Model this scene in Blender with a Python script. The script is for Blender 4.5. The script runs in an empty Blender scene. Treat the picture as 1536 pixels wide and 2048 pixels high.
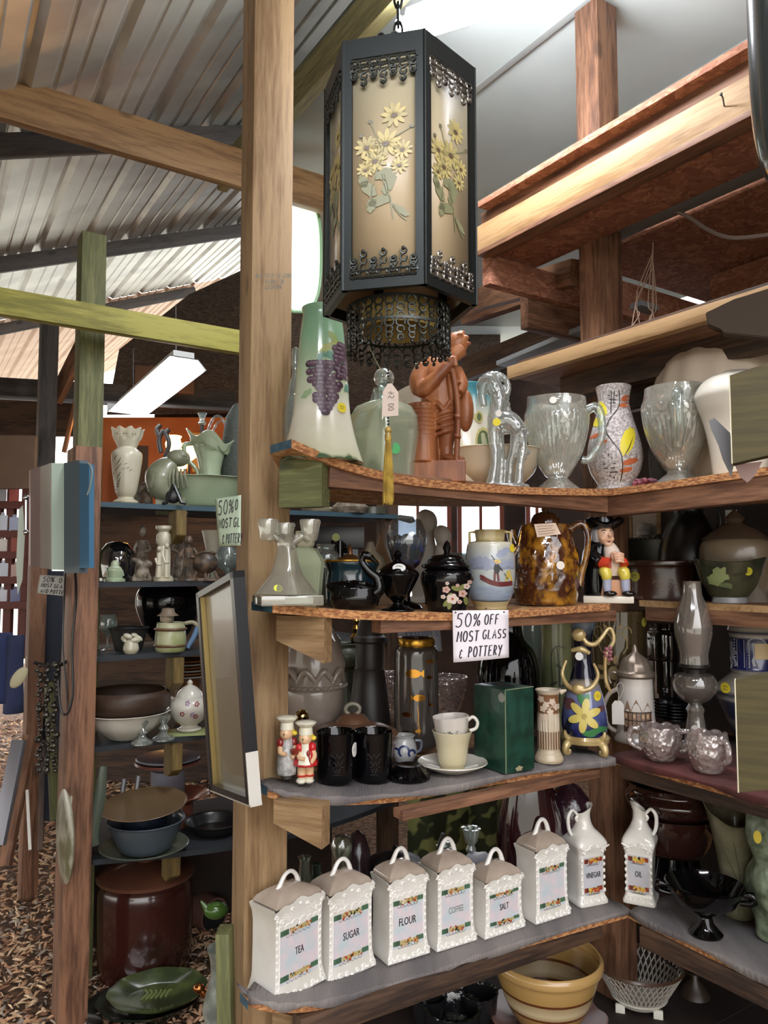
import bpy, bmesh, math, random
from mathutils import Vector, Matrix, noise
random.seed(7)
R = math.radians
PI = math.pi
# ------------------------------------------------------------------ camera
FPX = 1540.0
PITCH = R(4.0)
CAM = Vector((0, 0, 1.5))
sc = bpy.context.scene
cd = bpy.data.cameras.new('camera')
cd.sensor_fit = 'VERTICAL'
cd.sensor_height = 36
cd.lens = 36 * FPX / 2048
cd.clip_start = 0.05
camo = bpy.data.objects.new('camera', cd)
sc.collection.objects.link(camo)
camo.location = CAM
camo.rotation_euler = (R(90) + PITCH, 0, 0)
sc.camera = camo
# ------------------------------------------------------------------ view, world
sc.view_settings.view_transform = 'Standard'
sc.view_settings.look = 'None'
sc.view_settings.gamma = 1
sc.view_settings.use_curve_mapping = False
sc.view_settings.exposure = 0.7
sc.cycles.transparent_max_bounces = 40
sc.cycles.max_bounces = 10
sc.cycles.caustics_reflective = False
sc.cycles.caustics_refractive = False
sc.cycles.sample_clamp_indirect = 4
WORLD_STRENGTH = 3.0
TUBE_POWER = 70.0
world = bpy.data.worlds.new('world')
sc.world = world
world.use_nodes = True
wn = world.node_tree
for n in list(wn.nodes):
    wn.nodes.remove(n)
wo = wn.nodes.new('ShaderNodeOutputWorld')
wb = wn.nodes.new('ShaderNodeBackground')
wr = wn.nodes.new('ShaderNodeValToRGB')
wt = wn.nodes.new('ShaderNodeTexCoord')
wsx = wn.nodes.new('ShaderNodeSeparateXYZ')
wn.links.new(wt.outputs['Generated'], wsx.inputs[0])
wn.links.new(wsx.outputs['Z'], wr.inputs[0])
wr.color_ramp.elements[0].position = 0.0
wr.color_ramp.elements[0].color = (0.34, 0.33, 0.29, 1)
wr.color_ramp.elements[1].position = 0.25
wr.color_ramp.elements[1].color = (1.0, 1.0, 1.04, 1)
e = wr.color_ramp.elements.new(0.08)
e.color = (0.92, 0.9, 0.86, 1)
wn.links.new(wr.outputs[0], wb.inputs[0])
wb.inputs[1].default_value = WORLD_STRENGTH
wn.links.new(wb.outputs[0], wo.inputs[0])

# directions of the shelving: V along the left run (right and away), U away along the right run
YAW = R(33.5)
U = Vector((-math.sin(YAW), math.cos(YAW), 0))
V = Vector((math.cos(YAW), math.sin(YAW), 0))
CORNER = Vector((0.602, 2.06, 0))


def ray(px, py):
    f = Vector((0, math.cos(PITCH), math.sin(PITCH)))
    up = Vector((0, -math.sin(PITCH), math.cos(PITCH)))
    return f + Vector((1, 0, 0)) * ((px - 768) / FPX) - up * ((py - 1024) / FPX)


def W(px, py, Y):
    d = ray(px, py)
    return CAM + d * (Y / d.y)


def onz(px, py, z):
    d = ray(px, py)
    return CAM + d * ((z - CAM.z) / d.z)


def plan(px, base, direc):
    """plan point where the line base + s*direc crosses the vertical plane through column px"""
    a = (px - 768) / FPX
    s = (a * base.y - base.x) / (direc.x - a * direc.y)
    return base + direc * s


# ------------------------------------------------------------------ materials
def lin(c):
    return c / 12.92 if c <= 0.04045 else ((c + 0.055) / 1.055) ** 2.4


def hx(h):
    return tuple(lin(int(h[i:i + 2], 16) / 255) for i in (0, 2, 4)) + (1,)


MATS = {}


def nt_new(name):
    m = bpy.data.materials.new(name)
    m.use_nodes = True
    nt = m.node_tree
    return m, nt, nt.nodes['Principled BSDF']


def N(nt, typ, **kw):
    n = nt.nodes.new(typ)
    for k, v in kw.items():
        if k[0] == '_':
            setattr(n, k[1:], v)
        else:
            n.inputs[k.replace('_', ' ')].default_value = v
    return n


def ramp(nt, stops):
    r = nt.nodes.new('ShaderNodeValToRGB')
    el = r.color_ramp.elements
    while len(el) < len(stops):
        el.new(0.5)
    for e, (p, c) in zip(el, stops):
        e.position = p
        e.color = c
    return r


def M(name, col, rough=0.5, metal=0.0, coat=0.0, col2=None, scale=20, spec=0.5, bump=0.0, bscale=None, lo=0.4, hi=0.6, detail=3, emit=0, stretch=None, alpha=1.0, sss=0):
    if name in MATS:
        return MATS[name]
    m, nt, b = nt_new(name)
    c = hx(col)
    b.inputs['Base Color'].default_value = c
    b.inputs['Roughness'].default_value = rough
    b.inputs['Metallic'].default_value = metal
    b.inputs['Coat Weight'].default_value = coat
    b.inputs['Coat Roughness'].default_value = 0.05
    b.inputs['Specular IOR Level'].default_value = spec
    b.inputs['Alpha'].default_value = alpha
    if emit:
        b.inputs['Emission Color'].default_value = c
        b.inputs['Emission Strength'].default_value = emit
    tc = N(nt, 'ShaderNodeTexCoord')
    mp = N(nt, 'ShaderNodeMapping')
    nt.links.new(tc.outputs['Object'], mp.inputs[0])
    if stretch:
        mp.inputs['Scale'].default_value = stretch
    no = N(nt, 'ShaderNodeTexNoise', Scale=scale, Detail=detail)
    nt.links.new(mp.outputs[0], no.inputs['Vector'])
    if col2:
        r = ramp(nt, [(lo, c), (hi, hx(col2))])
        nt.links.new(no.outputs['Fac'], r.inputs[0])
        nt.links.new(r.outputs[0], b.inputs['Base Color'])
    if bump:
        n2 = N(nt, 'ShaderNodeTexNoise', Scale=bscale or scale, Detail=3)
        nt.links.new(mp.outputs[0], n2.inputs['Vector'])
        bp = N(nt, 'ShaderNodeBump', Strength=bump, Distance=0.004)
        nt.links.new(n2.outputs['Fac'], bp.inputs['Height'])
        nt.links.new(bp.outputs[0], b.inputs['Normal'])
    MATS[name] = m
    return m


def wood(name, light, dark, grain=26, rough=0.65, seed=0):
    """planed timber; grain along local X"""
    if name in MATS:
        return MATS[name]
    m, nt, b = nt_new(name)
    tc = N(nt, 'ShaderNodeTexCoord')
    mp = N(nt, 'ShaderNodeMapping')
    mp.inputs['Scale'].default_value = (1.3, 14, 14)
    mp.inputs['Location'].default_value = (seed, seed * 2.1, seed * .7)
    nt.links.new(tc.outputs['Object'], mp.inputs[0])
    n1 = N(nt, 'ShaderNodeTexNoise', Scale=1.4, Detail=4, Distortion=0.6)
    nt.links.new(mp.outputs[0], n1.inputs['Vector'])
    wv = N(nt, 'ShaderNodeTexNoise', Scale=8, Detail=3, Roughness=0.6)
    nt.links.new(mp.outputs[0], wv.inputs['Vector'])
    mult = N(nt, 'ShaderNodeMath', _operation='MULTIPLY')
    mult.inputs[1].default_value = grain / 4
    nt.links.new(n1.outputs['Fac'], mult.inputs[0])
    sn = N(nt, 'ShaderNodeMath', _operation='SINE')
    nt.links.new(mult.outputs[0], sn.inputs[0])
    ad = N(nt, 'ShaderNodeMath', _operation='MULTIPLY_ADD')
    nt.links.new(sn.outputs[0], ad.inputs[0])
    ad.inputs[1].default_value = 0.22
    nt.links.new(wv.outputs['Fac'], ad.inputs[2])
    r = ramp(nt, [(0.25, hx(dark)), (0.62, hx(light))])
    nt.links.new(ad.outputs[0], r.inputs[0])
    # knots
    mk = N(nt, 'ShaderNodeMapping')
    mk.inputs['Scale'].default_value = (3.2, 7, 7)
    mk.inputs['Location'].default_value = (seed * 3.3, 0.3, seed)
    nt.links.new(tc.outputs['Object'], mk.inputs[0])
    vo = N(nt, 'ShaderNodeTexVoronoi', Scale=1.0)
    nt.links.new(mk.outputs[0], vo.inputs['Vector'])
    kr = ramp(nt, [(0.06, (0.25, 0.25, 0.25, 1)), (0.13, (1, 1, 1, 1))])
    nt.links.new(vo.outputs['Distance'], kr.inputs[0])
    mx = N(nt, 'ShaderNodeMix', _data_type='RGBA', _blend_type='MULTIPLY')
    mx.inputs[0].default_value = 0.8
    nt.links.new(r.outputs[0], mx.inputs[6])
    nt.links.new(kr.outputs[0], mx.inputs[7])
    nt.links.new(mx.outputs[2], b.inputs['Base Color'])
    b.inputs['Roughness'].default_value = rough
    bp = N(nt, 'ShaderNodeBump', Strength=0.25, Distance=0.002)
    nt.links.new(ad.outputs[0], bp.inputs['Height'])
    nt.links.new(bp.outputs[0], b.inputs['Normal'])
    MATS[name] = m
    return m


def osb(name, c1, c2, c3):
    if name in MATS:
        return MATS[name]
    m, nt, b = nt_new(name)
    tc = N(nt, 'ShaderNodeTexCoord')
    vo = N(nt, 'ShaderNodeTexVoronoi', Scale=55)
    mp = N(nt, 'ShaderNodeMapping')
    mp.inputs['Scale'].default_value = (1, 1, 3)
    no = N(nt, 'ShaderNodeTexNoise', Scale=14, Detail=4)
    ds = N(nt, 'ShaderNodeMix', _data_type='VECTOR')
    ds.inputs[0].default_value = 0.15
    nt.links.new(tc.outputs['Object'], mp.inputs[0])
    nt.links.new(mp.outputs[0], no.inputs['Vector'])
    nt.links.new(mp.outputs[0], ds.inputs[4])
    nt.links.new(no.outputs['Color'], ds.inputs[5])
    nt.links.new(ds.outputs[1], vo.inputs['Vector'])
    sp = N(nt, 'ShaderNodeSeparateColor')
    nt.links.new(vo.outputs['Color'], sp.inputs[0])
    r = ramp(nt, [(0.1, hx(c1)), (0.5, hx(c2)), (0.9, hx(c3))])
    nt.links.new(sp.outputs[0], r.inputs[0])
    nt.links.new(r.outputs[0], b.inputs['Base Color'])
    b.inputs['Roughness'].default_value = 0.85
    bp = N(nt, 'ShaderNodeBump', Strength=0.5, Distance=0.003)
    nt.links.new(sp.outputs[1], bp.inputs['Height'])
    nt.links.new(bp.outputs[0], b.inputs['Normal'])
    MATS[name] = m
    return m


def glass(name, tint='e8f0ee', gloss=0.22, body=0.10, bodycol='dfe6e2', rough=0.04, bump=0, bscale=60, stretch=None):
    """thin hollow glass: clear tint, fresnel shine and a little milky body"""
    if name in MATS:
        return MATS[name]
    m = bpy.data.materials.new(name)
    m.use_nodes = True
    nt = m.node_tree
    nt.nodes.clear()
    out = N(nt, 'ShaderNodeOutputMaterial')
    tr = N(nt, 'ShaderNodeBsdfTransparent')
    tr.inputs[0].default_value = hx(tint)
    gl = N(nt, 'ShaderNodeBsdfGlossy', Roughness=rough)
    gl.inputs[0].default_value = (1, 1, 1, 1)
    df = N(nt, 'ShaderNodeBsdfDiffuse')
    df.inputs[0].default_value = hx(bodycol)
    lw = N(nt, 'ShaderNodeLayerWeight', Blend=0.25)
    m1 = N(nt, 'ShaderNodeMixShader')
    m1.inputs[0].default_value = body
    nt.links.new(tr.outputs[0], m1.inputs[1])
    nt.links.new(df.outputs[0], m1.inputs[2])
    ml = N(nt, 'ShaderNodeMath', _operation='MULTIPLY_ADD', _use_clamp=True)
    nt.links.new(lw.outputs['Facing'], ml.inputs[0])
    ml.inputs[1].default_value = gloss * 2.2
    ml.inputs[2].default_value = gloss * 0.35
    m2 = N(nt, 'ShaderNodeMixShader')
    nt.links.new(ml.outputs[0], m2.inputs[0])
    nt.links.new(m1.outputs[0], m2.inputs[1])
    nt.links.new(gl.outputs[0], m2.inputs[2])
    nt.links.new(m2.outputs[0], out.inputs[0])
    if bump:
        tc = N(nt, 'ShaderNodeTexCoord')
        mp = N(nt, 'ShaderNodeMapping')
        if stretch:
            mp.inputs['Scale'].default_value = stretch
        nt.links.new(tc.outputs['Object'], mp.inputs[0])
        vo = N(nt, 'ShaderNodeTexVoronoi', Scale=bscale)
        nt.links.new(mp.outputs[0], vo.inputs['Vector'])
        bp = N(nt, 'ShaderNodeBump', Strength=bump, Distance=0.006)
        nt.links.new(vo.outputs['Distance'], bp.inputs['Height'])
        for s in (gl, df, lw):
            nt.links.new(bp.outputs[0], s.inputs['Normal'])
    MATS[name] = m
    return m


def emis(name, col, strength):
    if name in MATS:
        return MATS[name]
    m = bpy.data.materials.new(name)
    m.use_nodes = True
    nt = m.node_tree
    nt.nodes.clear()
    out = N(nt, 'ShaderNodeOutputMaterial')
    em = N(nt, 'ShaderNodeEmission', Strength=strength)
    em.inputs[0].default_value = hx(col)
    nt.links.new(em.outputs[0], out.inputs[0])
    MATS[name] = m
    return m


# ------------------------------------------------------------------ mesh building
def cr(pts, n=5):
    """Catmull-Rom through points; a point given twice in a row is kept sharp"""
    out = []
    P = [Vector(p) for p in pts]
    for i in range(len(P) - 1):
        p1, p2 = P[i], P[i + 1]
        if (p1 - p2).length < 1e-9:
            continue
        p0 = P[i - 1] if i > 0 else p1
        p3 = P[i + 2] if i + 2 < len(P) else p2
        for j in range(n):
            t = j / n
            out.append(0.5 * ((2 * p1) + (p2 - p0) * t + (2 * p0 - 5 * p1 + 4 * p2 - p3) * t * t + (3 * p1 - p0 - 3 * p2 + p3) * t ** 3))
    out.append(P[-1])
    return out


class K(float):
    cb = 1.0


class MB:
    def __init__(s, k=1.0):
        s.v, s.f, s.mi, s.m, s.k = [], [], [], 0, k
        s.X = Matrix.Identity(4)

    def add(s, vs, fs):
        o = len(s.v)
        c = getattr(s.k, 'cb', 1) * s.k
        for v in vs:
            q = s.X @ Vector(v)
            s.v.append(Vector((q.x * c, q.y * c, q.z * s.k)))
        s.f += [[i + o for i in f] for f in fs]
        s.mi += [s.m] * len(fs)
        return s

    def at(s, loc=(0, 0, 0), rot=(0, 0, 0), sca=(1, 1, 1)):
        from mathutils import Euler
        s.X = Matrix.LocRotScale(Vector(loc), Euler([R(a) for a in rot]), Vector(sca))
        return s

    def box(s, x0, x1, y0, y1, z0, z1, b=0.0, taper=None):
        if b:
            vs = []
            bm = bmesh.new()
            bmesh.ops.create_cube(bm, size=1)
            for v in bm.verts:
                v.co = Vector(((x0 + x1) / 2 + v.co.x * (x1 - x0), (y0 + y1) / 2 + v.co.y * (y1 - y0), (z0 + z1) / 2 + v.co.z * (z1 - z0)))
            bmesh.ops.bevel(bm, geom=bm.edges[:], offset=b, segments=2, affect='EDGES', profile=0.6)
            s.bm(bm)
            return s
        return s.add([(x0, y0, z0), (x1, y0, z0), (x1, y1, z0), (x0, y1, z0), (x0, y0, z1), (x1, y0, z1), (x1, y1, z1), (x0, y1, z1)],
                     [(0, 3, 2, 1), (4, 5, 6, 7), (0, 1, 5, 4), (1, 2, 6, 5), (2, 3, 7, 6), (3, 0, 4, 7)])

    def bm(s, bm):
        bm.verts.index_update()
        s.add([v.co.copy() for v in bm.verts], [[v.index for v in f.verts] for f in bm.faces])
        bm.free()
        return s

    def lathe(s, prof, seg=40, rf=None, c=(0, 0, 0), sq=(1, 1), sm=0):
        """prof: (r, z) pairs; rf(angle, r, z) -> (r, z)"""
        if sm:
            prof = [(max(p.x, 0), p.y) for p in cr([Vector((a, b)) for a, b in prof], sm)]
        vs, fs, rings = [], [], []
        for (r, z) in prof:
            if r < 1e-6:
                rings.append([len(vs)])
                rr, zz = (0, z)
                vs.append((c[0], c[1], c[2] + z))
                continue
            ring = []
            for i in range(seg):
                a = 2 * PI * i / seg - PI / 2
                rr, zz = rf(a, r, z) if rf else (r, z)
                ring.append(len(vs))
                vs.append((c[0] + rr * math.cos(a) * sq[0], c[1] + rr * math.sin(a) * sq[1], c[2] + zz))
            rings.append(ring)
        for A, B in zip(rings, rings[1:]):
            if len(A) == 1 and len(B) == 1:
                continue
            for i in range(seg):
                j = (i + 1) % seg
                if len(A) == 1:
                    fs.append((A[0], B[j], B[i]))
                elif len(B) == 1:
                    fs.append((A[i], A[j], B[0]))
                else:
                    fs.append((A[i], A[j], B[j], B[i]))
        return s.add(vs, fs)

    def tube(s, pts, rad, seg=10, sm=0, flat=1.0, cap=True):
        pts = [Vector(p) for p in pts]
        if not isinstance(rad, (list, tuple)):
            rad = [rad] * len(pts)
        if sm:
            rr = cr([Vector((r, 0, 0)) for r in [x + 1e-7 * i for i, x in enumerate(rad)]], sm)
            pts = cr(pts, sm)
            n0 = len(rad) - 1
            rad = [rad[min(int(i / sm), n0)] * (1 - (i / sm) % 1) + rad[min(int(i / sm) + 1, n0)] * ((i / sm) % 1) for i in range(len(pts))]
        vs, fs = [], []
        t0 = (pts[1] - pts[0]).normalized()
        nrm = t0.orthogonal().normalized() if abs(t0.y) > 0.9 else (Vector((0, 1, 0)) - t0 * t0.y).normalized()
        for i, p in enumerate(pts):
            t = (pts[min(i + 1, len(pts) - 1)] - pts[max(i - 1, 0)])
            if t.length < 1e-9:
                t = t0
            t.normalize()
            nrm = (nrm - t * nrm.dot(t))
            if nrm.length < 1e-6:
                nrm = t.orthogonal()
            nrm.normalize()
            bn = t.cross(nrm)
            for j in range(seg):
                a = 2 * PI * j / seg
                vs.append(p + (nrm * math.cos(a) * flat + bn * math.sin(a)) * rad[i])
        for i in range(len(pts) - 1):
            for j in range(seg):
                k2 = (j + 1) % seg
                fs.append((i * seg + j, i * seg + k2, (i + 1) * seg + k2, (i + 1) * seg + j))
        if cap:
            fs.append(tuple(range(seg))[::-1])
            fs.append(tuple((len(pts) - 1) * seg + j for j in range(seg)))
        return s.add(vs, fs)

    def ball(s, c, r, seg=16, rings=10, rot=None):
        if not isinstance(r, (tuple, list)):
            r = (r, r, r)
        vs, fs = [], []
        mt = Matrix.Identity(3)
        if rot:
            from mathutils import Euler
            mt = Euler([R(a) for a in rot]).to_matrix()
        for i in range(rings + 1):
            th = PI * i / rings
            for j in range(seg):
                a = 2 * PI * j / seg
                p = mt @ Vector((r[0] * math.sin(th) * math.cos(a), r[1] * math.sin(th) * math.sin(a), r[2] * math.cos(th)))
                vs.append(p + Vector(c))
        for i in range(rings):
            for j in range(seg):
                k2 = (j + 1) % seg
                fs.append((i * seg + j, (i + 1) * seg + j, (i + 1) * seg + k2, i * seg + k2))
        return s.add(vs, fs)

    def prism(s, poly, y0, y1, b=0):
        """polygon in x,z pushed from y0 to y1"""
        bm = bmesh.new()
        lo = [bm.verts.new((p[0], y0, p[1])) for p in poly]
        hi = [bm.verts.new((p[0], y1, p[1])) for p in poly]
        n = len(poly)
        bm.faces.new(lo)
        bm.faces.new(hi[::-1])
        for i in range(n):
            bm.faces.new((lo[i], hi[i], hi[(i + 1) % n], lo[(i + 1) % n]))
        if b:
            bmesh.ops.bevel(bm, geom=bm.edges[:], offset=b, segments=2, affect='EDGES')
        bmesh.ops.triangulate(bm, faces=[f for f in bm.faces if len(f.verts) > 4])
        return s.bm(bm)

    # decals: small raised patches of paint following a surface function S(x, z) -> point
    def dab(s, S, x, z, rx, rz=None, rot=0, n=14, rf=None):
        rz = rz or rx
        c, sn = math.cos(R(rot)), math.sin(R(rot))
        vs = [S(x, z)]
        rings = 1 if max(rx, rz) < 12 else 3
        for q in range(1, rings + 1):
            for i in range(n):
                a = 2 * PI * i / n
                m_ = (rf(a) if rf else 1) * q / rings
                dx, dz = rx * m_ * math.cos(a), rz * m_ * math.sin(a)
                vs.append(S(x + dx * c - dz * sn, z + dx * sn + dz * c))
        fs = [(0, 1 + i, 1 + (i + 1) % n) for i in range(n)]
        for q in range(rings - 1):
            o = 1 + q * n
            fs += [(o + i, o + n + i, o + n + (i + 1) % n, o + (i + 1) % n) for i in range(n)]
        return s.add(vs, fs)

    def stroke(s, S, pts, w, taper=False, sm=0):
        P = [Vector((p[0], p[1])) for p in pts]
        if sm:
            P = cr(P, sm)
        vs, fs = [], []
        n = len(P)
        for i, p in enumerate(P):
            t = P[min(i + 1, n - 1)] - P[max(i - 1, 0)]
            t = t.normalized() if t.length > 1e-9 else Vector((1, 0))
            q = Vector((-t.y, t.x)) * w / 2
            if taper:
                q *= max(0.12, math.sin(PI * (i + 0.4) / (n - 0.2)))
            vs += [S(p.x + q.x, p.y + q.y), S(p.x - q.x, p.y - q.y)]
        fs = [(2 * i, 2 * i + 1, 2 * i + 3, 2 * i + 2) for i in range(n - 1)]
        return s.add(vs, fs)

    def sheet(s, S, x0, x1, z0, z1, nx=12, nz=8, edge=None):
        vs = []
        for j in range(nz + 1):
            for i in range(nx + 1):
                vs.append(S(x0 + (x1 - x0) * i / nx, z0 + (z1 - z0) * j / nz))
        fs = [(j * (nx + 1) + i, j * (nx + 1) + i + 1, (j + 1) * (nx + 1) + i + 1, (j + 1) * (nx + 1) + i) for j in range(nz) for i in range(nx)]
        return s.add(vs, fs)

    def build(s, name, mats, parent=None, smooth=40, mod=None):
        me = bpy.data.meshes.new(name)
        me.from_pydata([tuple(v) for v in s.v], [], s.f)
        if not isinstance(mats, (list, tuple)):
            mats = [mats]
        for m in mats:
            me.materials.append(m)
        me.polygons.foreach_set('material_index', [min(i, len(mats) - 1) for i in s.mi])
        me.validate()
        bm = bmesh.new()
        bm.from_mesh(me)
        bmesh.ops.recalc_face_normals(bm, faces=bm.faces[:])
        bm.to_mesh(me)
        bm.free()
        if smooth:
            me.polygons.foreach_set('use_smooth', [True] * len(me.polygons))
            me.set_sharp_from_angle(angle=R(smooth))
        o = bpy.data.objects.new(name, me)
        sc.collection.objects.link(o)
        if parent:
            o.parent = parent
        if mod:
            mod(o)
        return o


def blend(vox, k, sm=2):
    def f(o):
        m = o.modifiers.new('remesh', 'REMESH')
        m.mode = 'VOXEL'
        m.voxel_size = vox * k
        m.use_smooth_shade = True
        if sm:
            q = o.modifiers.new('smooth', 'SMOOTH')
            q.factor = 0.5
            q.iterations = sm
    return f


def shell(prof, t, sm=6):
    """closed vessel wall: outer profile bottom to rim, then back down inside"""
    P = [(max(p.x, 0), p.y) for p in cr([Vector((a, b)) for a, b in prof], sm)] if sm else list(prof)
    out = list(P)
    top = P[-1]
    out.append((max(top[0] - t * 0.5, 0.01), top[1] + t * 0.35))
    zb = P[0][1] + t
    for r, z in reversed(P):
        if z <= zb + t * .3 or r - t < 0.5:
            continue
        out.append((r - t, z))
    out.append((0, zb))
    return out


def RZ(prof, sm=6):
    """radius of a profile at height z"""
    P = [(max(p.x, 0), p.y) for p in cr([Vector((a, b)) for a, b in prof], sm)] if sm else list(prof)

    def r(z):
        for (r0, z0), (r1, z1) in zip(P, P[1:]):
            if min(z0, z1) <= z <= max(z0, z1) and z0 != z1:
                return r0 + (r1 - r0) * (z - z0) / (z1 - z0)
        return P[-1][0] if z > P[-1][1] else P[0][0]
    return r


def wrap(rz, eps=0.6, sq=1.0, cx=0, turn=0):
    """paint surface on the camera side of a turned body; x counted as seen from the front"""
    def S(x, z):
        r = rz(z) + eps
        q = max(-0.999, min(0.999, (x - cx) / r))
        a = math.asin(q) - PI / 2 + R(turn)
        return Vector((cx + r * math.cos(a), r * math.sin(a) * sq, z))
    return S


def flatS(y=0, shear=0):
    return lambda x, z: Vector((x, y, z + x * shear))


def text_verts(txt, size, sx=1.0):
    cu = bpy.data.curves.new('t', 'FONT')
    cu.body = txt
    cu.size = size
    cu.align_x = 'CENTER'
    cu.resolution_u = 2
    o = bpy.data.objects.new('t', cu)
    sc.collection.objects.link(o)
    me = o.to_mesh()
    vs = [(v.co.x * sx, v.co.y) for v in me.vertices]
    fs = [list(p.vertices) for p in me.polygons]
    o.to_mesh_clear()
    bpy.data.objects.remove(o)
    bpy.data.curves.remove(cu)
    return vs, fs


def put_text(mb, S, txt, x, z, size, sx=0.6, bold=True, rot=0):
    vs, fs = text_verts(txt, size, sx)
    c, s_ = math.cos(R(rot)), math.sin(R(rot))
    for d in ((-size * .012, 0), (size * .012, 0)) if bold else ((0, 0),):
        mb.add([S(x + d[0] + a * c - b * s_, z + a * s_ + b * c) + Vector((0, -abs(d[0]) * .15, 0)) for a, b in vs], fs)


# hand-drawn capitals: strokes on a unit square
def arc(cx, cy, rx, ry, a0, a1, n=9):
    return [(cx + rx * math.cos(R(a0 + (a1 - a0) * i / n)), cy + ry * math.sin(R(a0 + (a1 - a0) * i / n))) for i in range(n + 1)]


GL = {
    '5': [[(0.9, 1), (0.2, 0.97)], [(0.2, 0.97), (0.15, 0.6)] + arc(0.35, 0.3, 0.5, 0.32, 95, -140)],
    '0': [arc(0.5, 0.5, 0.45, 0.5, 80, 440, 16)], 'O': [arc(0.5, 0.5, 0.45, 0.5, 80, 440, 16)],
    '%': [arc(0.2, 0.75, 0.18, 0.2, 0, 360), arc(0.85, 0.25, 0.18, 0.2, 0, 360), [(0.95, 1), (0.1, 0)]],
    'F': [[(0.15, 1), (0.1, 0)], [(0.1, 1), (0.9, 1.02)], [(0.1, 0.55), (0.7, 0.58)]],
    'M': [[(0, 0), (0.12, 1), (0.5, 0.35), (0.9, 1), (0.95, 0)]],
    'S': [arc(0.5, 0.76, 0.38, 0.24, 30, 250) + arc(0.5, 0.25, 0.4, 0.25, 80, -150)],
    'T': [[(0, 1), (1, 1)], [(0.5, 1), (0.45, 0)]],
    'G': [arc(0.5, 0.5, 0.48, 0.5, 50, 340, 12) + [(0.95, 0.45), (0.6, 0.45)]],
    'L': [[(0.15, 1), (0.1, 0), (0.85, 0.02)]],
    'A': [[(0, 0), (0.5, 1), (0.95, 0)], [(0.2, 0.38), (0.8, 0.4)]],
    '&': [[(0.85, 0.85)] + arc(0.5, 0.75, 0.3, 0.22, 40, 260) + arc(0.5, 0.27, 0.38, 0.27, 110, 330), [(0.5, 1.15), (0.48, 0.95)], [(0.5, 0.02), (0.5, -0.12)]],
    'P': [[(0.15, 0), (0.2, 1)], [(0.05, 1)] + arc(0.3, 0.74, 0.5, 0.26, 80, -90)],
    'E': [[(0.9, 1), (0.15, 1), (0.1, 0), (0.9, 0.02)], [(0.12, 0.52), (0.75, 0.54)]],
    'R': [[(0.15, 0), (0.2, 1)], [(0.05, 1)] + arc(0.3, 0.74, 0.48, 0.25, 80, -90) + [(0.9, 0)]],
    'Y': [[(0, 1), (0.5, 0.5)], [(0.95, 1), (0.35, -0.15)]],
    'N': [[(0.05, 0), (0.1, 1), (0.85, 0), (0.9, 1)]],
    'D': [[(0.15, 0), (0.15, 1)] + arc(0.2, 0.5, 0.7, 0.5, 90, -90)],
    'B': [[(0.15, 0), (0.15, 1)] + arc(0.2, 0.76, 0.5, 0.24, 90, -90) + arc(0.2, 0.26, 0.6, 0.26, 90, -90)],
    'Z': [[(0, 1), (1, 1), (0, 0), (1, 0)]], '4': [[(0.3, 1), (0.05, 0.45), (0.9, 0.45)], [(0.7, 0.8), (0.6, 0)]],
    '.': [[(0.3, 0), (0.4, 0.06)]], 'I': [[(0.5, 0), (0.5, 1)]], 'C': [arc(0.55, 0.5, 0.45, 0.5, 50, 310, 12)],
}


def hand(mb, S, txt, x, z, h, adv, w, slant=0.12, rise=0.0, cw=0.72):
    for i, ch in enumerate(txt):
        if ch == ' ':
            x += adv * 0.6
            continue
        for stk in GL.get(ch, []):
            pts = [(x + (a * adv * cw + b * h * slant), z + b * h + (x) * 0 + rise * i) for a, b in stk]
            mb.stroke(S, pts, w)
        x += adv
    return x


# ------------------------------------------------------------------ things
def tag(o, label=None, cat=None, group=None, kind=None):
    if label:
        o['label'] = label
    if cat:
        o['category'] = cat
    if group:
        o['group'] = group
    if kind:
        o['kind'] = kind
    return o


def thing(name, label, cat, loc, yaw=0.0, group=None, tilt=(0, 0)):
    o = bpy.data.objects.new(name, None)
    o.empty_display_size = 0.02
    sc.collection.objects.link(o)
    o.location = loc
    o.rotation_euler = (R(tilt[0]), R(tilt[1]), yaw)
    return tag(o, label, cat, group)


def bearing(p):
    return -math.atan2(p.x, p.y)


def item(name, label, cat, loc, group=None, turn=0, tilt=(0, 0)):
    """thing whose local -Y looks back along the aisle; returns (empty, scale per photo pixel)"""
    loc = Vector(loc)
    o = thing(name, label, cat, loc, bearing(loc) + R(turn), group, tilt)
    return o, kof(loc)


def dup(root, loc, yaw, label=None, sc_=1.0):
    r = root.copy()
    sc.collection.objects.link(r)
    r.location = loc
    r.rotation_euler = (root.rotation_euler.x, root.rotation_euler.y, yaw)
    r.scale = (sc_,) * 3
    if label:
        r['label'] = label
    for ch in list(root.children):
        c = ch.copy()
        sc.collection.objects.link(c)
        c.parent = r
        for g in ch.children:
            d = g.copy()
            sc.collection.objects.link(d)
            d.parent = c
    return r


def frame(p0, p1, up=Vector((0, 0, 1))):
    x = (p1 - p0).normalized()
    y = up.cross(x).normalized()
    z = x.cross(y)
    m = Matrix((x, y, z)).transposed().to_4x4()
    m.translation = p0
    return m


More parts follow.
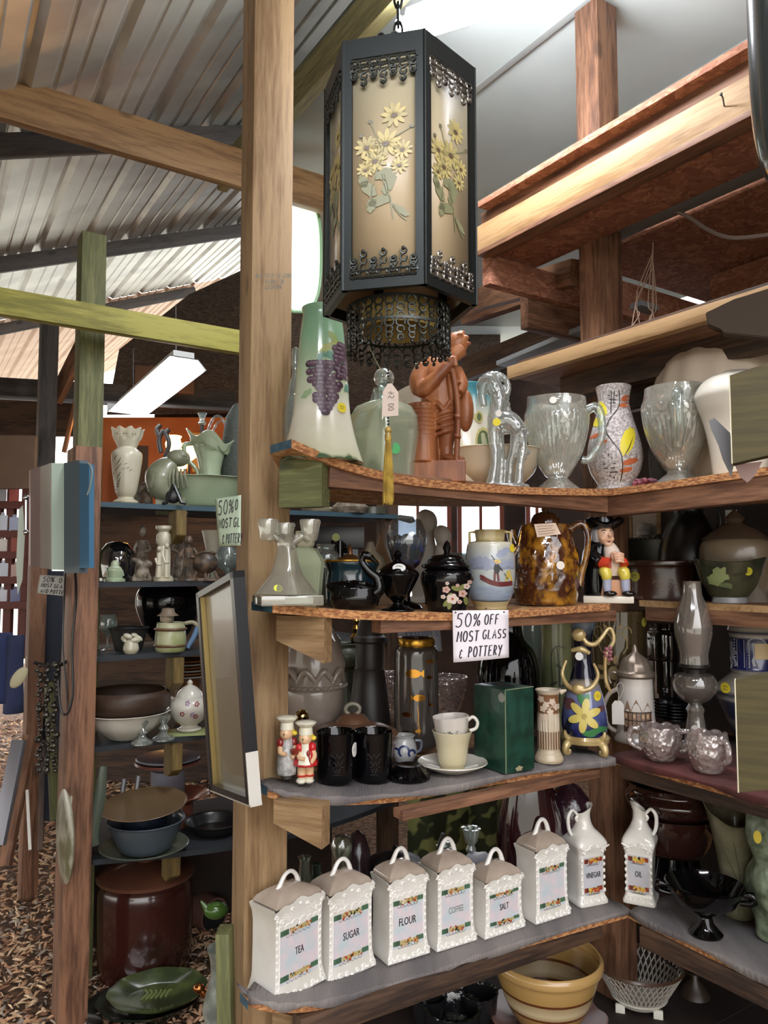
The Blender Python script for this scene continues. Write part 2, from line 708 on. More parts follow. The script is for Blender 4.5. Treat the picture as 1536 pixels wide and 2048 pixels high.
def plank(name, p0, p1, w, h, mats, parent=None, up=Vector((0, 0, 1)), label=None, cat=None, group=None, kind=None, cut=0, oy=0, oz=0, b=0.002):
    """timber from p0 to p1 (local X along it), w wide across, h high; centred on the line unless oy/oz"""
    p0, p1 = Vector(p0), Vector(p1)
    m = frame(p0, p1, up)
    L = (p1 - p0).length
    mb = MB()
    if cut:
        poly = [(0, -h / 2 + oz), (L - cut, -h / 2 + oz), (L, 0 + oz), (L, h / 2 + oz), (0, h / 2 + oz)]
        mb.prism(poly, -w / 2 + oy, w / 2 + oy, b)
    else:
        mb.box(0, L, -w / 2 + oy, w / 2 + oy, -h / 2 + oz, h / 2 + oz, b)
    o = mb.build(name, mats, parent)
    if parent:
        o.matrix_local = parent.matrix_basis.inverted() @ m
    else:
        o.matrix_basis = m
    return tag(o, label, cat, group, kind)


def zmat(name, H, stops, rough=0.25, wob=0.0, scale=18, coat=0.3, metal=0.0, bump=0):
    """glaze that changes colour with height on the piece"""
    if name in MATS:
        return MATS[name]
    m, nt, b = nt_new(name)
    tc = N(nt, 'ShaderNodeTexCoord')
    sp = N(nt, 'ShaderNodeSeparateXYZ')
    nt.links.new(tc.outputs['Object'], sp.inputs[0])
    no = N(nt, 'ShaderNodeTexNoise', Scale=scale, Detail=4)
    nt.links.new(tc.outputs['Object'], no.inputs['Vector'])
    ma = N(nt, 'ShaderNodeMath', _operation='MULTIPLY')
    ma.inputs[1].default_value = 1.0 / H
    nt.links.new(sp.outputs['Z'], ma.inputs[0])
    nb = N(nt, 'ShaderNodeMath', _operation='MULTIPLY_ADD')
    nt.links.new(no.outputs['Fac'], nb.inputs[0])
    nb.inputs[1].default_value = wob
    nt.links.new(ma.outputs[0], nb.inputs[2])
    sb = N(nt, 'ShaderNodeMath', _operation='SUBTRACT')
    nt.links.new(nb.outputs[0], sb.inputs[0])
    sb.inputs[1].default_value = wob / 2
    r = ramp(nt, [(p, hx(c)) for p, c in stops])
    nt.links.new(sb.outputs[0], r.inputs[0])
    nt.links.new(r.outputs[0], b.inputs['Base Color'])
    b.inputs['Roughness'].default_value = rough
    b.inputs['Metallic'].default_value = metal
    b.inputs['Coat Weight'].default_value = coat
    b.inputs['Coat Roughness'].default_value = 0.05
    if bump:
        bp = N(nt, 'ShaderNodeBump', Strength=bump, Distance=0.003)
        nt.links.new(no.outputs['Fac'], bp.inputs['Height'])
        nt.links.new(bp.outputs[0], b.inputs['Normal'])
    MATS[name] = m
    return m


def P(h, rough=0.35, metal=0.0):
    return M('paint ' + h + ('m' if metal else ''), h, rough, metal=metal)


def solo(name, label, cat, loc, mb, mats, group=None, turn=0, tilt=(0, 0), smooth=40, mod=None, kind=None):
    """a thing that is one mesh; its mesh builder was made with the scale for that place"""
    o = mb.build(name, mats, None, smooth, mod)
    o.location = loc
    o.rotation_euler = (R(tilt[0]), R(tilt[1]), bearing(Vector(loc)) + R(turn))
    return tag(o, label, cat, group, kind)


def kof(loc):
    loc = Vector(loc)
    k = K(loc.y / FPX)
    k.cb = math.cos(bearing(loc))
    return k


def sqr(p=4, rot=0):
    """makes a lathe squarish"""
    def f(a, r, z):
        a2 = a + R(rot)
        return (r * (abs(math.cos(a2)) ** p + abs(math.sin(a2)) ** p) ** (-1 / p), z)
    return f


def sticker(o, k, S, x, z, r, col, rz=None, ink=True):
    mb = MB(k)
    mb.dab(S, x, z, r, rz or r, n=18)
    if ink:
        mb.m = 1
        S2 = lambda a, b: S(a, b) + Vector((0, -.35, 0))
        for j in (-.3, .15):
            mb.stroke(S2, [(x - r * .5, z + j * r), (x - r * .1, z + j * r + r * .15), (x + r * .45, z + j * r)], max(r * .1, .5))
    mb.build('price_sticker', [P(col, .6), P('4a4740', .6)], o)


def loop_handle(mb, pts, r, sm=5, flat=1.0, seg=10):
    mb.tube([(x, y, z) for x, y, z in pts], r, seg, sm=sm, flat=flat)
# ------------------------------------------------------------------ common materials
m_pine = wood('pine timber', 'a1845f', '7d6040', seed=1)
m_pine2 = wood('yellow pine timber', 'ac8a60', '84633c', seed=5)
m_brown = wood('aged brown timber', '8a6248', '553726', seed=3)
m_dkwood = wood('dark timber', '57402f', '2c1f17', seed=8)
m_green = wood('green treated timber', '7b7a4e', '575a36', grain=36, seed=2)
m_beamg = wood('yellow green treated timber', 'a09a48', '75712f', seed=6)
m_char = wood('charred grey timber', '4c443e', '2a2624', seed=9)
m_osb = osb('strand board', 'b98a5c', 'a06c44', 'd6ae7a')
m_osbr = osb('reddish strand board', 'a06c52', '885643', 'b88266')
m_osbe = M('raw strand board edge', 'c58f5c', 0.9, col2='8c5836', scale=90, bump=0.8, bscale=120, stretch=(1, 1, 2.5))
m_blue = M('worn blue paint', '3f6070', 0.7, col2='2a4552', scale=30)
m_galv = M('galvanised roof sheet', 'd0d2cc', 0.34, metal=0.5, col2='b5b6b2', scale=3)
m_galv2 = M('warm lit roof sheet', 'e6c6a8', 0.45, metal=0.2, col2='d8b294', scale=2)  # cream tone: warm light on the far sheets put into the colour
m_grayp = M('grey green ceiling sheet', 'c6cecb', 0.6, col2='bcc5c3', scale=2)
m_steel = M('dull steel', '6c6c6e', 0.4, metal=0.8)
m_dark = M('dark brown hardboard', '33231b', 0.8, col2='221712', scale=4)
m_black = M('black enamel', '0d0d0e', 0.25)
m_corr = M('grey corduroy', '8d8682', 0.95, col2='6f6a6a', scale=9, bump=1.0, bscale=210, stretch=(1, .12, .12))
m_redcl = M('dark red cloth', '5c2d2a', 0.85, col2='47221f', scale=12, bump=0.4, bscale=60)
m_wpaint = M('white paint', 'd8d4ca', 0.6)

# ------------------------------------------------------------------ floor
mb = MB()
mb.add([(-9, -3, 0), (5, -3, 0), (5, 12, 0), (-9, 12, 0)], [(0, 1, 2, 3)])
tag(mb.build('floor', M('packed mulch ground', '7d6048', 0.95, col2='4c392b', scale=30, bump=1, bscale=60)), kind='structure')
cm = [M('chip pale', 'e2c29c', .9), M('chip tan', 'cba07a', .9), M('chip brown', 'a07458', .9), M('chip grey', 'a89a8c', .9), M('chip dark', '5a4232', .9)]
mb = MB()
rnd = random.Random(3)
for i in range(16000):
    yy = 2.1 + 5.6 * rnd.random() ** 1.5
    xx = rnd.uniform(-0.66, -0.17) * yy
    L_ = rnd.uniform(.014, .048) * (1 if yy < 4 else 1.5)
    w_ = L_ * rnd.uniform(.18, .45)
    h_ = rnd.uniform(.002, .006)
    mb.at((xx, yy, rnd.uniform(.004, .022)), (rnd.uniform(-25, 25), rnd.uniform(-25, 25), rnd.uniform(0, 360)))
    mb.m = rnd.choice([0, 0, 1, 1, 2, 3, 4])
    mb.add([(-L_ / 2, -w_ / 3, 0), (0, -w_ / 2, h_ * .4), (L_ / 2, -w_ / 4, 0), (L_ / 2, w_ / 4, 0), (0, w_ / 2, h_ * .3), (-L_ / 2, w_ / 3, 0), (0, 0, h_ + .003)],
           [(0, 1, 6), (1, 2, 6), (2, 3, 6), (3, 4, 6), (4, 5, 6), (5, 0, 6)])
tag(mb.build('mulch_chips', cm, smooth=0), 'loose brown wood chips covering the walkway at the left', 'mulch', kind='stuff')

# ------------------------------------------------------------------ ribbed roof
A0 = W(240, 480, 5.0)
ur = (W(-136, 1024, 5) - CAM).normalized()
pr = (W(2380, 190, 5) - CAM).normalized()
nr = pr.cross(ur).normalized()
if nr.z > 0:
    nr = -nr


def roof(b0, b1, a0, a1, name, mat, off=0.0):
    mb = MB()
    per = 0.305
    prof = []
    for i in range(int(math.floor(b0 / per)), int(math.ceil(b1 / per))):
        o = i * per
        prof += [(o, 0), (o + .022, .022), (o + .042, .022), (o + .064, 0), (o + .135, 0), (o + .141, .005), (o + .153, .005), (o + .159, 0), (o + .215, 0), (o + .221, .005), (o + .233, .005), (o + .239, 0)]
    vs = []
    for b, h in prof:
        for a in (a0, a1):
            vs.append(A0 + ur * a + pr * b - nr * (h + off))
    n = len(prof)
    mb.add(vs, [(2 * i, 2 * i + 1, 2 * i + 3, 2 * i + 2) for i in range(n - 1)])
    o = mb.build(name, mat, smooth=0)
    md = o.modifiers.new('thick', 'SOLIDIFY')
    md.thickness = 0.002
    return tag(o, kind='structure')


roof(-5.5, 3.3, -6.2, 1.9, 'ceiling', m_galv)
roof(-5.5, 1.55, 1.92, 8, 'ceiling_rear', m_galv2)
# purlins across the ribs
for i, (a, b0, b1) in enumerate([(-1.75, -3, 3.0), (0.0, -5, 1.05), (2.05, -5, 1.3), (-4.2, -1, 3.2)]):
    p0, p1 = A0 + ur * a + pr * b0 + nr * .05, A0 + ur * a + pr * b1 + nr * .05
    plank('roof_purlin', p0, p1, .04, .09, m_char, label=['dark roof purlin nearest the tall post, crossing high on the left',
          'dark roof purlin crossing behind the short green post', 'farthest dark purlin under the cream-lit roof sheets', 'dark roof purlin overhead near the viewer'][i], cat='beam')

# grey ceiling sheet to the right of the olive rafter
mb = MB()
q0 = W(640, 100, 2.7)
for (a, b) in ((-3.2, 0), (.9, 0), (2.6, 1.2), (2.6, 3.4), (-3.2, 3.4)):
    mb.v.append(q0 + U * a + V * b)
mb.f.append([0, 1, 2, 3, 4])
mb.mi.append(0)
tag(mb.build('ceiling_sheet', m_grayp, mod=lambda o: setattr(o.modifiers.new('t', 'SOLIDIFY'), 'thickness', 0.01)), kind='structure')
for j, b in enumerate((0.62, 1.25, 1.9)):
    plank('trim_%d' % (j + 1), q0 + U * -3.2 + V * b + Vector((0, 0, -.012)), q0 + U * .85 + V * b + Vector((0, 0, -.012)), .03, .006, m_grayp, kind='structure')
plank('rafter', q0 - U * 3.0 + Vector((0, 0, -.08)), q0 + U * .95 + Vector((0, 0, -.07)), .045, .14, wood('olive stained timber', '8b8358', '625c3c', seed=4),
      label='olive rafter running overhead beside the grey ceiling sheet', cat='beam')

# ------------------------------------------------------------------ left framing
def levelbeam(name, pxa, pya, pxb, base, z, h, w, mat, label):
    a = plan(pxa, base, V)
    b = plan(pxb, base, V)
    a.z = b.z = z
    plank(name, a, b, w, h, mat, label=label, cat='beam')


bA = W(480, 340, 3.1)
levelbeam('roof_beam', -120, 0, 700, bA, bA.z, .16, .04, wood('tan timber beam', '927048', '6e5030', seed=11), 'wide tan timber beam crossing behind the tall pine post')
bB = W(240, 645, 2.78)
levelbeam('cross_rail', -120, 0, 520, Vector((bB.x, bB.y, 0)), bB.z, .092, .04, m_beamg, 'yellow green cross rail nailed to the short green post')
mb = MB()
# nail heads of the cross rail
pU = W(184, 800, 2.9)
plank('treated_post', Vector((pU.x, pU.y, 0)), W(184, 474, 2.9) * 1, .09, .09, m_green, up=U, label='short green treated post behind the blue panel', cat='post')
pD = W(91, 900, 4.3)
plank('dark_post', Vector((pD.x, pD.y, 0)), Vector((pD.x, pD.y, 2.95)), .09, .09, m_char, up=U, label='dark thin post farther back on the left', cat='post')
for i, (px, Y, zt) in enumerate(((52, 3.6, 1.95),)):
    p = W(px + 15, 1400, Y)
    plank('brown_post', Vector((p.x, p.y, 0)), Vector((p.x, p.y, zt)), .07, .1, m_brown, up=U, label='weathered brown post at the left edge by the bright opening', cat='post')
# diagonal brace and back timbers
plank('diagonal_brace', W(110, 800, 4.4), W(165, 690, 4.3), .04, .09, m_brown, label='grey brown diagonal brace under the far roof', cat='beam')
plank('rear_header', W(-40, 772, 4.8), W(470, 800, 5.4), .04, .12, m_char, label='dark header under the far cream-lit roof', cat='beam')
plank('rear_joist', W(-40, 792, 4.7), W(470, 820, 5.3), .03, .025, m_steel, label='thin pale strip under the dark header', cat='trim')
# dark gable boards behind the far light
mb = MB()
mb.add([W(380, 590, 6.2), W(620, 480, 6.2), W(1000, 520, 6.2), W(1000, 820, 6.2), W(215, 830, 6.2), W(240, 700, 6.2)], [(0, 1, 2, 3, 4, 5)])
tag(mb.build('wall_gable', osb('old strand board', '6a5b50', '4d423b', '7d6c5e'), mod=lambda o: setattr(o.modifiers.new('t', 'SOLIDIFY'), 'thickness', 0.02)), kind='structure')

# ------------------------------------------------------------------ walls
def wall(name, x0, x1, y, z0, z1, holes, mat, th=0.05):
    """wall in the xz plane with rectangular openings, as one mesh"""
    xs = sorted(set([x0, x1] + [h[0] for h in holes] + [h[1] for h in holes]))
    zs = sorted(set([z0, z1] + [h[2] for h in holes] + [h[3] for h in holes]))
    mb = MB()
    for a, b in zip(xs, xs[1:]):
        for c, d in zip(zs, zs[1:]):
            mx, mz = (a + b) / 2, (c + d) / 2
            if any(h[0] < mx < h[1] and h[2] < mz < h[3] for h in holes):
                continue
            mb.box(a, b, y, y + th, c, d)
    return tag(mb.build(name, mat, smooth=0), kind='structure')


holes = [(.0, .55, 1.2, 2.1), (.6, .98, 1.2, 2.1), (1.16, 1.34, 1.3, 2.05), (1.9, 2.3, 1.3, 2.0)]
wall('wall_back', -1.9, 4.2, 6.3, 0, 3.2, holes, M('dim brown boarding', '4a352a', .85, col2='33241d', scale=5))
for i, h in enumerate(holes):
    mb = MB()
    x0, x1, z0, z1 = h
    t = .035
    for bx in ((x0, x0 + t, z0, z1), (x1 - t, x1, z0, z1), (x0, x1, z0, z0 + t), (x0, x1, z1 - t, z1), ((x0 + x1) / 2 - .012, (x0 + x1) / 2 + .012, z0, z1)):
        mb.box(bx[0], bx[1], 6.27, 6.31, bx[2], bx[3])
    mb.m = 1
    mb.box(x0, x1, 6.29, 6.294, z0, z1)
    tag(mb.build('window_%d' % (i + 1), [M('red brown window frame', '8c4a36', .6), emis('daylight pane', 'eef4ff', 2.2)]), kind='structure')
# wall behind the right run
w0 = CORNER + V * 0.66
mb = MB()
sb = -(plan(1235, w0, U) - w0).dot(U)
for s_, z in ((sb, 0), (1.9, 0), (1.9, 2.06), (sb, 2.06)):
    p = w0 - U * s_
    mb.v.append(Vector((p.x, p.y, z)))
mb.f.append([0, 1, 2, 3]); mb.mi.append(0)
tag(mb.build('wall_right', m_dark, mod=lambda o: setattr(o.modifiers.new('t', 'SOLIDIFY'), 'thickness', 0.02)), kind='structure')
mb = MB()
mb.box(3.2, 3.25, -2.5, 6.4, 0, 3.3)
tag(mb.build('wall_side', M('side boarding', '4a3a2c', .8)), kind='structure')
# orange partition far left, lit by lamps
mb = MB()
p0, p1 = W(325, 850, 5.4), W(480, 850, 5.4)
mb.box(W(200, 850, 5.4).x, p1.x + .3, 5.4, 5.44, 1.93, 2.55)
mb.m = 1
mb.box(p0.x - .6, p1.x + .3, 5.42, 5.44, 0, 1.93)
mb.box(W(-80, 850, 5.4).x, W(200, 850, 5.4).x, 5.4, 5.44, W(0, 872, 5.4).z, 2.8)
tag(mb.build('wall_orange', [M('orange painted board', 'd4793f', .7, col2='c26a38', scale=3), m_dkwood]), kind='structure')
# oval bright opening behind the tall post
mb = MB()
ov = []
for i in range(30):
    a = 2 * PI * i / 30
    c_, s_ = math.cos(a), math.sin(a)
    ov.append((math.copysign(abs(c_) ** .7, c_) * 44, math.copysign(abs(s_) ** .7, s_) * 112))
kk = 3.4 / FPX
vs = [W(598 + a, 512 - b, 3.4) for a, b in ov]
vs2 = [W(598 + a * 1.1, 512 - b * 1.06, 3.4) for a, b in ov]
mb.add(vs, [tuple(range(30))])
mb.m = 1  # green ring paints in the flare round the bright oval
mb.add([v + Vector((0, -.005, 0)) for v in vs] + [v + Vector((0, -.02, 0)) for v in vs2], [(i, (i + 1) % 30, 30 + (i + 1) % 30, 30 + i) for i in range(30)])
tag(mb.build('window_5', [emis('bright daylight oval', 'f4fff4', 2.5), M('pale green flare', '9cc49a', .3)], mod=lambda o: setattr(o.modifiers.new('t', 'SOLIDIFY'), 'thickness', 0.01)), kind='structure')

# ------------------------------------------------------------------ posts of the corner shelving
TH = .018
BACK = .46
SH = {}


def shelf(name, parent, pts, zbot, mat, edge, th=TH, back=BACK, base=CORNER, direc=V, away=U, endp=None, extra=0.0):
    """board with a drawn front edge: pts = (px, py, plan offset toward the viewer) -> world; back edge straight"""
    front = []
    for v_ in pts:
        if isinstance(v_, Vector):
            front.append(v_)
            continue
        px, py, off = v_
        p = plan(px, base - away * off, direc)
        Y = p.y
        q = W(px, py, Y)
        front.append(q)
    fr = cr([Vector(p) for p in front], 4) if len(front) > 2 else front
    vs, fs = [], []
    for p in fr:
        d = (p - base).dot(away)
        bk = back if direc is not V or base is not CORNER else min(back, .10 + 1.3 * (p - fr[0]).length)
        b = p + away * (bk - d)
        vs += [p, b, p - Vector((0, 0, th)), b - Vector((0, 0, th))]
    n = len(fr)
    mb = MB()
    o = []
    mb.add(vs, [(4 * i, 4 * i + 4, 4 * i + 5, 4 * i + 1) for i in range(n - 1)] + [(4 * i + 2, 4 * i + 3, 4 * i + 7, 4 * i + 6) for i in range(n - 1)] +
           [(4 * i + 1, 4 * i + 5, 4 * i + 7, 4 * i + 3) for i in range(n - 1)])
    mb.m = 1
    mb.add(vs, [(4 * i, 4 * i + 2, 4 * i + 6, 4 * i + 4) for i in range(n - 1)] + [(4 * n - 4, 4 * n - 2, 4 * n - 1, 4 * n - 3)])
    mb.m = 2
    mb.add(vs, [(0, 1, 3, 2)])
    SH[name] = (front, base, direc, away)
    ob = mb.build('shelf_board', [mat, edge, m_blue], None, smooth=30)
    if parent:
        ob.parent = parent
        ob.matrix_parent_inverse = parent.matrix_basis.inverted()
    return ob


def zat(name, px):
    fr = SH[name][0]
    xs = [(768 + FPX * p.x / p.y, p.z) for p in fr]
    xs.sort()
    if px <= xs[0][0]:
        return xs[0][1]
    for (a, za), (b, zb) in zip(xs, xs[1:]):
        if a <= px <= b:
            return za + (zb - za) * (px - a) / (b - a)
    return xs[-1][1]


def on(name, px, back):
    """point standing on shelf, `back` metres behind the common front line"""
    _, base, direc, away = SH[name]
    p = plan(px, base + away * back, direc)
    # height of the board at the same station along its length
    t = (p - base).dot(direc)
    q = base + direc * t
    return Vector((p.x, p.y, zat(name, 768 + FPX * q.x / q.y)))


unit = thing('corner_shelving', 'L-shaped corner shelving of pine posts and strand board crowded with glass and pottery', 'shelving', (CORNER.x, CORNER.y, 0))
pp = W(525, 1132, 1.80)
plank('post', Vector((pp.x, pp.y, 0)), Vector((pp.x, pp.y, 3.3)), .098, .098, [m_pine], parent=unit, up=(U + V * .12).normalized())
pr_ = W(1213, 1132, 2.46)
plank('post', Vector((pr_.x, pr_.y, 0)), Vector((pr_.x, pr_.y, 3.36)), .096, .096, m_brown, parent=unit, up=U)

# left run
SL = dict(
    S1=[(583, 878, 0), (640, 903, 0), (700, 926, 0), (780, 946, 0), (860, 959, 0), (1000, 971, 0), (1110, 976, 0), (1219, 978, 0)],
    S2=[(545, 1207, 0), (700, 1221, 0), (860, 1225, 0), (1000, 1222, 0), (1219, 1207, 0)],
)
for nme, pts in SL.items():
    shelf(nme, unit, pts, 0, m_osb, m_osbe)


def rise(px):
    """the old boards bend up a little where they meet the tall post"""
    t = max(0.0, min(1.3, (760 - px) / 250))
    return .055 * t ** 1.3


def zfront(pts, z):
    """front edge at a given height: plan offset found from the pixel row"""
    out = []
    for px, py in pts:
        q = onz(px, py, z + rise(px))
        out.append(q)
    return out


Z3, Z4 = .995, .575
shelf('S3', unit, zfront([(508, 1560), (540, 1578), (600, 1589), (650, 1594), (800, 1587), (1000, 1553), (1225, 1517)], Z3 - .006), 0, m_osb, m_osbe)
shelf('S4', unit, zfront([(480, 1984), (520, 2002), (580, 2008), (650, 2000), (780, 1966), (900, 1930), (1000, 1895), (1255, 1822)], Z4 - .006), 0, m_osb, m_osbe)
# right run: base CORNER, direction -U toward the viewer, away V
def zr(pts, z):
    return [onz(px, py, z) for px, py in pts]


RB = dict(base=CORNER, direc=-U, away=V)
shelf('R1', unit, [(1219, 978, 0), (1400, 953, 0), (1760, 900, 0)], 0, m_osb, m_osbe, back=.62, **RB)
r2 = [CORNER + V * .27 - U * s_ for s_ in (-.12, .5, 1.0)]
shelf('R2', unit, [Vector((p.x, p.y, 1.398)) for p in r2], 0, m_brown, m_pine2, back=.64, **RB)
rb = [CORNER + V * .285 - U * s_ + Vector((0, 0, 1.36)) for s_ in (-.1, 1.0)]
plank('rail', rb[0], rb[1], .03, .04, m_brown, parent=unit)
shelf('R3', unit, zr([(1225, 1513), (1536, 1598), (1760, 1658)], Z3 - .004), 0, m_osb, m_osbe, back=.62, **RB)
shelf('R4', unit, zr([(1255, 1822), (1536, 1957), (1760, 2064)], Z4 - .006), 0, m_osb, m_osbe, back=.62, **RB)
SH['S5'] = ([Vector((-.3, 1.5, .2)), Vector((.6, 2.06, .2))], CORNER, V, U)
mb = MB()
for s_ in (0,):
    a, b = CORNER - V * 1.05, CORNER + V * .6
    vs = [a, b, b + U * .6, a + U * .6]
    mb.add([Vector((p.x, p.y, .2)) for p in vs] + [Vector((p.x, p.y, .18)) for p in vs], [(0, 1, 2, 3), (4, 5, 6, 7), (0, 1, 5, 4)])
    a, b = CORNER, CORNER - U * 1.3
    vs = [a, b, b + V * .62, a + V * .62]
    mb.add([Vector((p.x, p.y, .198)) for p in vs] + [Vector((p.x, p.y, .178)) for p in vs], [(0, 1, 2, 3), (4, 5, 6, 7), (0, 1, 5, 4)])
o = mb.build('shelf_board', m_dark)
o.parent = unit
o.matrix_parent_inverse = unit.matrix_basis.inverted()


def railunder(nm, px0, px1, drop, h, back=.03, mat=None, w=.038):
    a, b = on(nm, px0, back), on(nm, px1, back)
    dz = Vector((0, 0, -TH - h / 2 - drop))
    d = (b - a).normalized()
    plank('rail', a + dz, b + dz, w, h, mat or m_brown, parent=unit)


railunder('S1', 650, 1216, 0.0, .045)
railunder('R1', 1222, 1700, 0.0, .055)
railunder('S2', 752, 1219, 0, .03)
railunder('S3', 795, 1180, .0, .02)
railunder('S4', 600, 1180, .0, .05, mat=m_dkwood, back=.1)
railunder('R3', 1240, 1700, 0, .05, mat=m_dkwood, back=.1)
railunder('R4', 1270, 1700, 0, .05, mat=m_dkwood, back=.1)
# bracket blocks beside the tall post
for (x0, x1, y0, y1, cut) in ((572, 652, 918, 1014, .0), (566, 656, 1232, 1325, 1), (562, 652, 1606, 1693, 1), (560, 645, 2034, 2130, 1)):
    Y = 1.6 if y0 < 2000 else 1.7
    e = Vector((.93, -.36, 0)).normalized()
    top = W(x1, y0, Y)
    bot = W(x1, y1, Y)
    h = top.z - bot.z
    L = .1 if not cut else .11
    mb = MB()
    poly = [(-L, -h * (.55 if cut else 1)), (-L, 0), (0, 0), (0, -h)] if cut else [(-L, -h), (-L, 0), (0, 0), (0, -h)]
    mb.prism(poly, -.019, .019)
    mb.f  # main
    o = mb.build('bracket', [m_green if not cut else m_pine], unit)
    mt = Matrix((e, Vector((0, 0, 1)).cross(e), Vector((0, 0, 1)))).transposed().to_4x4()
    mt.translation = top
    o.matrix_local = unit.matrix_basis.inverted() @ mt

# cloths
def cloth(name, pts, z, mat, label, direc=V, away=U, base=CORNER, back=.3, th=.006, drop=.016):
    fr = cr([onz(px, py, z + rise(px)) for px, py in pts], 5)
    vs = []
    for i, p in enumerate(fr):
        d = (p - base).dot(away)
        bk = back if direc is not V else min(back, .10 + 1.2 * (p - fr[0]).length)
        w_ = .002 * math.sin(i * 2.1)
        lip = drop + .006 * math.sin(i * .9)
        out = -away * .006
        vs += [p + away * (bk - d), p + away * .02 + Vector((0, 0, .001)), p + out + Vector((0, 0, -.003 + w_)), p + out * 1.3 - Vector((0, 0, lip))]
    n = len(fr)
    mb = MB()
    mb.add(vs, [(4 * i + j, 4 * i + 4 + j, 4 * i + 5 + j, 4 * i + 1 + j) for i in range(n - 1) for j in range(3)])
    o = mb.build(name, mat, smooth=60, mod=lambda o: setattr(o.modifiers.new('t', 'SOLIDIFY'), 'thickness', 0.002))
    return tag(o, label, 'cloth')


cloth('shelf_cloth', [(508, 1553), (540, 1571), (600, 1583), (650, 1589), (800, 1582), (1000, 1548), (1228, 1513)], Z3 + .001, m_corr, 'grey ribbed cloth under the black mugs and green box')
cloth('shelf_cloth', [(480, 1976), (520, 1995), (580, 2000), (650, 1993), (780, 1960), (900, 1924), (1000, 1889), (1258, 1815)], Z4 + .001, m_corr, 'grey ribbed cloth under the row of white canisters')
cloth('shelf_cloth', [(1224, 1508), (1400, 1556), (1536, 1594), (1760, 1654)], Z3 + .004, m_redcl, 'dark red cloth under the oil lamp and cut glass bowls', direc=-U, away=V, back=.5)
cloth('shelf_cloth', [(1262, 1818), (1400, 1886), (1536, 1952), (1760, 2060)], Z4 + .002, m_corr, 'grey ribbed cloth under the black compote and oil cruet', direc=-U, away=V, back=.5)

# ------------------------------------------------------------------ loft decks above the right run
deck = thing('loft_deck', 'high strand board loft deck on a long pine fascia, with a bent nail', 'deck', (CORNER.x, CORNER.y, 2.5))
def lp(s_, v_, z):
    p = CORNER - U * s_ + V * v_
    return Vector((p.x, p.y, z))


def slab(name, parent, s0, s1, v0, v1, z0, z1, mat):
    a, b = lp(s0, (v0 + v1) / 2, (z0 + z1) / 2), lp(s1, (v0 + v1) / 2, (z0 + z1) / 2)
    return plank(name, a, b, abs(v1 - v0), z1 - z0, mat, parent=parent)


slab('fascia', deck, -.53, 1.9, .0, .038, 2.545, 2.63, m_pine2)
slab('bottom_plate', deck, -.53, 1.9, .0, .06, 2.53, 2.546, m_brown)
slab('deck_board', deck, -.53, 1.9, .045, .27, 2.548, 2.565, m_osbr)
slab('deck_board', deck, -.5, 1.9, -.02, .27, 2.68, 2.70, m_osbr)
slab('deck_rail', deck, -.53, 1.9, .02, .05, 2.63, 2.68, m_brown)
hd = [lp(-.53, .04, 2.49), lp(-.53, .62, 2.49)]
plank('header', hd[0], hd[1], .038, .1, m_osbr, parent=deck)
mb = MB()
nl = lp(.37, -.001, 2.585)
mb.tube([nl, nl + Vector((-.012, -.02, .008)), nl + Vector((-.018, -.026, .012))], .0018, 8)
mb.ball(nl + Vector((-.019, -.027, .0125)), .004, 8, 6)
o = mb.build('nail', m_steel)
o.parent = deck
o.matrix_parent_inverse = deck.matrix_basis.inverted()
low = thing('upper_shelf', 'long high shelf with a bright pine edge above the vases', 'shelf', (CORNER.x, CORNER.y, 2.08))
slab('edge_strip', low, -.39, 1.9, 0, .03, 2.085, 2.125, m_pine2)
slab('shelf_board', low, -.39, 1.9, .03, .5, 2.09, 2.11, m_brown)
slab('shelf_board', low, -.36, 1.9, .02, .5, 2.127, 2.139, m_dkwood)
slab('joist', low, -.3, 1.9, .14, .18, 2.02, 2.09, m_dkwood)
slab('joist', low, -.3, 1.9, .42, .46, 2.02, 2.09, m_dkwood)
# second OSB deck and joists farther right
d2 = thing('rear_loft_deck', 'reddish strand board deck behind the grey light housing', 'deck', lp(0, 1.2, 2.7))
slab('deck_board', d2, -.5, 2.0, .46, 2.0, 2.60, 2.62, m_osbr)
slab('joist', d2, -.3, 2.0, .95, .99, 2.44, 2.59, m_osbr)
plank('joist', lp(-.35, .36, 2.42), lp(-.35, 1.6, 2.42), .06, .12, m_osbr, parent=d2)
plank('joist', lp(-.62, .3, 2.42), lp(-.62, 1.6, 2.42), .04, .12, m_brown, parent=d2)
hs = thing('light_housing', 'long grey fluorescent housing above the strand board deck', 'light housing', lp(.5, .7, 2.7))
slab('tray', hs, -.4, 1.5, .29, .43, 2.60, 2.63, M('grey housing enamel', '8f9496', .5))
slab('ridge', hs, -.4, 1.5, .34, .38, 2.585, 2.60, M('grey housing enamel', '8f9496', .5))
bxp = lp(.52, .55, 2.6)
plank('dark_box', lp(.42, .42, 2.54), lp(.9, .42, 2.54), .26, .07, M('dark grey metal', '2c2e33', .4), label='dark grey box at the end of the long housing, upper right', cat='box')
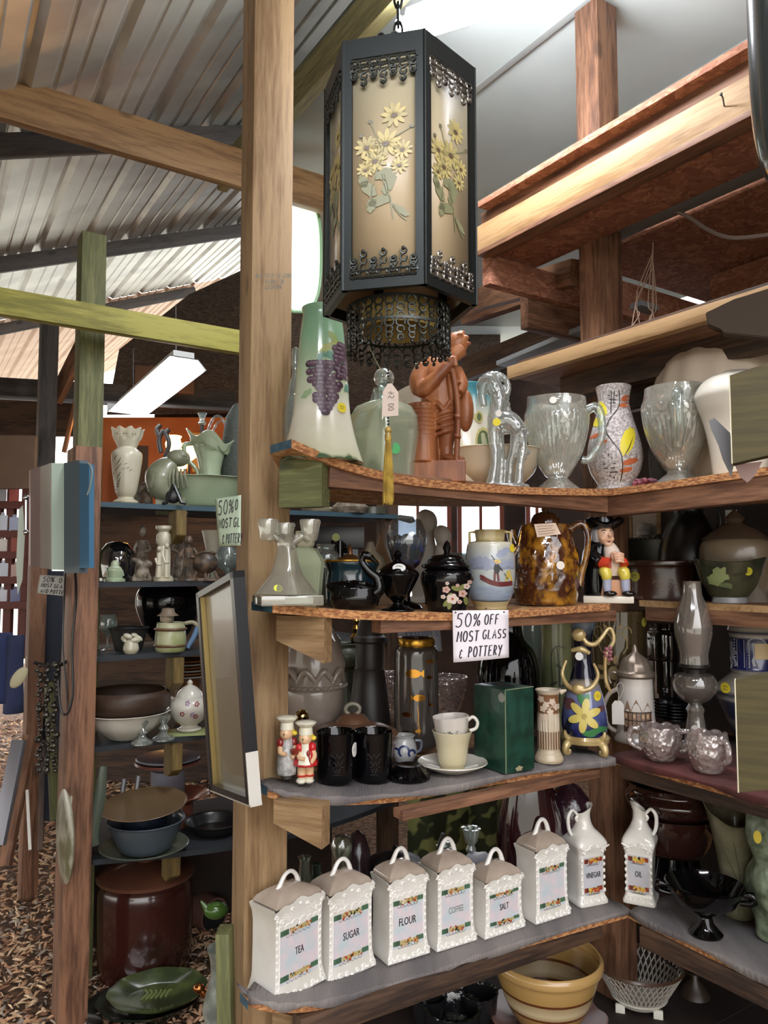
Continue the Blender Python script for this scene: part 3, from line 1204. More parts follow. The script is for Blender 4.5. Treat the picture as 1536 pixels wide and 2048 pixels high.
# hanging wire
mb = MB()
mb.tube([W(1322, 416, 2.3), W(1370, 430, 2.3), W(1420, 462, 2.25), W(1470, 476, 2.2), W(1560, 466, 2.1)], .006, 8, sm=5)
tag(mb.build('cable', M('grey cable', '8c7c74', .6)), 'grey cable sagging across the reddish deck at upper right', 'cable')
mb = MB()
for k_ in range(7):
    r_ = random.Random(k_)
    x_, y_ = 1290 + r_.uniform(-25, 25), 600 + r_.uniform(-10, 35)
    mb.tube([W(1306, 545 - 10 * k_, 2.3), W(x_, y_ - 20, 2.28), W(x_ + r_.uniform(-14, 14), y_, 2.25), W(x_ + r_.uniform(-20, 20), 655, 2.25)], .0016, 6, sm=4)
tag(mb.build('wire_tangle', M('tan wire', '9a7f6c', .6)), 'tangle of thin wires on the high shelf beside the brown post', 'wire')
# dim framing seen between the decks
for i, (a, b, w_, h_, mt_, lb) in enumerate([
    ((955, 600, 3.3), (1150, 545, 2.6), .04, .09, m_brown, 'brown joist end beside the right post, just under the loft'),
    ((930, 740, 4.0), (1190, 640, 3.2), .04, .12, m_dkwood, 'dark joist behind the carved figure, above the glass horse'),
    ((930, 640, 3.6), (1165, 560, 3.0), .05, .05, m_brown, 'pale brown batten behind the lantern hem'),
]):
    plank('ceiling_joist', W(*a), W(*b), w_, h_, mt_, label=lb, cat='beam')
slab2 = plank('grey_strip', W(1010, 730, 3.2), W(1300, 610, 2.6), .1, .02, M('grey housing enamel', '8f9496', .5), label='pale grey metal strip behind the high shelf edge', cat='strip')
# ------------------------------------------------------------------ fluorescent lamps
m_tube = emis('glowing fluorescent tube', 'f6f8ff', TUBE_POWER)
m_hous = M('white lamp housing', 'd9dcdc', .35)


def shop_light(label, p0, p1, width=.13, mat=None, tubes=2, bare=False):
    p0, p1 = Vector(p0), Vector(p1)
    t = thing('fluorescent_light', label, 'light', (p0 + p1) / 2)
    m = frame(p0, p1)
    L = (p1 - p0).length
    mb = MB()
    w = width / 2
    if bare:
        w = .03
    pts = [(-w, -.012), (-w * .62, .03), (w * .62, .03), (w, -.012), (w - .002, -.014), (w * .6, .026), (-w * .6, .026), (-w + .002, -.014)]
    vs = [(0, y, z) for y, z in pts] + [(L, y, z) for y, z in pts]
    mb.add(vs, [(i, (i + 1) % 8, 8 + (i + 1) % 8, 8 + i) for i in range(8)])
    mb.box(0, L, -w * .45, w * .45, .03, .055)
    mb.prism([(-.004, -.014), (-.004, .03), (0, .03), (0, -.014)], -w, w)
    o = mb.build('housing', m_hous)
    o.matrix_local = t.matrix_basis.inverted() @ m
    o.parent = t
    for i in range(tubes):
        y = (i - (tubes - 1) / 2) * width * .42
        mb = MB()
        mb.tube([(.02, y, -.004), (L - .02, y, -.004)], .024 if bare else .014, 12)
        o = mb.build('tube', mat or m_tube)
        o.parent = t
        o.matrix_local = t.matrix_basis.inverted() @ m
    for x in (.1, L - .1):
        mb = MB()
        mb.tube([(x, 0, .05), (x, 0, .3)], .0015, 6)
        o = mb.build('hanger', m_steel)
        o.parent = t
        o.matrix_local = t.matrix_basis.inverted() @ m
    return t


shop_light('bright fluorescent light hanging above the patterned lantern', W(812, 58, 2.3), W(1180, -70, 1.62), .13, bare=True, mat=emis('bright bare tube', 'f6f8ff', 62))
shop_light('fluorescent shop light overhead behind the viewer', (-.55, .05, 2.75), (.75, -.25, 2.75), .14)
shop_light('glowing fluorescent shop light hanging over the rear left shelves', W(255, 822, 3.9), W(368, 728, 3.2), .2, mat=emis('glowing rear tube', 'fbfcff', 8), tubes=2)
# ================================================================== hexagonal hanging lantern
LY = 1.22
lc = W(797, 402, LY)
kL = LY / FPX
o = thing('hanging_lantern', 'six-sided hanging lantern of dark metal with daisy-painted amber panels and filigree', 'lantern', lc)
o.rotation_euler = (0, 0, R(-5))
m_lan = M('dark bronze frame', '232726', .4, metal=.6)
m_fil = M('dark filigree metal', '3a3c38', .35, metal=.75)
m_fil_lit = M('lit filigree metal', '8f8a84', .3, metal=.85, col2='5f5a55', scale=60)  # paler copy of the dark filigree, for the panel in the light
m_amb = zmat('amber painted panel', 520 * kL, [(0, 'b09c7c'), (.28, 'b0a488'), (.6, 'bdb59c'), (1, 'a09680')], .35, .06, 8, .3)
nt = m_amb.node_tree
m_ambs = m_amb
RAD = 128
panels = []
# local z: 0 = middle
ztop, zbot = 262, -232


def panel(ang, wd, off):
    """one framed pane; ang = outward direction in the plan, off = distance from axis"""
    a = R(ang)
    n = Vector((math.cos(a), math.sin(a), 0))
    t = Vector((-n.y, n.x, 0))
    f = lambda x, y, z: n * (off + y) + t * x + Vector((0, 0, z))
    return f


faces = []
for i in range(6):
    ang = -98 + i * 60
    f = panel(ang, 84, 134)
    hw = 62
    mb = MB(kL)

    def fb(x0, x1, z0, z1, y0=-7, y1=5):
        mb.add([f(x, y, z) for z in (z0, z1) for y in (y0, y1) for x in (x0, x1)], [(0, 1, 3, 2), (4, 6, 7, 5), (0, 4, 5, 1), (2, 3, 7, 6), (0, 2, 6, 4), (1, 5, 7, 3)])
    fr = 20
    fb(-hw - 20, -hw, zbot, ztop)
    fb(hw, hw + 20, zbot, ztop)
    fb(-hw, hw, ztop - 40, ztop)
    fb(-hw, hw, zbot, zbot + 22)
    fr_ = mb.build('panel_frame', m_lan, o, smooth=30)
    mb = MB(kL)
    mb.add([f(-hw, -4, zbot + 20), f(hw, -4, zbot + 20), f(hw, -4, ztop - 38), f(-hw, -4, ztop - 38)], [(0, 1, 2, 3)])
    pn = mb.build('painted_pane', m_amb, fr_, mod=lambda q: setattr(q.modifiers.new('t', 'SOLIDIFY'), 'thickness', 0.001))
    if i in (0, 1, 5):
        S = lambda x, z: f(x, -.6, z)
        mb = MB(kL)
        rn = random.Random(11 + i)
        # stems and leaves
        mb.m = 2
        for q in ([(-4, -10), (6, -50), (30, -92), (44, -104)], [(0, -10), (12, -60), (18, -100)], [(-4, 20), (-20, -20), (-26, -60)]):
            mb.stroke(S, q, 2.2, sm=4)
        mb.stroke(S, [(-6, 40), (-20, 80), (-26, 92)], 2, sm=3)
        mb.stroke(S, [(20, 60), (44, 72), (52, 76)], 2, sm=3)
        for x, z, rx, rz_, rt in ((-30, -36, 20, 11, -50), (-10, -62, 24, 10, 10), (32, -84, 20, 6, -40), (10, -30, 22, 10, 60), (-24, -70, 14, 8, 70), (0, -10, 18, 10, 20), (-40, -20, 14, 9, -70)):
            mb.dab(S, x, z, rx, rz_, rt, n=16, rf=lambda a: 1 + .12 * math.sin(6 * a))
        for x, z, r_ in ((20, 104, 26), (4, 50, 30), (-34, 46, 24), (-18, 18, 26), (36, 34, 20), (30, 4, 18), (-36, 2, 18)):
            for p in range(10):
                a_ = 2 * PI * p / 10 + x
                mb.m = rn.choice([0, 0, 1])
                mb.dab(S, x + r_ * .55 * math.cos(a_), z + r_ * .5 * math.sin(a_), r_ * .48, r_ * .17, math.degrees(a_), n=10)
            mb.m = 3
            mb.dab(lambda a_, b_: f(a_, .2, b_), x, z - 2, r_ * .24, r_ * .18, n=10)
        for x, z in ((-27, 96), (54, 78), (-44, 70)):
            mb.m = 4
            mb.dab(S, x, z, 5, 4, n=8)
        mb.build('daisy_painting', [P('b9a86c'), P('a89a68'), P('7c7c5c'), P('5c4a38'), P('6a6450')], pn)
    # filigree bottom and top strips of the pane
    for top in (0, 1):
        mb = MB(kL)
        rn = random.Random(40 + i * 2 + top)
        z0 = (ztop - 44) if top else (zbot + 20)
        sg = -1 if top else 1
        hgt = 56
        S = lambda x, z: f(x, 5.5, z)
        for j in range(7):
            x = -hw + 4 + j * (2 * hw - 8) / 6
            hh = hgt * (.62 + .3 * (j % 2 == 1))
            for q in range(4):
                zz = z0 + sg * (8 + q * hh / 4)
                r_ = 8 - q * .8
                mb.tube([f(x + r_ * math.cos(u_), 5.5, zz + r_ * math.sin(u_)) for u_ in [R(v_ * 40 + q * 50) for v_ in range(8)]], 2.2, 5)
            mb.ball(f(x, 6, z0 + sg * hh), (4, 4, 4), 8, 6)
        for zz in (z0 + sg * 2, z0 + sg * 14):
            mb.tube([f(-hw - 2, 6, zz), f(hw + 2, 6, zz)], 2.4, 6)
        mb.build('pane_filigree', m_fil_lit if i in (1,) else m_fil, fr_)
# lower ring
mb = MB(kL)
RR = 104
zc = -258
for lev, zz in ((0, zbot - 2), (1, zbot - 46)):
    mb.lathe([(RR - 2, zz - 2), (RR + 2, zz - 2), (RR + 2, zz + 3), (RR - 2, zz + 3), (RR - 2, zz - 2)], 60)
for j in range(30):
    a = 2 * PI * j / 30
    for lev in (0, 1):
        z0 = zbot - 11 - lev * 44
        for q, (dz, r_, pw) in enumerate(((0, 9, 2.2), (-14, 7, 2.2), (-25 - 5 * (j % 2), 6, 2.2))):
            pts = []
            for v_ in range(9):
                u_ = R(v_ * 40 + j * 30)
                aa = a + r_ * math.cos(u_) / RR
                pts.append((RR * math.cos(aa), RR * math.sin(aa), z0 + dz + r_ * math.sin(u_)))
            mb.tube(pts, pw, 5)
    mb.ball((RR * math.cos(a), RR * math.sin(a), zbot - 92 + 4 * (j % 2)), 4, 8, 6)
mb.build('filigree_ring', m_fil, o)
# inner amber cylinder seen through the ring
mb = MB(kL)
mb.lathe([(78, zbot + 10), (80, zbot - 30), (78, zbot - 44)], 40)
mb.build('inner_glass', M('amber inner glass', 'a58f52', .4), o)
mb = MB(kL)
mb.add([(150 * math.cos(R(-98 + 30 + 60 * i)) * 1.0, 150 * math.sin(R(-98 + 30 + 60 * i)), ztop - 2) for i in range(6)], [tuple(range(6))])
mb.build('top_plate', m_lan, o)
mb = MB(kL)
rn = random.Random(3)
for j in range(24):
    a = 2 * PI * j / 24
    for q in range(2):
        mb.tube([((116 - q * 10) * math.cos(a + .07 * math.cos(R(v_ * 45))), (116 - q * 10) * math.sin(a + .07 * math.cos(R(v_ * 45))), ztop + 8 + q * 12 + 8 * math.sin(R(v_ * 45))) for v_ in range(8)], 2.4, 5)
mb.build('crown_filigree', m_fil, o)
mb = MB(kL)
mb.lathe([(0, ztop + 40), (10, ztop + 36), (30, ztop + 20), (70, ztop + 6), (110, ztop)], 30)
mb.build('cap', m_lan, o)


def chainlinks(mb, p0, p1, n, r, w):
    p0, p1 = Vector(p0), Vector(p1)
    for i in range(n):
        c = p0.lerp(p1, (i + .5) / n)
        L = (p1 - p0).length / n * .68
        ax = Vector((1, 0, 0)) if i % 2 else Vector((0, 1, 0))
        mb.tube([c + ax * r * math.cos(2 * PI * q / 12) + Vector((0, 0, L * math.sin(2 * PI * q / 12))) for q in range(13)], w, 6)


mb = MB(kL)
chainlinks(mb, (0, 0, ztop + 36), (0, 0, ztop + 330), 7, 9, 3)
mb.build('chain', m_lan, o)
# pull chain, tag and tassel
pc = W(778, 640, LY) - lc
xx, yy = pc.x / kL, pc.y / kL
px_ = lambda py: (W(778, py, LY).z - lc.z) / kL
mb = MB(kL)
rot = Matrix.Rotation(R(5), 4, 'Z')
z_ = px_(600)
zend = px_(858)
X0 = -20
while z_ > zend:
    mb.ball((X0, -20, z_), 2.5, 6, 5)
    z_ -= 6.5
mb.build('pull_chain', M('dark beads', '25201c', .3, metal=.5), o)
mb = MB(kL)
zt0 = px_(860)
mb.ball((X0, -20, zt0 - 4), (7, 7, 8), 12, 8)
mb.lathe([(5, zt0 - 8), (7, zt0 - 14), (7, zt0 - 24), (5, zt0 - 27)], 14, c=(X0, -20, 0))
rn = random.Random(2)
for i in range(46):
    a = 2 * PI * i / 46
    r_ = rn.uniform(2, 8)
    e_ = rn.uniform(0, 8)
    mb.tube([(X0 + 4 * math.cos(a), -20 + 4 * math.sin(a), zt0 - 24), (X0 + (r_ + 1) * math.cos(a), -20 + (r_ + 1) * math.sin(a), zt0 - 80), (X0 + r_ * 1.3 * math.cos(a), -20 + r_ * 1.3 * math.sin(a), px_(1012) + e_)], 1.3, 4)
mb.build('tassel', M('gold rayon tassel', 'a68a3c', .4, col2='80672a', scale=60), o)
mb = MB(kL)
mb.tube([(X0 + 2, -23, px_(768)), (X0 - 20, -22, px_(735)), (X0 - 46, -10, px_(680))], .8, 5)
mb.build('tag_string', P('8a8468', .8), o)
mb = MB(kL)
ztg = px_(806)
mb.prism([(X0 - 12, ztg - 33), (X0 + 21, ztg - 31), (X0 + 21, ztg + 16), (X0 + 8, ztg + 34), (X0 + 0, ztg + 34), (X0 - 10, ztg + 18)], -27, -26)
tg = mb.build('price_tag', P('b5a498', .8), o)
mb = MB(kL)

Sr = lambda x, z: Vector((X0 + 12 - z * 1.0, -27.6, ztg + 18 - x))
hand(mb, Sr, '45.00', 0, 0, 11, 8, 1.1)
mb.build('handwriting', P('3a342e', .7), tg)
# ================================================================== top shelf
g_clear = glass('clear pressed glass', body=.10, gloss=.22)
g_pattern = glass('patterned clear glass', body=.24, gloss=.24, bump=.35, bscale=55, stretch=(1, 1, .55), bodycol='d8d0c4')
g_heavy = glass('heavy clear glass', body=.16, gloss=.34, tint='d9e2de', bump=.35, bscale=40)
g_frost = glass('frosted green white glass', body=.34, gloss=.22, bodycol='cdd4bd', rough=.12, tint='dfe6d6')
g_milk = M('white milk glass', 'e6e2d6', .2, coat=.6, col2='dcd6c6', scale=8)
m_porc = M('white porcelain', 'd9d5c8', .22, coat=.5, col2='cec9ba', scale=6)
m_gold = M('gold trim', 'c89a3e', .25, metal=.9)
m_carv = M('carved reddish wood', 'a5683f', .42, col2='7c4527', scale=7, bump=.25, bscale=30, stretch=(3, 3, .6), spec=.5)
m_blk = M('black glass', '050506', .07, spec=.4)
m_blkc = M('black glazed ceramic', '08080a', .12, coat=.15, spec=.4)

# --- grape vase
loc = on('S1', 642, .075)
o, k = item('grape_vase', 'tall flared pottery vase painted with purple grapes at the end of the top shelf', 'vase', loc)
prof = [(86, 0), (84, 3), (70, 45), (59, 95), (54, 150), (51, 190), (45, 260), (40, 300), (42, 316)]
rz = RZ(prof)
MB(k).lathe(shell(prof, 4), 56).build('body', zmat('grape vase glaze', 316 * k, [(0, '3c5238'), (.03, 'b9b79c'), (.3, 'dcd8c6'), (.55, 'b4c6a4'), (.8, '86ad8b'), (1, '7aa283')], .2, .25, 14), o)
S = wrap(rz, .7)
rn = random.Random(5)
mb = MB(k)
for (cx, zt, zb, w0) in ((6, 190, 84, 32), (42, 232, 162, 16)):
    n = int((zt - zb) / 8)
    for i in range(n):
        z = zt - i * (zt - zb) / n
        w = w0 * (1 - .75 * max(0, (i / n - .3) / .7))
        for q in range(int(w / 4.5) + 2):
            x = cx + rn.uniform(-w, w)
            mb.m = rn.choice([0, 1, 1])
            mb.dab(lambda a, b, e=rn.uniform(0, .5): wrap(rz, .8 + e)(a, b), x, z, 7.5, n=12)
            mb.m = 2
            mb.dab(wrap(rz, 1.5), x - 2, z + 2, 2.6, n=8)
mb.build('grape_painting', [P('42303c'), P('5a4450'), P('7a6874')], o)
mb = MB(k)
for x, z, r_, rt, c in ((8, 222, 16, 40, 0), (22, 246, 14, -50, 1), (38, 200, 13, 20, 2), (-2, 205, 12, 60, 2), (-22, 178, 12, 80, 2), (52, 150, 12, 60, 2), (-30, 130, 13, 40, 3), (28, 236, 10, 10, 0), (14, 208, 16, -20, 2), (55, 214, 9, 80, 2)):
    mb.m = c
    mb.dab(S, x, z, r_, r_ * .5, rt, n=12, rf=lambda a: 1 + .2 * math.sin(5 * a))
mb.build('leaf_painting', [P('a9b06e'), P('8fa05c'), P('5f8c78'), P('94ac86')], o)
sticker(o, k, wrap(rz, 1.4), 40, 104, 9, 'e2cf2f', 10)

# --- glass decanter
loc = on('S1', 768, .10)
o, k = item('glass_decanter', 'square clear glass decanter with ball stopper behind the hanging tag', 'decanter', loc)
prof = [(44, 0), (50, 4), (50, 30), (57, 90), (56, 130), (46, 150), (24, 160)]
MB(k).lathe([(0, 0)] + prof, 48, rf=sqr(5, 45)).lathe([(0, 2)] + [(a - 4, b + 2) for a, b in prof], 48, rf=sqr(5, 45)).build('body', g_frost, o)
MB(k).lathe([(20, 158), (18, 172), (24, 178), (22, 186), (20, 172)], 24).build('neck', g_clear, o)
MB(k).lathe([(10, 165), (10, 188), (14, 192)], 20).ball((0, 0, 208), 21, 24, 16).build('stopper', g_heavy, o)
sticker(o, k, flatS(-57), 22, 56, 10, '52b56c', 11, ink=False)

# --- striped lid jar and things behind the grape vase
loc = on('S1', 728, .24)
o, k = item('ribbed_lid_jar', 'cream glass jar with black ribbed collar between grape vase and decanter', 'jar', loc)
MB(k).lathe(shell([(30, 0), (42, 10), (46, 60), (40, 95), (20, 112)], 3), 32).build('body', M('cream glass', 'cfc8b4', .25), o)
mb = MB(k)
for i in range(6):
    mb.m = i % 2
    mb.lathe([(20 - i * .4, 110 + i * 6), (23 - i, 113 + i * 6), (20 - i * .4, 116 + i * 6)], 24)
mb.build('collar', [P('d8d4c8'), P('2a2a28')], o)
MB(k).tube([(8, 0, 145), (26, 0, 190)], [7, 10], 12).build('neck', g_clear, o)
loc = on('S1', 588, .20)
o, k = item('tall_glass_bottle', 'tall clear glass piece half hidden behind the pine post, left of the grape vase', 'bottle', loc)
MB(k).lathe([(0, 0), (22, 2), (20, 120), (15, 170), (8, 185), (6, 195), (9, 215), (7, 245), (0, 250)], 24).build('body', g_heavy, o)
MB(k).lathe([(22, 60), (26, 80), (22, 130), (8, 150), (24, 110)], 20).build('collar', g_clear, o)

# --- pitcher and basin behind the carved man
loc = on('S1', 925, .27)
o, k = item('wash_pitcher', 'white porcelain pitcher with turquoise rim and cameo medallion behind the carved man', 'pitcher', loc)
prof = [(58, 0), (72, 20), (80, 70), (74, 130), (66, 190), (70, 215)]
MB(k).lathe(shell(prof, 4), 48).build('body', zmat('wash pitcher glaze', 215 * k, [(0, 'd8cfb8'), (.68, 'e2dccb'), (.80, 'b5c6bc'), (.9, '5aa5b2'), (1, '4597a8')], .15, .03, 8, .7), o)
rz = RZ(prof)
mb = MB(k)
S = wrap(rz, .8)
mb.m = 0; mb.dab(S, 42, 98, 16, 28, 0, n=26, rf=lambda a: 1 + .05 * math.sin(12 * a))
mb.m = 1; mb.dab(wrap(rz, 1.2), 42, 98, 12, 22, n=22)
mb.m = 2; mb.dab(wrap(rz, 1.6), 43, 98, 5, 15, 10, n=12)
mb.dab(wrap(rz, 1.6), 41, 110, 4, 5)
mb.m = 0; mb.dab(S, 34, 146, 8, 12, n=16)
mb.m = 1; mb.dab(wrap(rz, 1.2), 34, 146, 4.5, 8, n=14)
mb.m = 0
for i in range(7):
    mb.stroke(S, [(14 + i * 2, 150 - 2 * i), (20 + i, 158 - i * 3), (26, 146 + (i % 2) * 6)], 1.3)
mb.build('medallion', [P('c3b77a'), P('5b6a44'), P('b9bb98')], o)
MB(k).tube([(-66, 0, 190), (-112, 0, 170), (-118, 0, 110), (-76, 0, 60)], [9, 8, 8, 7], 12, sm=6).build('handle', m_porc, o)
loc = on('S1', 985, .2)
o, k = item('wash_basin', 'wide white porcelain basin in front of the turquoise rimmed pitcher', 'basin', loc)
prof = [(40, 0), (48, 3), (52, 10), (84, 40), (98, 78), (104, 84)]
MB(k).lathe(shell(prof, 4), 56).build('body', M('cream porcelain', 'c4bba6', .22, coat=.5, col2='b8ad97', scale=9), o)
loc = on('S1', 822, .25)
mb = MB(kof(loc))
mb.lathe([(0, 0), (44, 4), (46, 60), (30, 130), (22, 180), (30, 200), (34, 210), (28, 204), (18, 180), (26, 130), (40, 60), (0, 8)], 40, rf=lambda a, r, z: (r, z + (14 * math.cos(a) if z > 170 else 0)))
solo('white_ewer', 'white ewer with a wavy lip between the decanter and the carved man', 'pitcher', loc, mb, m_porc)

# --- carved fisherman
loc = on('S1', 873, .065)
k = kof(loc)
mb = MB(k)
mb.box(-60, 58, -34, 34, 0, 44)
mb.lathe([(0, 40), (33, 42), (32, 70), (29, 110), (27, 150), (0, 152)], 24, c=(-28, -8, 0))
for i in range(9):
    mb.lathe([(29, 78 + i * 8.5), (31.5, 81 + i * 8.5), (29, 84 + i * 8.5)], 24, c=(-28, -8, 0))
mb.lathe([(25, 148), (32, 153), (31, 160), (20, 162), (0, 158)], 24, c=(-28, -8, 0))
for i in range(20):
    a = i * PI / 10
    mb.ball((-28 + 30 * math.cos(a), -8 + 30 * math.sin(a), 157), 3.4, 6, 4)
# legs, feet
mb.tube([(18, 4, 150), (22, -4, 110), (20, 0, 75), (20, 0, 46)], [22, 19, 15, 14], 14, sm=3)
mb.tube([(-6, 10, 150), (-4, 8, 90), (-2, 8, 46)], [20, 16, 14], 14, sm=3)
mb.ball((34, -12, 50), (24, 12, 8), 16, 8, (0, 8, -10))
mb.ball((12, 14, 50), (20, 11, 7), 16, 8)
for i in range(4):
    mb.ball((52 + i * .6, -18 + i * 5, 49 - i * .2), (5, 3, 4), 8, 6)
# shorts folds
for zz, rr in ((96, 22), (108, 25), (120, 27), (134, 30)):
    mb.tube([(-6, -18, zz - 2), (16, -25, zz + 6), (36, -14, zz + 12), (44, 0, zz + 10)], [3, 5, 5, 3], 8, sm=4)
mb.ball((14, 0, 132), (32, 24, 28))
# coat
mb.tube([(8, 2, 150), (4, 2, 190), (2, 2, 225), (10, 2, 252)], [34, 38, 40, 26], 18, sm=4, flat=.75)
mb.tube([(34, -14, 146), (30, -24, 180), (26, -24, 215), (22, -16, 240)], [3, 5, 5, 4], 8, sm=3)
mb.tube([(-20, -16, 172), (4, -26, 158), (16, -26, 146), (30, -18, 168)], [4, 5, 4, 4], 8, sm=3)
# arms
mb.tube([(-24, -6, 238), (-36, -16, 208), (-30, -26, 186), (-4, -34, 204), (18, -36, 226), (28, -34, 236)], [17, 18, 16, 14, 11, 9], 14, sm=4)
mb.ball((30, -36, 240), (11, 9, 12))
for i in range(4):
    mb.ball((36 + i, -42, 246 - i * 5), (6, 4, 3.2), 8, 6)
mb.tube([(40, 4, 232), (52, -8, 200), (46, -20, 180)], [15, 14, 11], 12, sm=3)
# pole and creel
mb.tube([(22, -30, 268), (34, -32, 220), (44, -26, 140), (40, -22, 46)], [4, 6, 6, 6], 10, sm=3)
for zz in (90, 130, 172, 200):
    mb.tube([(42, -26, zz), (43, -27, zz + 4)], 8, 10)
mb.ball((60, 8, 150), (17, 18, 44))
# head with swept beard and topknot, looking up to the right
mb.ball((42, -4, 284), (24, 20, 26), 20, 14, (0, 25, 0))
mb.tube([(50, -12, 270), (38, -20, 256), (28, -24, 238)], [16, 13, 6], 12, sm=4)
for i in range(9):
    mb.tube([(54 - i * 3, -24 + abs(i - 4) * 1.5, 274), (36 - i * 1.6, -30 + abs(i - 4), 250), (28 - i * .6, -30, 236)], [2.4, 2, 1.2], 6, sm=3)
mb.ball((62, -10, 296), (6, 6, 5))
mb.ball((50, -20, 300), (7, 5, 3), 8, 6)
mb.ball((68, -8, 284), (4, 8, 3), 8, 6)
mb.ball((46, -22, 292), (3, 3, 2.4), 8, 6)
mb.ball((52, 2, 308), (9, 9, 6))
mb.tube([(30, -18, 290), (24, -18, 276)], [4, 4], 8)
o = solo('carved_fisherman', 'reddish carved wooden bearded man beside a barrel, basket at his hip', 'figurine', loc, mb, m_carv, mod=blend(1.7, k, 1))

# --- glass horse
loc = on('S1', 1008, .07)
k = kof(loc)
mb = MB(k)
mb.lathe([(0, 0), (52, 0), (53, 5), (48, 9), (0, 9)], 32, sq=(1, .55))
mb.tube([(-24, -6, 6), (-16, -6, 60), (-20, -4, 110), (-14, 0, 140), (-8, 0, 175), (-14, 0, 205)], [13, 9, 11, 18, 18, 16], 16, sm=4)
mb.tube([(-14, 0, 200), (-26, 0, 222), (-38, 0, 212), (-42, 0, 190), (-38, 0, 168)], [18, 17, 13, 9, 8], 14, sm=4)
mb.tube([(-10, 0, 140), (14, 2, 138), (32, 4, 118)], [18, 20, 18], 16, sm=4)
mb.tube([(10, 8, 6), (14, 6, 50), (22, 4, 80), (30, 4, 116)], [10, 8, 10, 15], 14, sm=4)
mb.tube([(30, -6, 6), (34, -4, 50), (40, 0, 84), (34, 2, 116)], [10, 8, 9, 14], 14, sm=4)
mb.tube([(-6, 8, 6), (-4, 6, 60), (-10, 4, 120)], [10, 8, 12], 12, sm=4)
for i in range(13):
    a = R(200 - i * 16)
    mb.ball((-18 + 30 * math.cos(a) * -1, 0, 205 + 30 * math.sin(a)), (7, 7, 7), 10, 8)
for i in range(9):
    mb.ball((4 + i * 1.5 - (i > 5) * (i - 5) * 3, 0, 205 - i * 11), (8, 6, 7), 10, 8)
for i in range(6):
    mb.ball((44 + 5 * math.sin(i * 2), 2, 122 - i * 12), (7, 6, 7), 10, 8)
mb.ball((-30, -8, 225), (4, 3, 8))
o = solo('glass_horse', 'clear glass rearing horse figurine with curly mane', 'figurine', loc, mb, glass('figurine glass', body=.2, gloss=.32, tint='d2d4d0', bump=.25, bscale=45), mod=blend(2.2, k, 2))
o2, k2 = item('dummy', None, None, loc) if 0 else (None, None)
mb = MB(k)
mb.dab(flatS(-22), -12, 132, 8, n=18)
st = mb.build('price_sticker', P('e6d531', .6), o)
mb = MB(k)
mb.dab(flatS(-20), -8, 150, 6, 7, n=18)
st = mb.build('price_sticker', P('e8e4dc', .6), o)


# --- iris glass pitchers
def iris_pitcher(px, back, label, hside, s=1.0, shelf_='S1'):
    loc = on(shelf_, px, back)
    o, k = item('glass_pitcher', label, 'pitcher', loc)
    k *= s
    prof = [(46, 0), (44, 3), (24, 20), (20, 26), (26, 32), (44, 64), (58, 104), (64, 146), (60, 168), (58, 186)]
    rib = lambda a, r, z: (r + (0.9 * math.cos(44 * a) if 60 < z < 160 else 0), z + (6 * max(0, math.cos(a - (0 if hside else -PI / 2) + PI)) ** 6 if z > 180 else 0))
    MB(k).lathe([(0, 2)] + [(p.x, p.y) for p in cr([Vector(p) for p in prof], 5)] + [(55, 186), (55, 168), (60, 146), (54, 104), (40, 64), (20, 36), (0, 34)], 88, rf=rib).build('body', g_pattern, o)
    mb = MB(k)
    rz = RZ(prof)
    S = wrap(rz, 1.2)
    for cx in (-26, 22):
        for j in range(5):
            a = R(50 + j * 70)
            mb.dab(S, cx + 9 * math.cos(a), 132 + 10 * math.sin(a), 7, 3.5, math.degrees(a), n=12)
        mb.stroke(S, [(cx, 124), (cx * .8, 100), (cx * .4, 60)], 2)
        mb.stroke(S, [(cx * .4, 60), (cx * 1.1, 90), (cx * 1.5, 118)], 4, taper=True)
    mb.build('iris_relief', glass('raised glass relief', body=.3, gloss=.4, tint='e6e6e0', bodycol='e8e4da'), o)
    if hside:
        pts = [(58, 0, 160), (78, 0, 166), (88, 0, 140), (84, 0, 96), (62, 0, 62), (48, 0, 62)]
    else:
        pts = [(2, -60, 156), (3, -82, 160), (4, -90, 130), (4, -80, 90), (3, -56, 70)]
    MB(k).tube(pts, [10, 10, 8, 8, 8, 8][:len(pts)], 12, sm=6).build('handle', g_heavy, o)
    return o, k, rz


o, k, rz = iris_pitcher(1117, .07, 'footed iris patterned glass pitcher with its handle to the right', True)
sticker(o, k, wrap(rz, 1.5), -6, 172, 7, 'e4e0da', ink=False)
iris_pitcher(1360, .1, 'footed iris patterned glass pitcher whose handle faces forward, right of the speckled vase', False, 1.06, 'R1')

# --- speckled vase
loc = on('S1', 1219, .065)
loc = on('R1', 1233, .05)
o, k = item('speckled_vase', 'mottled grey vase with yellow leaves, rust petals and black line marks', 'vase', loc)
prof = [(40, 0), (41, 3), (37, 14), (50, 36), (57, 66), (53, 98), (43, 132), (33, 168), (32, 184), (36, 206), (37, 210)]
rz = RZ(prof)
MB(k).lathe(shell(prof, 4), 56).build('body', M('speckled grey glaze', 'd2cac6', .4, col2='8f8584', scale=150, lo=.35, hi=.62, detail=5, coat=.3), o)
S, S2 = wrap(rz, .7), wrap(rz, 1.1)
mb = MB(k)
mb.m = 0
for x, z, rx, ry, rt in ((26, 92, 13, 30, -18), (-24, 162, 9, 18, 20), (-32, 136, 10, 12, 70)):
    mb.dab(S, x, z, rx, ry, rt, n=26, rf=lambda a: 1 + .07 * math.sin(11 * a) + .05 * math.sin(17 * a))
mb.m = 1
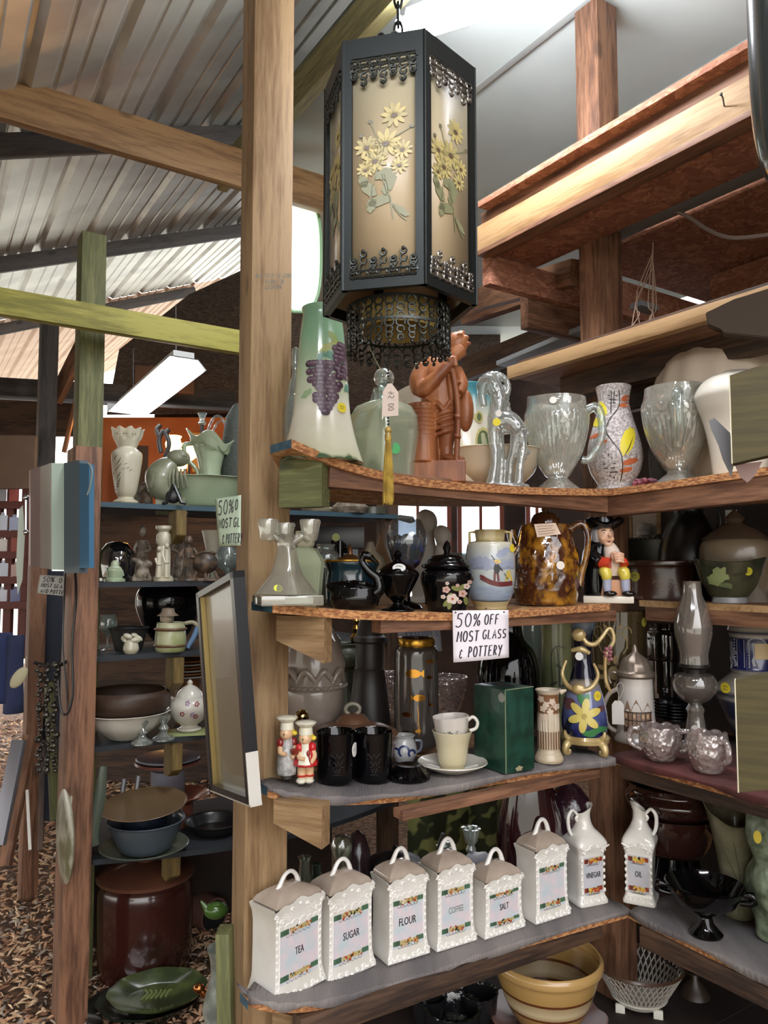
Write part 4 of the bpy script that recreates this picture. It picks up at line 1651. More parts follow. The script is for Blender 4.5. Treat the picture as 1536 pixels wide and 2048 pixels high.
for x, z, rx, ry, rt in ((30, 52, 15, 6, 18), (22, 36, 12, 5, 15), (-34, 108, 15, 5, 8), (-27, 90, 13, 5, 22), (24, 182, 9, 6, 30), (22, 168, 11, 5, 12)):
    mb.dab(S, x, z, rx, ry, rt, n=18, rf=lambda a: 1 - .35 * max(0, math.sin(a - .3)) * 0 + .1 * math.cos(2 * a))
mb.m = 2
mb.stroke(S2, [(10, 14), (15, 38), (12, 68), (-4, 92), (-16, 114), (-10, 136), (8, 160), (12, 178), (11, 198)], 1.8, sm=5)
mb.stroke(S2, [(18, 62), (28, 78), (37, 102)], 1.8, True, sm=4)
mb.stroke(S2, [(-16, 132), (-24, 144), (-32, 152)], 1.8, True, sm=4)
for a_, b_ in (((-12, 68), (-10, 24)), ((-6, 60), (-2, 20)), ((-24, 48), (2, 48)), ((-22, 40), (0, 40)), ((-10, 32), (6, 32)), ((-4, 196), (-6, 152)), ((2, 196), (0, 170)), ((-12, 188), (8, 186)), ((-10, 180), (6, 178)), ((-8, 172), (4, 172))):
    mb.stroke(S2, [a_, b_], 1.9)
mb.build('painting', [P('d9c832'), P('b9623a'), P('1c1a18')], o)
mb = MB(k)
mb.ball((0, -46, 108), (8, 4, 9))
mb.build('boss', M('speckled grey glaze', ''), o)

# --- folded purple cloth flower
loc = on('R1', 1292, .05)
mb = MB(kof(loc))
rn = random.Random(2)
for i in range(16):
    mb.ball((rn.uniform(-20, 20), rn.uniform(-8, 8), rn.uniform(4, 14)), (rn.uniform(5, 10), 5, rn.uniform(3, 6)), 10, 6, (rn.uniform(-30, 30), rn.uniform(-40, 40), 0))
solo('cloth_flower', 'dark pink artificial flower lying beside the speckled vase', 'flower', loc, mb, M('mauve petals', '84404c', .6, col2='4d2430', scale=40))

# --- white glass shade and fluted shade
loc = on('R1', 1484, .12)
mb = MB(kof(loc))
mb.lathe(shell([(54, 0), (56, 4), (62, 60), (72, 110), (86, 150), (90, 172), (70, 200), (30, 216)], 4), 48)
solo('milk_glass_globe', 'plain white glass lamp shade right of the second glass pitcher', 'glass globe', loc, mb, g_milk)
loc = on('R1', 1452, .27)
mb = MB(K(kof(loc) * 1.12))
mb.lathe([(100, 120), (112, 140), (115, 180), (100, 225), (60, 262), (30, 270), (28, 268), (55, 258), (92, 222), (108, 180), (60, 60), (50, 0), (46, 0), (56, 60), (100, 120)], 72, rf=lambda a, r, z: (r * (1 + .05 * abs(math.sin(7 * a))), z))
solo('fluted_glass_globe', 'large cream fluted glass shade rising behind the white shade', 'glass globe', loc, mb, M('fluted cream glass', 'c9b7a2', .3, coat=.4))
# dark ornamented box behind the second pitcher
loc = on('R1', 1395, .36)
mb = MB(kof(loc))
mb.lathe(shell([(70, 0), (90, 20), (96, 90), (80, 130)], 5), 40, rf=lambda a, r, z: (r * (1 + .015 * math.sin(18 * a) * math.sin(z * .2)), z))
solo('dark_urn', 'dark embossed urn in the shade behind the second glass pitcher', 'urn', loc, mb, M('dark embossed iron', '1b1815', .6, bump=.8, bscale=40))
# cup on its side at far left back of the top shelf
loc = on('S1', 1180, .3)
mb = MB(kof(loc))
mb.lathe(shell([(22, 0), (30, 3), (32, 12), (20, 22)], 3), 30)
solo('cream_dish', 'small cream dish behind the first glass pitcher', 'dish', loc, mb, m_porc)
# ================================================================== second shelf
# --- triple candle holder
loc = on('S2', 574, .03)
o, k = item('glass_candle_holder', 'frosted clear glass three-cup candle holder on a square base beside the post', 'candle holder', loc, turn=12)
g_ch = glass('candle glass', body=.30, gloss=.32, bodycol='c9c3b2', tint='e2e4dc', rough=.1)
mb = MB(k)
prof = [(64, 22), (50, 40), (33, 62), (24, 90), (20, 112), (22, 128), (30, 140)]
mb.lathe([(0, 20)] + [(p.x, p.y) for p in cr([Vector(p) for p in prof], 4)] + [(0, 138)], 32, rf=sqr(5, 45), sq=(.8, .8))
mb.build('column', g_ch, o)
MB(k).box(-60, 64, -52, 52, 0, 20, 3).box(-14, 42, -53, -52, 4, 16, 0).build('base', g_ch, o)
for i, (x, y, z) in enumerate(((-38, 4, 128), (0, 22, 122), (44, -14, 128))):
    mb = MB(k)
    mb.tube([(0, 0, 112), (x * .6, y * .6, 136), (x, y, z)], [9, 9, 8], 10, sm=3)
    mb.build('arm', g_ch, o)
    MB(k).lathe([(0, z), (14, z), (16, z + 6), (21, z + 38), (20, z + 42), (17, z + 40), (13, z + 12), (0, z + 10)], 28, c=(x, y, 0)).build('cup', g_ch, o)
sticker(o, k, lambda a, b: Vector((a, -56 + b * .62, b)), -24, 34, 9, 'c9cc3c', 7)
# --- pale green frosted flask
loc = on('S2', 612, .16)
o, k = item('frosted_flask', 'pale green frosted flat bottle standing behind the triple candle holder', 'bottle', loc, turn=-20)
MB(k).prism([(-30, 0), (28, 0), (36, 90), (22, 112), (14, 118), (-18, 118), (-34, 100)], -14, 14, 3).build('body', M('pale green frosted glass', '98a083', .5), o)
MB(k).prism([(-16, 118), (14, 118), (20, 150), (-20, 150)], -10, 10, 2).build('stopper', M('cream stopper', 'b9b49a', .5), o)
# --- dark teal oval vase with gold rim
loc = on('S2', 704, .17)
o, k = item('teal_vase', 'dark teal ceramic oval vase with gold rim behind the black swan', 'vase', loc)
prof = [(44, 0), (48, 6), (50, 40), (47, 70), (52, 88), (52, 92)]
MB(k).lathe(shell(prof, 4), 40, sq=(1.05, .6)).build('body', M('dark teal glaze', '1b3038', .15, col2='0f1c22', scale=14, coat=.7), o)
MB(k).lathe([(52, 91), (54, 93), (52, 96), (50, 93)], 40, sq=(1.05, .6)).build('gold_rim', m_gold, o)
# --- swan
loc = on('S2', 714, .055)
o, k = item('black_swan', 'glossy black glass swan dish with curved neck', 'swan figurine', loc)
mb = MB(k)
mb.lathe([(0, 0), (34, 2), (40, 8), (44, 24), (38, 44), (22, 56), (0, 60)], 32, sq=(1.15, .7), c=(-4, 0, 0))
mb.tube([(-30, 0, 40), (-52, 0, 46), (-60, 0, 52)], [20, 10, 3], 12, sm=4)
mb.build('body', m_blk, o, mod=blend(2.2, k, 3))
mb = MB(k)
mb.tube([(30, -2, 30), (44, -4, 42), (40, -6, 62), (22, -8, 78), (10, -8, 96), (14, -8, 108), (26, -8, 106)], [15, 13, 10, 8, 7, 8, 8], 14, sm=6)
mb.tube([(26, -8, 106), (34, -8, 98), (44, -8, 90)], [7, 4.5, 1.5], 10, sm=3)
mb.build('neck', m_blk, o, mod=None)
mb = MB(k)
rn = random.Random(4)
for i in range(26):
    x, z = rn.uniform(-26, 18), rn.uniform(26, 58)
    mb.ball((x, -27 + (z - 20) * .28, z), (5.5, 3, 3), 8, 6, (0, 30, 0))
mb.build('wing_feathers', m_blk, o)
# --- blue glass goblet bowl
loc = on('S2', 813, .2)
o, k = item('blue_glass_bowl_vase', 'round clear and cobalt blue swirled glass vase on a dark foot behind the black urn', 'vase', loc)
prof = [(16, 78), (30, 92), (38, 116), (41, 136), (36, 160), (28, 176)]
MB(k).lathe(shell(prof, 2), 40).build('bowl', glass('smoky clear glass', body=.05, gloss=.25, tint='d5dade'), o)
MB(k).lathe([(0, 82), (16, 80), (29, 92), (36.5, 116), (38, 134), (20, 142), (0, 138)], 36, rf=lambda a, r, z: (r, z + 5 * math.sin(3 * a) * (r > 10))).build('blue_pool', M('cobalt blue glass', '123fa8', .05, coat=1, col2='04060c', scale=25, lo=.42, hi=.55), o)
MB(k).lathe([(0, 0), (34, 0), (30, 6), (8, 14), (6, 50), (14, 78), (0, 80)], 28).build('foot', m_blk, o)
MB(k).prism([(-20, 176), (-16, 186), (14, 182), (18, 172), (8, 168)], -3, 3, 1).build('leaf', P('1c1c1c', .3), o)
# --- black covered urn
loc = on('S2', 795, .045)
o, k = item('black_urn', 'glossy black footed urn with pointed lid and white oval sticker', 'urn', loc)
MB(k).lathe(shell([(33, 0), (32, 4), (12, 12), (10, 18), (22, 30), (36, 56), (42, 70), (42, 74)], 3), 40, rf=lambda a, r, z: (r * (1 + (.02 * math.cos(8 * a) if z > 18 else 0)), z)).build('body', m_blk, o)
MB(k).lathe([(43, 74), (41, 78), (26, 90), (10, 98), (5, 104), (9, 112), (6, 118), (0, 122)], 40).build('lid', m_blk, o)
sticker(o, k, lambda a, b: Vector((a, -26 - (96 - b) * .6, b)), 3, 86, 13, 'd8d8d4', 8)
# --- ginger jar
loc = on('S2', 894, .04)
o, k = item('black_ginger_jar', 'black lidded ginger jar painted with pale pink blossoms', 'jar', loc)
prof = [(38, 0), (40, 3), (48, 40), (53, 62), (50, 78), (40, 84)]
rz = RZ(prof)
MB(k).lathe(shell(prof, 4), 48).build('body', m_blkc, o)
o2 = MB(k).lathe([(47, 84), (52, 88), (50, 92), (40, 97), (39, 101), (30, 110), (8, 113), (6, 117), (9, 126), (5, 136), (0, 141)], 44).build('lid', m_blkc, o)
S, S2, S3 = wrap(rz, .5), wrap(rz, .9), wrap(rz, 1.3)
mb = MB(k)
for x, z, r_, c in ((-2, 44, 8, 0), (10, 26, 12, 1), (30, 36, 9, 0), (38, 50, 7, 1), (-8, 30, 5, 1), (44, 58, 5, 0), (24, 20, 5, 0), (0, 56, 4, 1), (20, 52, 4, 0)):
    mb.m = c
    mb.dab(S2, x, z, r_, r_ * .85, n=20, rf=lambda a: .8 + .25 * abs(math.cos(2.5 * a)))
    mb.m = 2
    mb.dab(S3, x, z, r_ * .22, n=8)
for x, z, rt in ((16, 46, -20), (4, 30, 60), (-2, 18, 50), (36, 22, 100), (28, 48, 40), (4, 14, 80)):
    mb.m = 3
    mb.dab(S, x, z, 9, 4.5, rt, n=12)
mb.build('blossom_painting', [P('c8a79c'), P('d9c7bb'), P('a0522d'), P('7e8049')], o)
# --- landscape vase
loc = on('S2', 980, .045)
o, k = item('boatman_vase', 'tan two-handled vase painted with a man poling a red boat on blue water', 'vase', loc)
prof = [(31, 0), (33, 3), (34, 10), (44, 30), (49, 60), (50, 95), (47, 124), (43, 134), (30, 137), (29, 142), (31, 158)]
rz = RZ(prof)
MB(k).lathe(shell(prof, 4), 56).build('body', zmat('landscape glaze', 158 * k, [(0, 'b5a173'), (.115, 'c1ae80'), (.12, '585d5e'), (.14, '8b98ab'), (.36, 'a9b3b8'), (.5, 'b9bdb8'), (.52, '8b92a6'), (.66, 'aeb4b6'), (.84, 'c3bfae'), (.86, '9a875b'), (.9, 'b8a87c'), (1, '857246')], .2, .012, 20, .6), o)
for sgn in (-1, 1):
    MB(k).tube([(sgn * 41, 0, 134), (sgn * 41, 0, 154), (sgn * 30, 0, 155)], 3, 8).build('handle', P('b5a26e'), o)
S = lambda e: wrap(rz, e)
mb = MB(k)
rn = random.Random(8)
mb.m = 0
for i in range(24):
    mb.dab(S(.4), rn.uniform(-40, 46), rn.uniform(84, 100), rn.uniform(5, 9), rn.uniform(4, 9), n=10)
for x, z, r_ in ((24, 112, 10), (32, 118, 8), (18, 108, 7)):
    mb.dab(S(.4), x, z, r_, r_ * .7, n=12)
mb.m = 6
for i in range(8):
    mb.dab(S(.5), rn.uniform(-20, 40), rn.uniform(26, 44), rn.uniform(8, 14), 3, n=10)
mb.m = 1
pts = [(-18, 67), (-12, 66), (0, 58), (40, 56), (44, 52), (38, 48), (8, 48), (-6, 56), (-16, 62)]
mb.stroke(S(1.2), [(-18, 66), (-8, 60), (6, 54), (24, 52), (43, 54)], 9, sm=4)
mb.stroke(S(1.3), [(-20, 69), (-12, 64), (0, 57)], 4, sm=3)
mb.stroke(S(1.3), [(9, 76), (8, 58)], 4)
mb.stroke(S(1.3), [(14, 76), (16, 58)], 4)
mb.m = 2
mb.dab(S(1.3), 13, 82, 6, 10, n=12)
mb.stroke(S(1.5), [(2, 108), (14, 92), (34, 62)], 1.6)
mb.stroke(S(1.5), [(8, 88), (16, 86), (24, 78)], 2.6)
mb.m = 3
mb.dab(S(1.6), 14, 96, 7, 3.5, -10, n=14)
mb.add([S(1.2)(x, z) for x, z in ((28, 58), (32, 76), (38, 80), (44, 58))], [(0, 1, 2, 3)])
mb.m = 4
mb.dab(S(1.7), 13, 93, 3, 3, n=8)
mb.m = 5
mb.stroke(S(.9), [(-30, 19), (0, 18), (33, 19)], 1.2, sm=4)
mb.build('boat_painting', [P('979db0'), P('6b2f30'), P('1d1d22'), P('cdb45a'), P('c99a78'), P('3a3f45'), P('8f9aac')], o)
mb = MB(k)
mb.dab(S(1.2), 44, 122, 6, 8, n=12)
mb.build('price_sticker', P('ddc52e', .6), o)

# --- rockingham style coffee pot
loc = on('S2', 1091, .085)
o, k = item('brown_coffee_pot', 'large brown and amber drip-glazed pottery pot with domed lid and paper tag', 'coffee pot', loc)
m_rock = M('drip brown glaze', '43200f', .1, coat=.9, col2='a8741f', scale=38, lo=.46, hi=.66, detail=4, bump=.6, bscale=45, stretch=(1, 1, .7))
prof = [(54, 0), (60, 4), (62, 14), (66, 40), (64, 90), (54, 140), (48, 158)]
rz = RZ(prof)


def relief(a, r, z):
    if 24 < z < 130:
        q = noise.noise(Vector((a * 4.5, z * .06, 3))) + .5 * noise.noise(Vector((a * 10, z * .13, 9)))
        r += 5.5 * max(0, q + .12) * min(1, (z - 24) / 15) * min(1, (130 - z) / 20)
    return (r, z)


MB(k).lathe(shell(prof, 5, 9), 96, rf=relief).build('body', m_rock, o)
MB(k).lathe([(49, 154), (46, 158), (29, 162), (27, 172), (22, 180), (12, 184), (6, 186), (8, 190), (5, 195), (0, 198)], 40, rf=lambda a, r, z: (r * (1 + .03 * math.cos(12 * a)), z)).build('lid', zmat('brown lid glaze', 216 * k, [(0, '3a1c0e'), (.8, '3a1f10'), (.92, '6b4a1c'), (1, '4a2a14')], .12), o)
MB(k).tube([(50, 0, 150), (72, 0, 160), (84, 0, 138), (80, 0, 96), (70, 0, 62), (66, 0, 38)], [7, 7, 6, 6, 7, 8], 12, sm=6).build('handle', m_rock, o)
MB(k).tube([(-50, 10, 100), (-66, 12, 130), (-70, 12, 150)], [14, 10, 9], 12, sm=4).build('spout', m_rock, o)
mb = MB(k)
pl = [(-22, -50, 158), (20, -52, 160), (30, -58, 138), (-16, -58, 132)]
mb.add(pl, [(0, 1, 2, 3)])
mb.m = 1
for j in range(4):
    a, b = Vector(pl[0]).lerp(Vector(pl[3]), .2 + j * .2), Vector(pl[1]).lerp(Vector(pl[2]), .2 + j * .2)
    mb.tube([a.lerp(b, .1) + Vector((0, -.6, 0)), a.lerp(b, .85 - .1 * (j % 2)) + Vector((0, -.6, 0))], .45, 4)
mb.build('paper_tag', [P('d8bfa8', .7), P('8a6a58', .7)], o)
sticker(o, k, wrap(rz, 5), 28, 78, 8, 'e2d9cc', ink=False)

# --- toby jug
loc = on('S2', 1214, .035)
o, k = item('toby_jug', 'seated man pottery jug with black tricorn hat, black coat, red cuff and yellow breeches', 'figurine jug', loc)
MB(k).box(-49, 50, -30, 32, 0, 14, 2).build('base', P('d5cdbd', .2), o)
mb = MB(k)
mb.tube([(-24, 6, 14), (-26, 4, 60), (-22, 2, 96), (-14, 4, 120)], [24, 27, 28, 18], 20, sm=4)
mb.tube([(-30, -12, 112), (-32, -22, 92), (-16, -32, 80)], [13, 14, 11], 12, sm=4)
mb.build('coat', m_blkc, o, mod=blend(2, k, 2))
mb = MB(k)
mb.tube([(-14, -22, 80), (6, -30, 78)], [12, 11], 14)
mb.tube([(30, -20, 84), (34, -26, 74)], [8, 9], 12)
mb.build('cuff', P('c23f28', .2), o)
mb = MB(k)
mb.tube([(10, 0, 60), (10, -10, 92), (2, -6, 114)], [20, 19, 12], 16, sm=3)
mb.build('waistcoat', P('d8c4b4', .25), o)
mb = MB(k)
mb.ball((14, -34, 92), (9, 8, 10))
mb.ball((24, -34, 88), (9, 8, 9))
for i in range(4):
    mb.tube([(12 + i * 1, -42, 96 - i * 5), (24, -44, 97 - i * 5), (32, -38, 95 - i * 5)], [2.6, 2.8, 2.2], 8, sm=3)
mb.build('hands', P('d9a98a', .25), o, mod=blend(1.3, k, 1))
mb = MB(k)
mb.ball((-4, -8, 134), (18, 18, 21), 20, 14)
mb.ball((6, -24, 133), (4, 6, 5))
mb.ball((-8, -20, 127), (7, 6, 6))
mb.ball((8, -16, 126), (7, 7, 6))
mb.ball((2, -17, 116), (9, 8, 6))
mb.build('head', P('d8ab8c', .25), o, mod=blend(1.5, k, 2))
mb = MB(k)
for x, y in ((-6, -27.5), (10, -24)):
    mb.m = 0
    mb.ball((x, y + 3, 138), (2.8, 1.4, 1.5))
    mb.m = 1
    mb.ball((x + .5, y + 2, 138), (1.2, 1, 1.3))
    mb.tube([(x - 4, y + 3, 142), (x, y + 1.6, 144), (x + 4, y + 3, 142.5)], .9, 6)
mb.m = 2
mb.ball((4, -24, 121), (4, 2, 1.6))
mb.build('face_painting', [P('e6e0d4'), P('15100e'), P('7c3a30')], o)
mb = MB(k)
mb.ball((-20, 0, 130), (12, 18, 24), 16, 12)
mb.build('hair', P('8f8a88', .3), o)
MB(k).lathe([(0, 146), (22, 146), (40, 154), (42, 160), (32, 164), (22, 160), (18, 170), (0, 172)], 40, sq=(1, .9), c=(-6, -4, 0),
            rf=lambda a, r, z: (r * (.86 + .18 * math.cos(3 * (a + .35))), z + (6 * math.cos(3 * (a + .35)) if r > 30 else 0))).build('hat', m_blkc, o)
for x, y in ((-4, -30), (32, -24)):
    MB(k).tube([(x - 4, y + 16, 62), (x, y, 60), (x + 2, y, 48)], [12, 12, 10], 14, sm=3).build('breeches', P('d3c14c', .2), o)
    MB(k).tube([(x + 2, y, 50), (x + 2, y + 2, 34), (x + 3, y + 2, 22)], [9, 9, 7], 14, sm=3).build('stocking', P('a9aec4', .2), o)
    MB(k).ball((x + 8, y - 5, 19), (14, 8, 6), 14, 8).build('shoe', P('1a1310', .1), o)
MB(k).box(-18, 44, -16, 20, 14, 46, 2).build('seat', P('c98f66', .3), o)

# --- brown oval planter
loc = on('R2', 1322, .36)
o, k = item('brown_planter', 'dark brown oval planter with scratched foliage marks and a yellow sticker', 'planter', loc)
prof = [(60, 0), (64, 3), (64, 60), (70, 68), (70, 76)]
MB(k).lathe(shell(prof, 4), 40, sq=(1.05, .6)).build('body', M('dark brown glaze', '3a2018', .25, coat=.4), o)
mb = MB(k)
rn = random.Random(6)
S = wrap(lambda z: 66, .6, .6)
for i in range(22):
    a = rn.uniform(0, 6)
    x, z = 6 + rn.uniform(-26, 26), 32 + rn.uniform(-14, 12)
    mb.stroke(S, arc(x, z, rn.uniform(3, 8), rn.uniform(3, 6), a * 60, a * 60 + 200, 6), .9)
mb.build('scratched_foliage', P('7d6248'), o)
sticker(o, k, wrap(lambda z: 66, 1, .6), -54, 46, 10, 'a9a23a')
loc = on('R2', 1310, .50)
mb = MB(kof(loc))
mb.lathe(shell([(60, 0), (66, 80), (70, 112), (66, 116)], 4), 40, sq=(1.1, .6))
for i in range(26):
    a = -PI + i * PI / 25
    mb.ball((76 * math.cos(a), 42 * math.sin(a), 116), 2.6, 6, 4)
solo('beaded_dish', 'dark serving dish with a beaded rim behind the brown planter', 'dish', loc, mb, M('dark olive metal', '2b281c', .35, metal=.5))

# --- framed mirror behind
loc = on('R2', 1290, .63)
o, k = item('wall_mirror', 'small wood framed mirror against the dark wall above the brown planter', 'mirror', loc, turn=-20)
mb = MB(k)
z0, z1 = 92, 182
for a in ((-32, -27, z0, z1), (26, 34, z0, z1), (-32, 34, z1 - 4, z1), (-32, 34, z0, z0 + 4)):
    mb.box(a[0], a[1], -3, 2, a[2], a[3])
mb.build('frame', m_pine2, o)
MB(k).box(-27, 26, 0, 1, z0 + 4, z1 - 4).build('mirror_glass', M('pale mirror reflection', 'a8a098', .2, metal=.6), o)  # pale half-diffuse tone stands in for a bright reflection
# items seen against it
loc = on('R2', 1291, .58)
mb = MB(kof(loc))
mb.lathe([(0, 0), (14, 0), (18, 70), (20, 96), (16, 110), (12, 114), (14, 118), (0, 118)], 28)
mb.lathe([(0, 118), (16, 120), (17, 128), (15, 130), (17, 136), (14, 142), (0, 146)], 24)
solo('stoneware_crock', 'small white stoneware jar with a ringed grey lid, seen by the framed mirror', 'jar', loc, mb, M('grey white stoneware', '9a948c', .4))
loc = on('R2', 1321, .57)
mb = MB(kof(loc))
mb.lathe([(0, 0), (10, 0), (12, 100), (16, 112)], 20)
for i in range(9):
    a = R(i * 20 + 10)
    mb.tube([(0, 0, 104), (16 * math.cos(a), 0, 108 + 16 * math.sin(a))], [7, 2.4], 8)
solo('black_finial', 'black leafy silhouette ornament in front of the framed mirror', 'ornament', loc, mb, P('100f0e'))
# dark jug silhouette
loc = on('R2', 1378, .50)
mb = MB(kof(loc))
mb.lathe(shell([(46, 0), (60, 30), (62, 90), (48, 140), (30, 170), (34, 188)], 4), 36)
mb.tube([(30, 0, 184), (54, 0, 186), (62, 0, 150), (50, 0, 130)], 4, 8, sm=4)
solo('dark_jug', 'near black tall jug between the brown planter and the tureen', 'jug', loc, mb, P('120d0c'))
# tureen
loc = on('R2', 1470, .47)
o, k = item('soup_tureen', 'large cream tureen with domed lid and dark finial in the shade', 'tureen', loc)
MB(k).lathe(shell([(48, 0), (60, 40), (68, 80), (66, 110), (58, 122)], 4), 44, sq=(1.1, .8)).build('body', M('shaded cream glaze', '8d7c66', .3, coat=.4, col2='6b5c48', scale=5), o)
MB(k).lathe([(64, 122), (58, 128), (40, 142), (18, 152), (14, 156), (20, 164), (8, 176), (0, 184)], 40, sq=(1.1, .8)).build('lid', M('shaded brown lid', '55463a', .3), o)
loc = on('R2', 1455, .36)
o, k = item('vegetable_bowl', 'flared dark bowl painted with lettuce leaves and a tomato, holding a yellow sticker', 'bowl', loc)
prof = [(34, 12), (40, 14), (58, 40), (70, 70), (74, 84)]
rz = RZ(prof)
MB(k).lathe(shell(prof, 3), 48, rf=lambda a, r, z: (r * (1 + .03 * math.cos(5 * a)), z + (5 * math.cos(2 * a) if z > 60 else 0))).build('body', M('dark painted glaze', '2f3427', .2, coat=.5, col2='4a4a36', scale=12), o)
MB(k).lathe([(0, 0), (36, 0), (34, 12), (0, 12)], 32).build('foot', P('8a8a88'), o)
mb = MB(k)
S = wrap(rz, .9)
leaf = lambda a: 1 + .16 * math.sin(5 * a) + .08 * math.sin(11 * a)
mb.m = 0
mb.dab(S, -18, 54, 20, 15, 30, n=36, rf=leaf)
mb.dab(S, -32, 44, 20, 9, -10, n=30, rf=leaf)
mb.m = 1
mb.dab(S, 20, 50, 12, 11, n=20)
mb.m = 2
mb.dab(S, 30, 62, 14, 6, 20, n=18, rf=leaf)
mb.dab(S, -2, 34, 22, 5, -12, n=18, rf=leaf)
mb.build('vegetable_painting', [P('8e9a68'), P('8e2f1c'), P('66704c')], o)
sticker(o, k, wrap(rz, 1.6), 38, 62, 8, 'c6bd2c')
loc = on('R2', 1530, .58)
mb = MB(kof(loc))
mb.lathe([(0, 0), (90, 4), (100, 10), (96, 10), (60, 8), (0, 6)], 48)
solo('leaning_plate', 'brownish round plate leaning behind the tureen', 'plate', (loc.x, loc.y, loc.z + .02), mb, M('brown pottery plate', '5a4032', .35), tilt=(78, 0))
# white paper on wall
loc = on('R2', 1464, .64)
mb = MB(kof(loc))
mb.box(-12, 12, -1, 1, 150, 176)
solo('wall_card', 'small white card pinned to the dark wall above the tureen', 'card', loc, mb, P('b8b8b4', .7))

# --- busts and things behind the second shelf
def bust(px, base_back, h, label, mat, lean=0):
    loc = on('S2', px, base_back)
    k = kof(loc)
    mb = MB(k)
    mb.tube([(0, 0, 0), (0, 0, h * .4), (2 + lean, 0, h * .62), (3 + lean, 0, h * .8)], [h * .16, h * .2, h * .1, h * .07], 16, sm=4, flat=.7)
    mb.ball((4 + lean, -2, h * .86), (h * .11, h * .12, h * .14), 14, 10)
    mb.ball((lean, 4, h * .9), (h * .1, h * .11, h * .11), 12, 8)
    mb.box(-h * .2, h * .2, -h * .12, h * .12, 0, h * .06)
    return solo('plaster_bust', label, 'bust', loc, mb, mat, mod=blend(2, k, 2))


m_plas = M('grey white plaster', 'b3ada2', .5)
bust(882, .34, 155, 'pale plaster bust behind the black ginger jar lid', m_plas)
bust(855, .40, 185, 'pale plaster bust between the blue glass vase and its twin bust', m_plas, -4)
# stacked glass plates
loc = on('S2', 905, .42)
mb = MB(kof(loc))
for i in range(6):
    mb.lathe([(0, 0), (30, 1), (62, 8), (61, 10), (30, 4), (0, 3)], 32, c=(0, 0, 60 + i * 5))
mb.lathe([(20, 0), (24, 58), (22, 60), (0, 60)], 20)
solo('glass_cake_stand', 'clear glass footed stand stacked with plates behind the ginger jar', 'cake stand', loc, mb, g_clear)
# brown jug spiral shell & box behind the teal vase
loc = on('S2', 741, .33)
mb = MB(kof(loc))
mb.lathe([(0, 0), (12, 0), (18, 60), (30, 84), (24, 96), (12, 108), (6, 126), (0, 130)], 28, rf=lambda a, r, z: (r * (1 + .08 * math.cos(9 * a)), z))
solo('shell_ornament', 'cream curled shell ornament behind the swan', 'ornament', loc, mb, M('cream shell', 'a89e86', .5, bump=.8, bscale=60))
loc = on('S2', 762, .42)
mb = MB(kof(loc))
mb.lathe([(0, 0), (34, 0), (36, 70), (14, 104), (6, 126), (0, 150)], 28)
solo('tan_cone_vase', 'tan pottery piece with a pointed top left of the blue glass vase', 'ornament', loc, mb, M('tan bisque', '9a7f62', .6))
loc = on('S2', 700, .27)
mb = MB(kof(loc))
mb.lathe([(0, 90), (30, 92), (20, 98), (6, 104), (4, 120), (0, 124)], 28)
mb.lathe([(0, 0), (28, 0), (32, 60), (30, 92), (0, 92)], 28)
solo('copper_lid_pot', 'dark pot with a copper lid knob behind the teal vase', 'pot', loc, mb, M('dull copper', '7d5636', .35, metal=.6))
loc = on('S2', 676, .38)
mb = MB(kof(loc))
mb.box(-52, 52, -20, 20, 112, 156, 2)
mb.box(-40, 40, -16, 16, 0, 112, 2)
mb.m = 1
mb.dab(flatS(-21), -4, 134, 8, n=14)
solo('dark_box', 'black box with a yellow sticker behind the candle holder', 'box', loc, mb, [P('141414'), P('9aa03a')])
loc = on('S2', 652, .3)
mb = MB(kof(loc))
mb.lathe(shell([(22, 0), (24, 60), (26, 100), (18, 112), (20, 122)], 2), 28)
solo('glass_jar', 'clear glass jar between the frosted flask and the black beads', 'jar', loc, mb, g_clear)
loc = on('S2', 680, .3)
mb = MB(kof(loc))
rn = random.Random(1)
for i in range(40):
    mb.ball((rn.uniform(-16, 16), rn.uniform(-8, 8), rn.uniform(40, 128)), rn.uniform(3, 6), 8, 6)
mb.lathe([(0, 0), (18, 0), (10, 60), (6, 130), (0, 130)], 14)
solo('beaded_ornament', 'dark beaded glass ornament on a stem behind the teal vase', 'ornament', loc, mb, m_blk)

# ------------------------------------------------------------------ sale sign hung on the second shelf edge
def paper_sign(label, tl, tr, br, bl, lines, mat='e9e1e6', ink='2a2430', curl=0.006, name='sale_sign'):
    """sheet through four world corners with handwriting"""
    c = (tl + tr + br + bl) / 4
    o = thing(name, label, 'sign', c)
    Q = lambda u, v: (tl.lerp(tr, u)).lerp(bl.lerp(br, u), v) - c
    nrm = ((tr - tl).cross(bl - tl)).normalized()
    if nrm.y > 0:
        nrm = -nrm
    cu = lambda u, v: nrm * (curl * math.sin(PI * u) * v)
    mb = MB()
    n = 8
    mb.add([Q(i / n, j / n) + cu(i / n, j / n) for j in range(n + 1) for i in range(n + 1)], [(j * (n + 1) + i, j * (n + 1) + i + 1, (j + 1) * (n + 1) + i + 1, (j + 1) * (n + 1) + i) for j in range(n) for i in range(n)])
    mb.build('paper', P(mat, .8), o, mod=lambda q: setattr(q.modifiers.new('t', 'SOLIDIFY'), 'thickness', 0.0004))
    mb = MB()
    S = lambda x, z: Q(x / 100, 1 - z / 100) + cu(x / 100, 1 - z / 100) + nrm * .0012
    for txt, x, z, h, adv, w in lines:
        hand(mb, S, txt, x, z, h, adv, w)
    mb.build('handwriting', P(ink, .7), o)
    return o


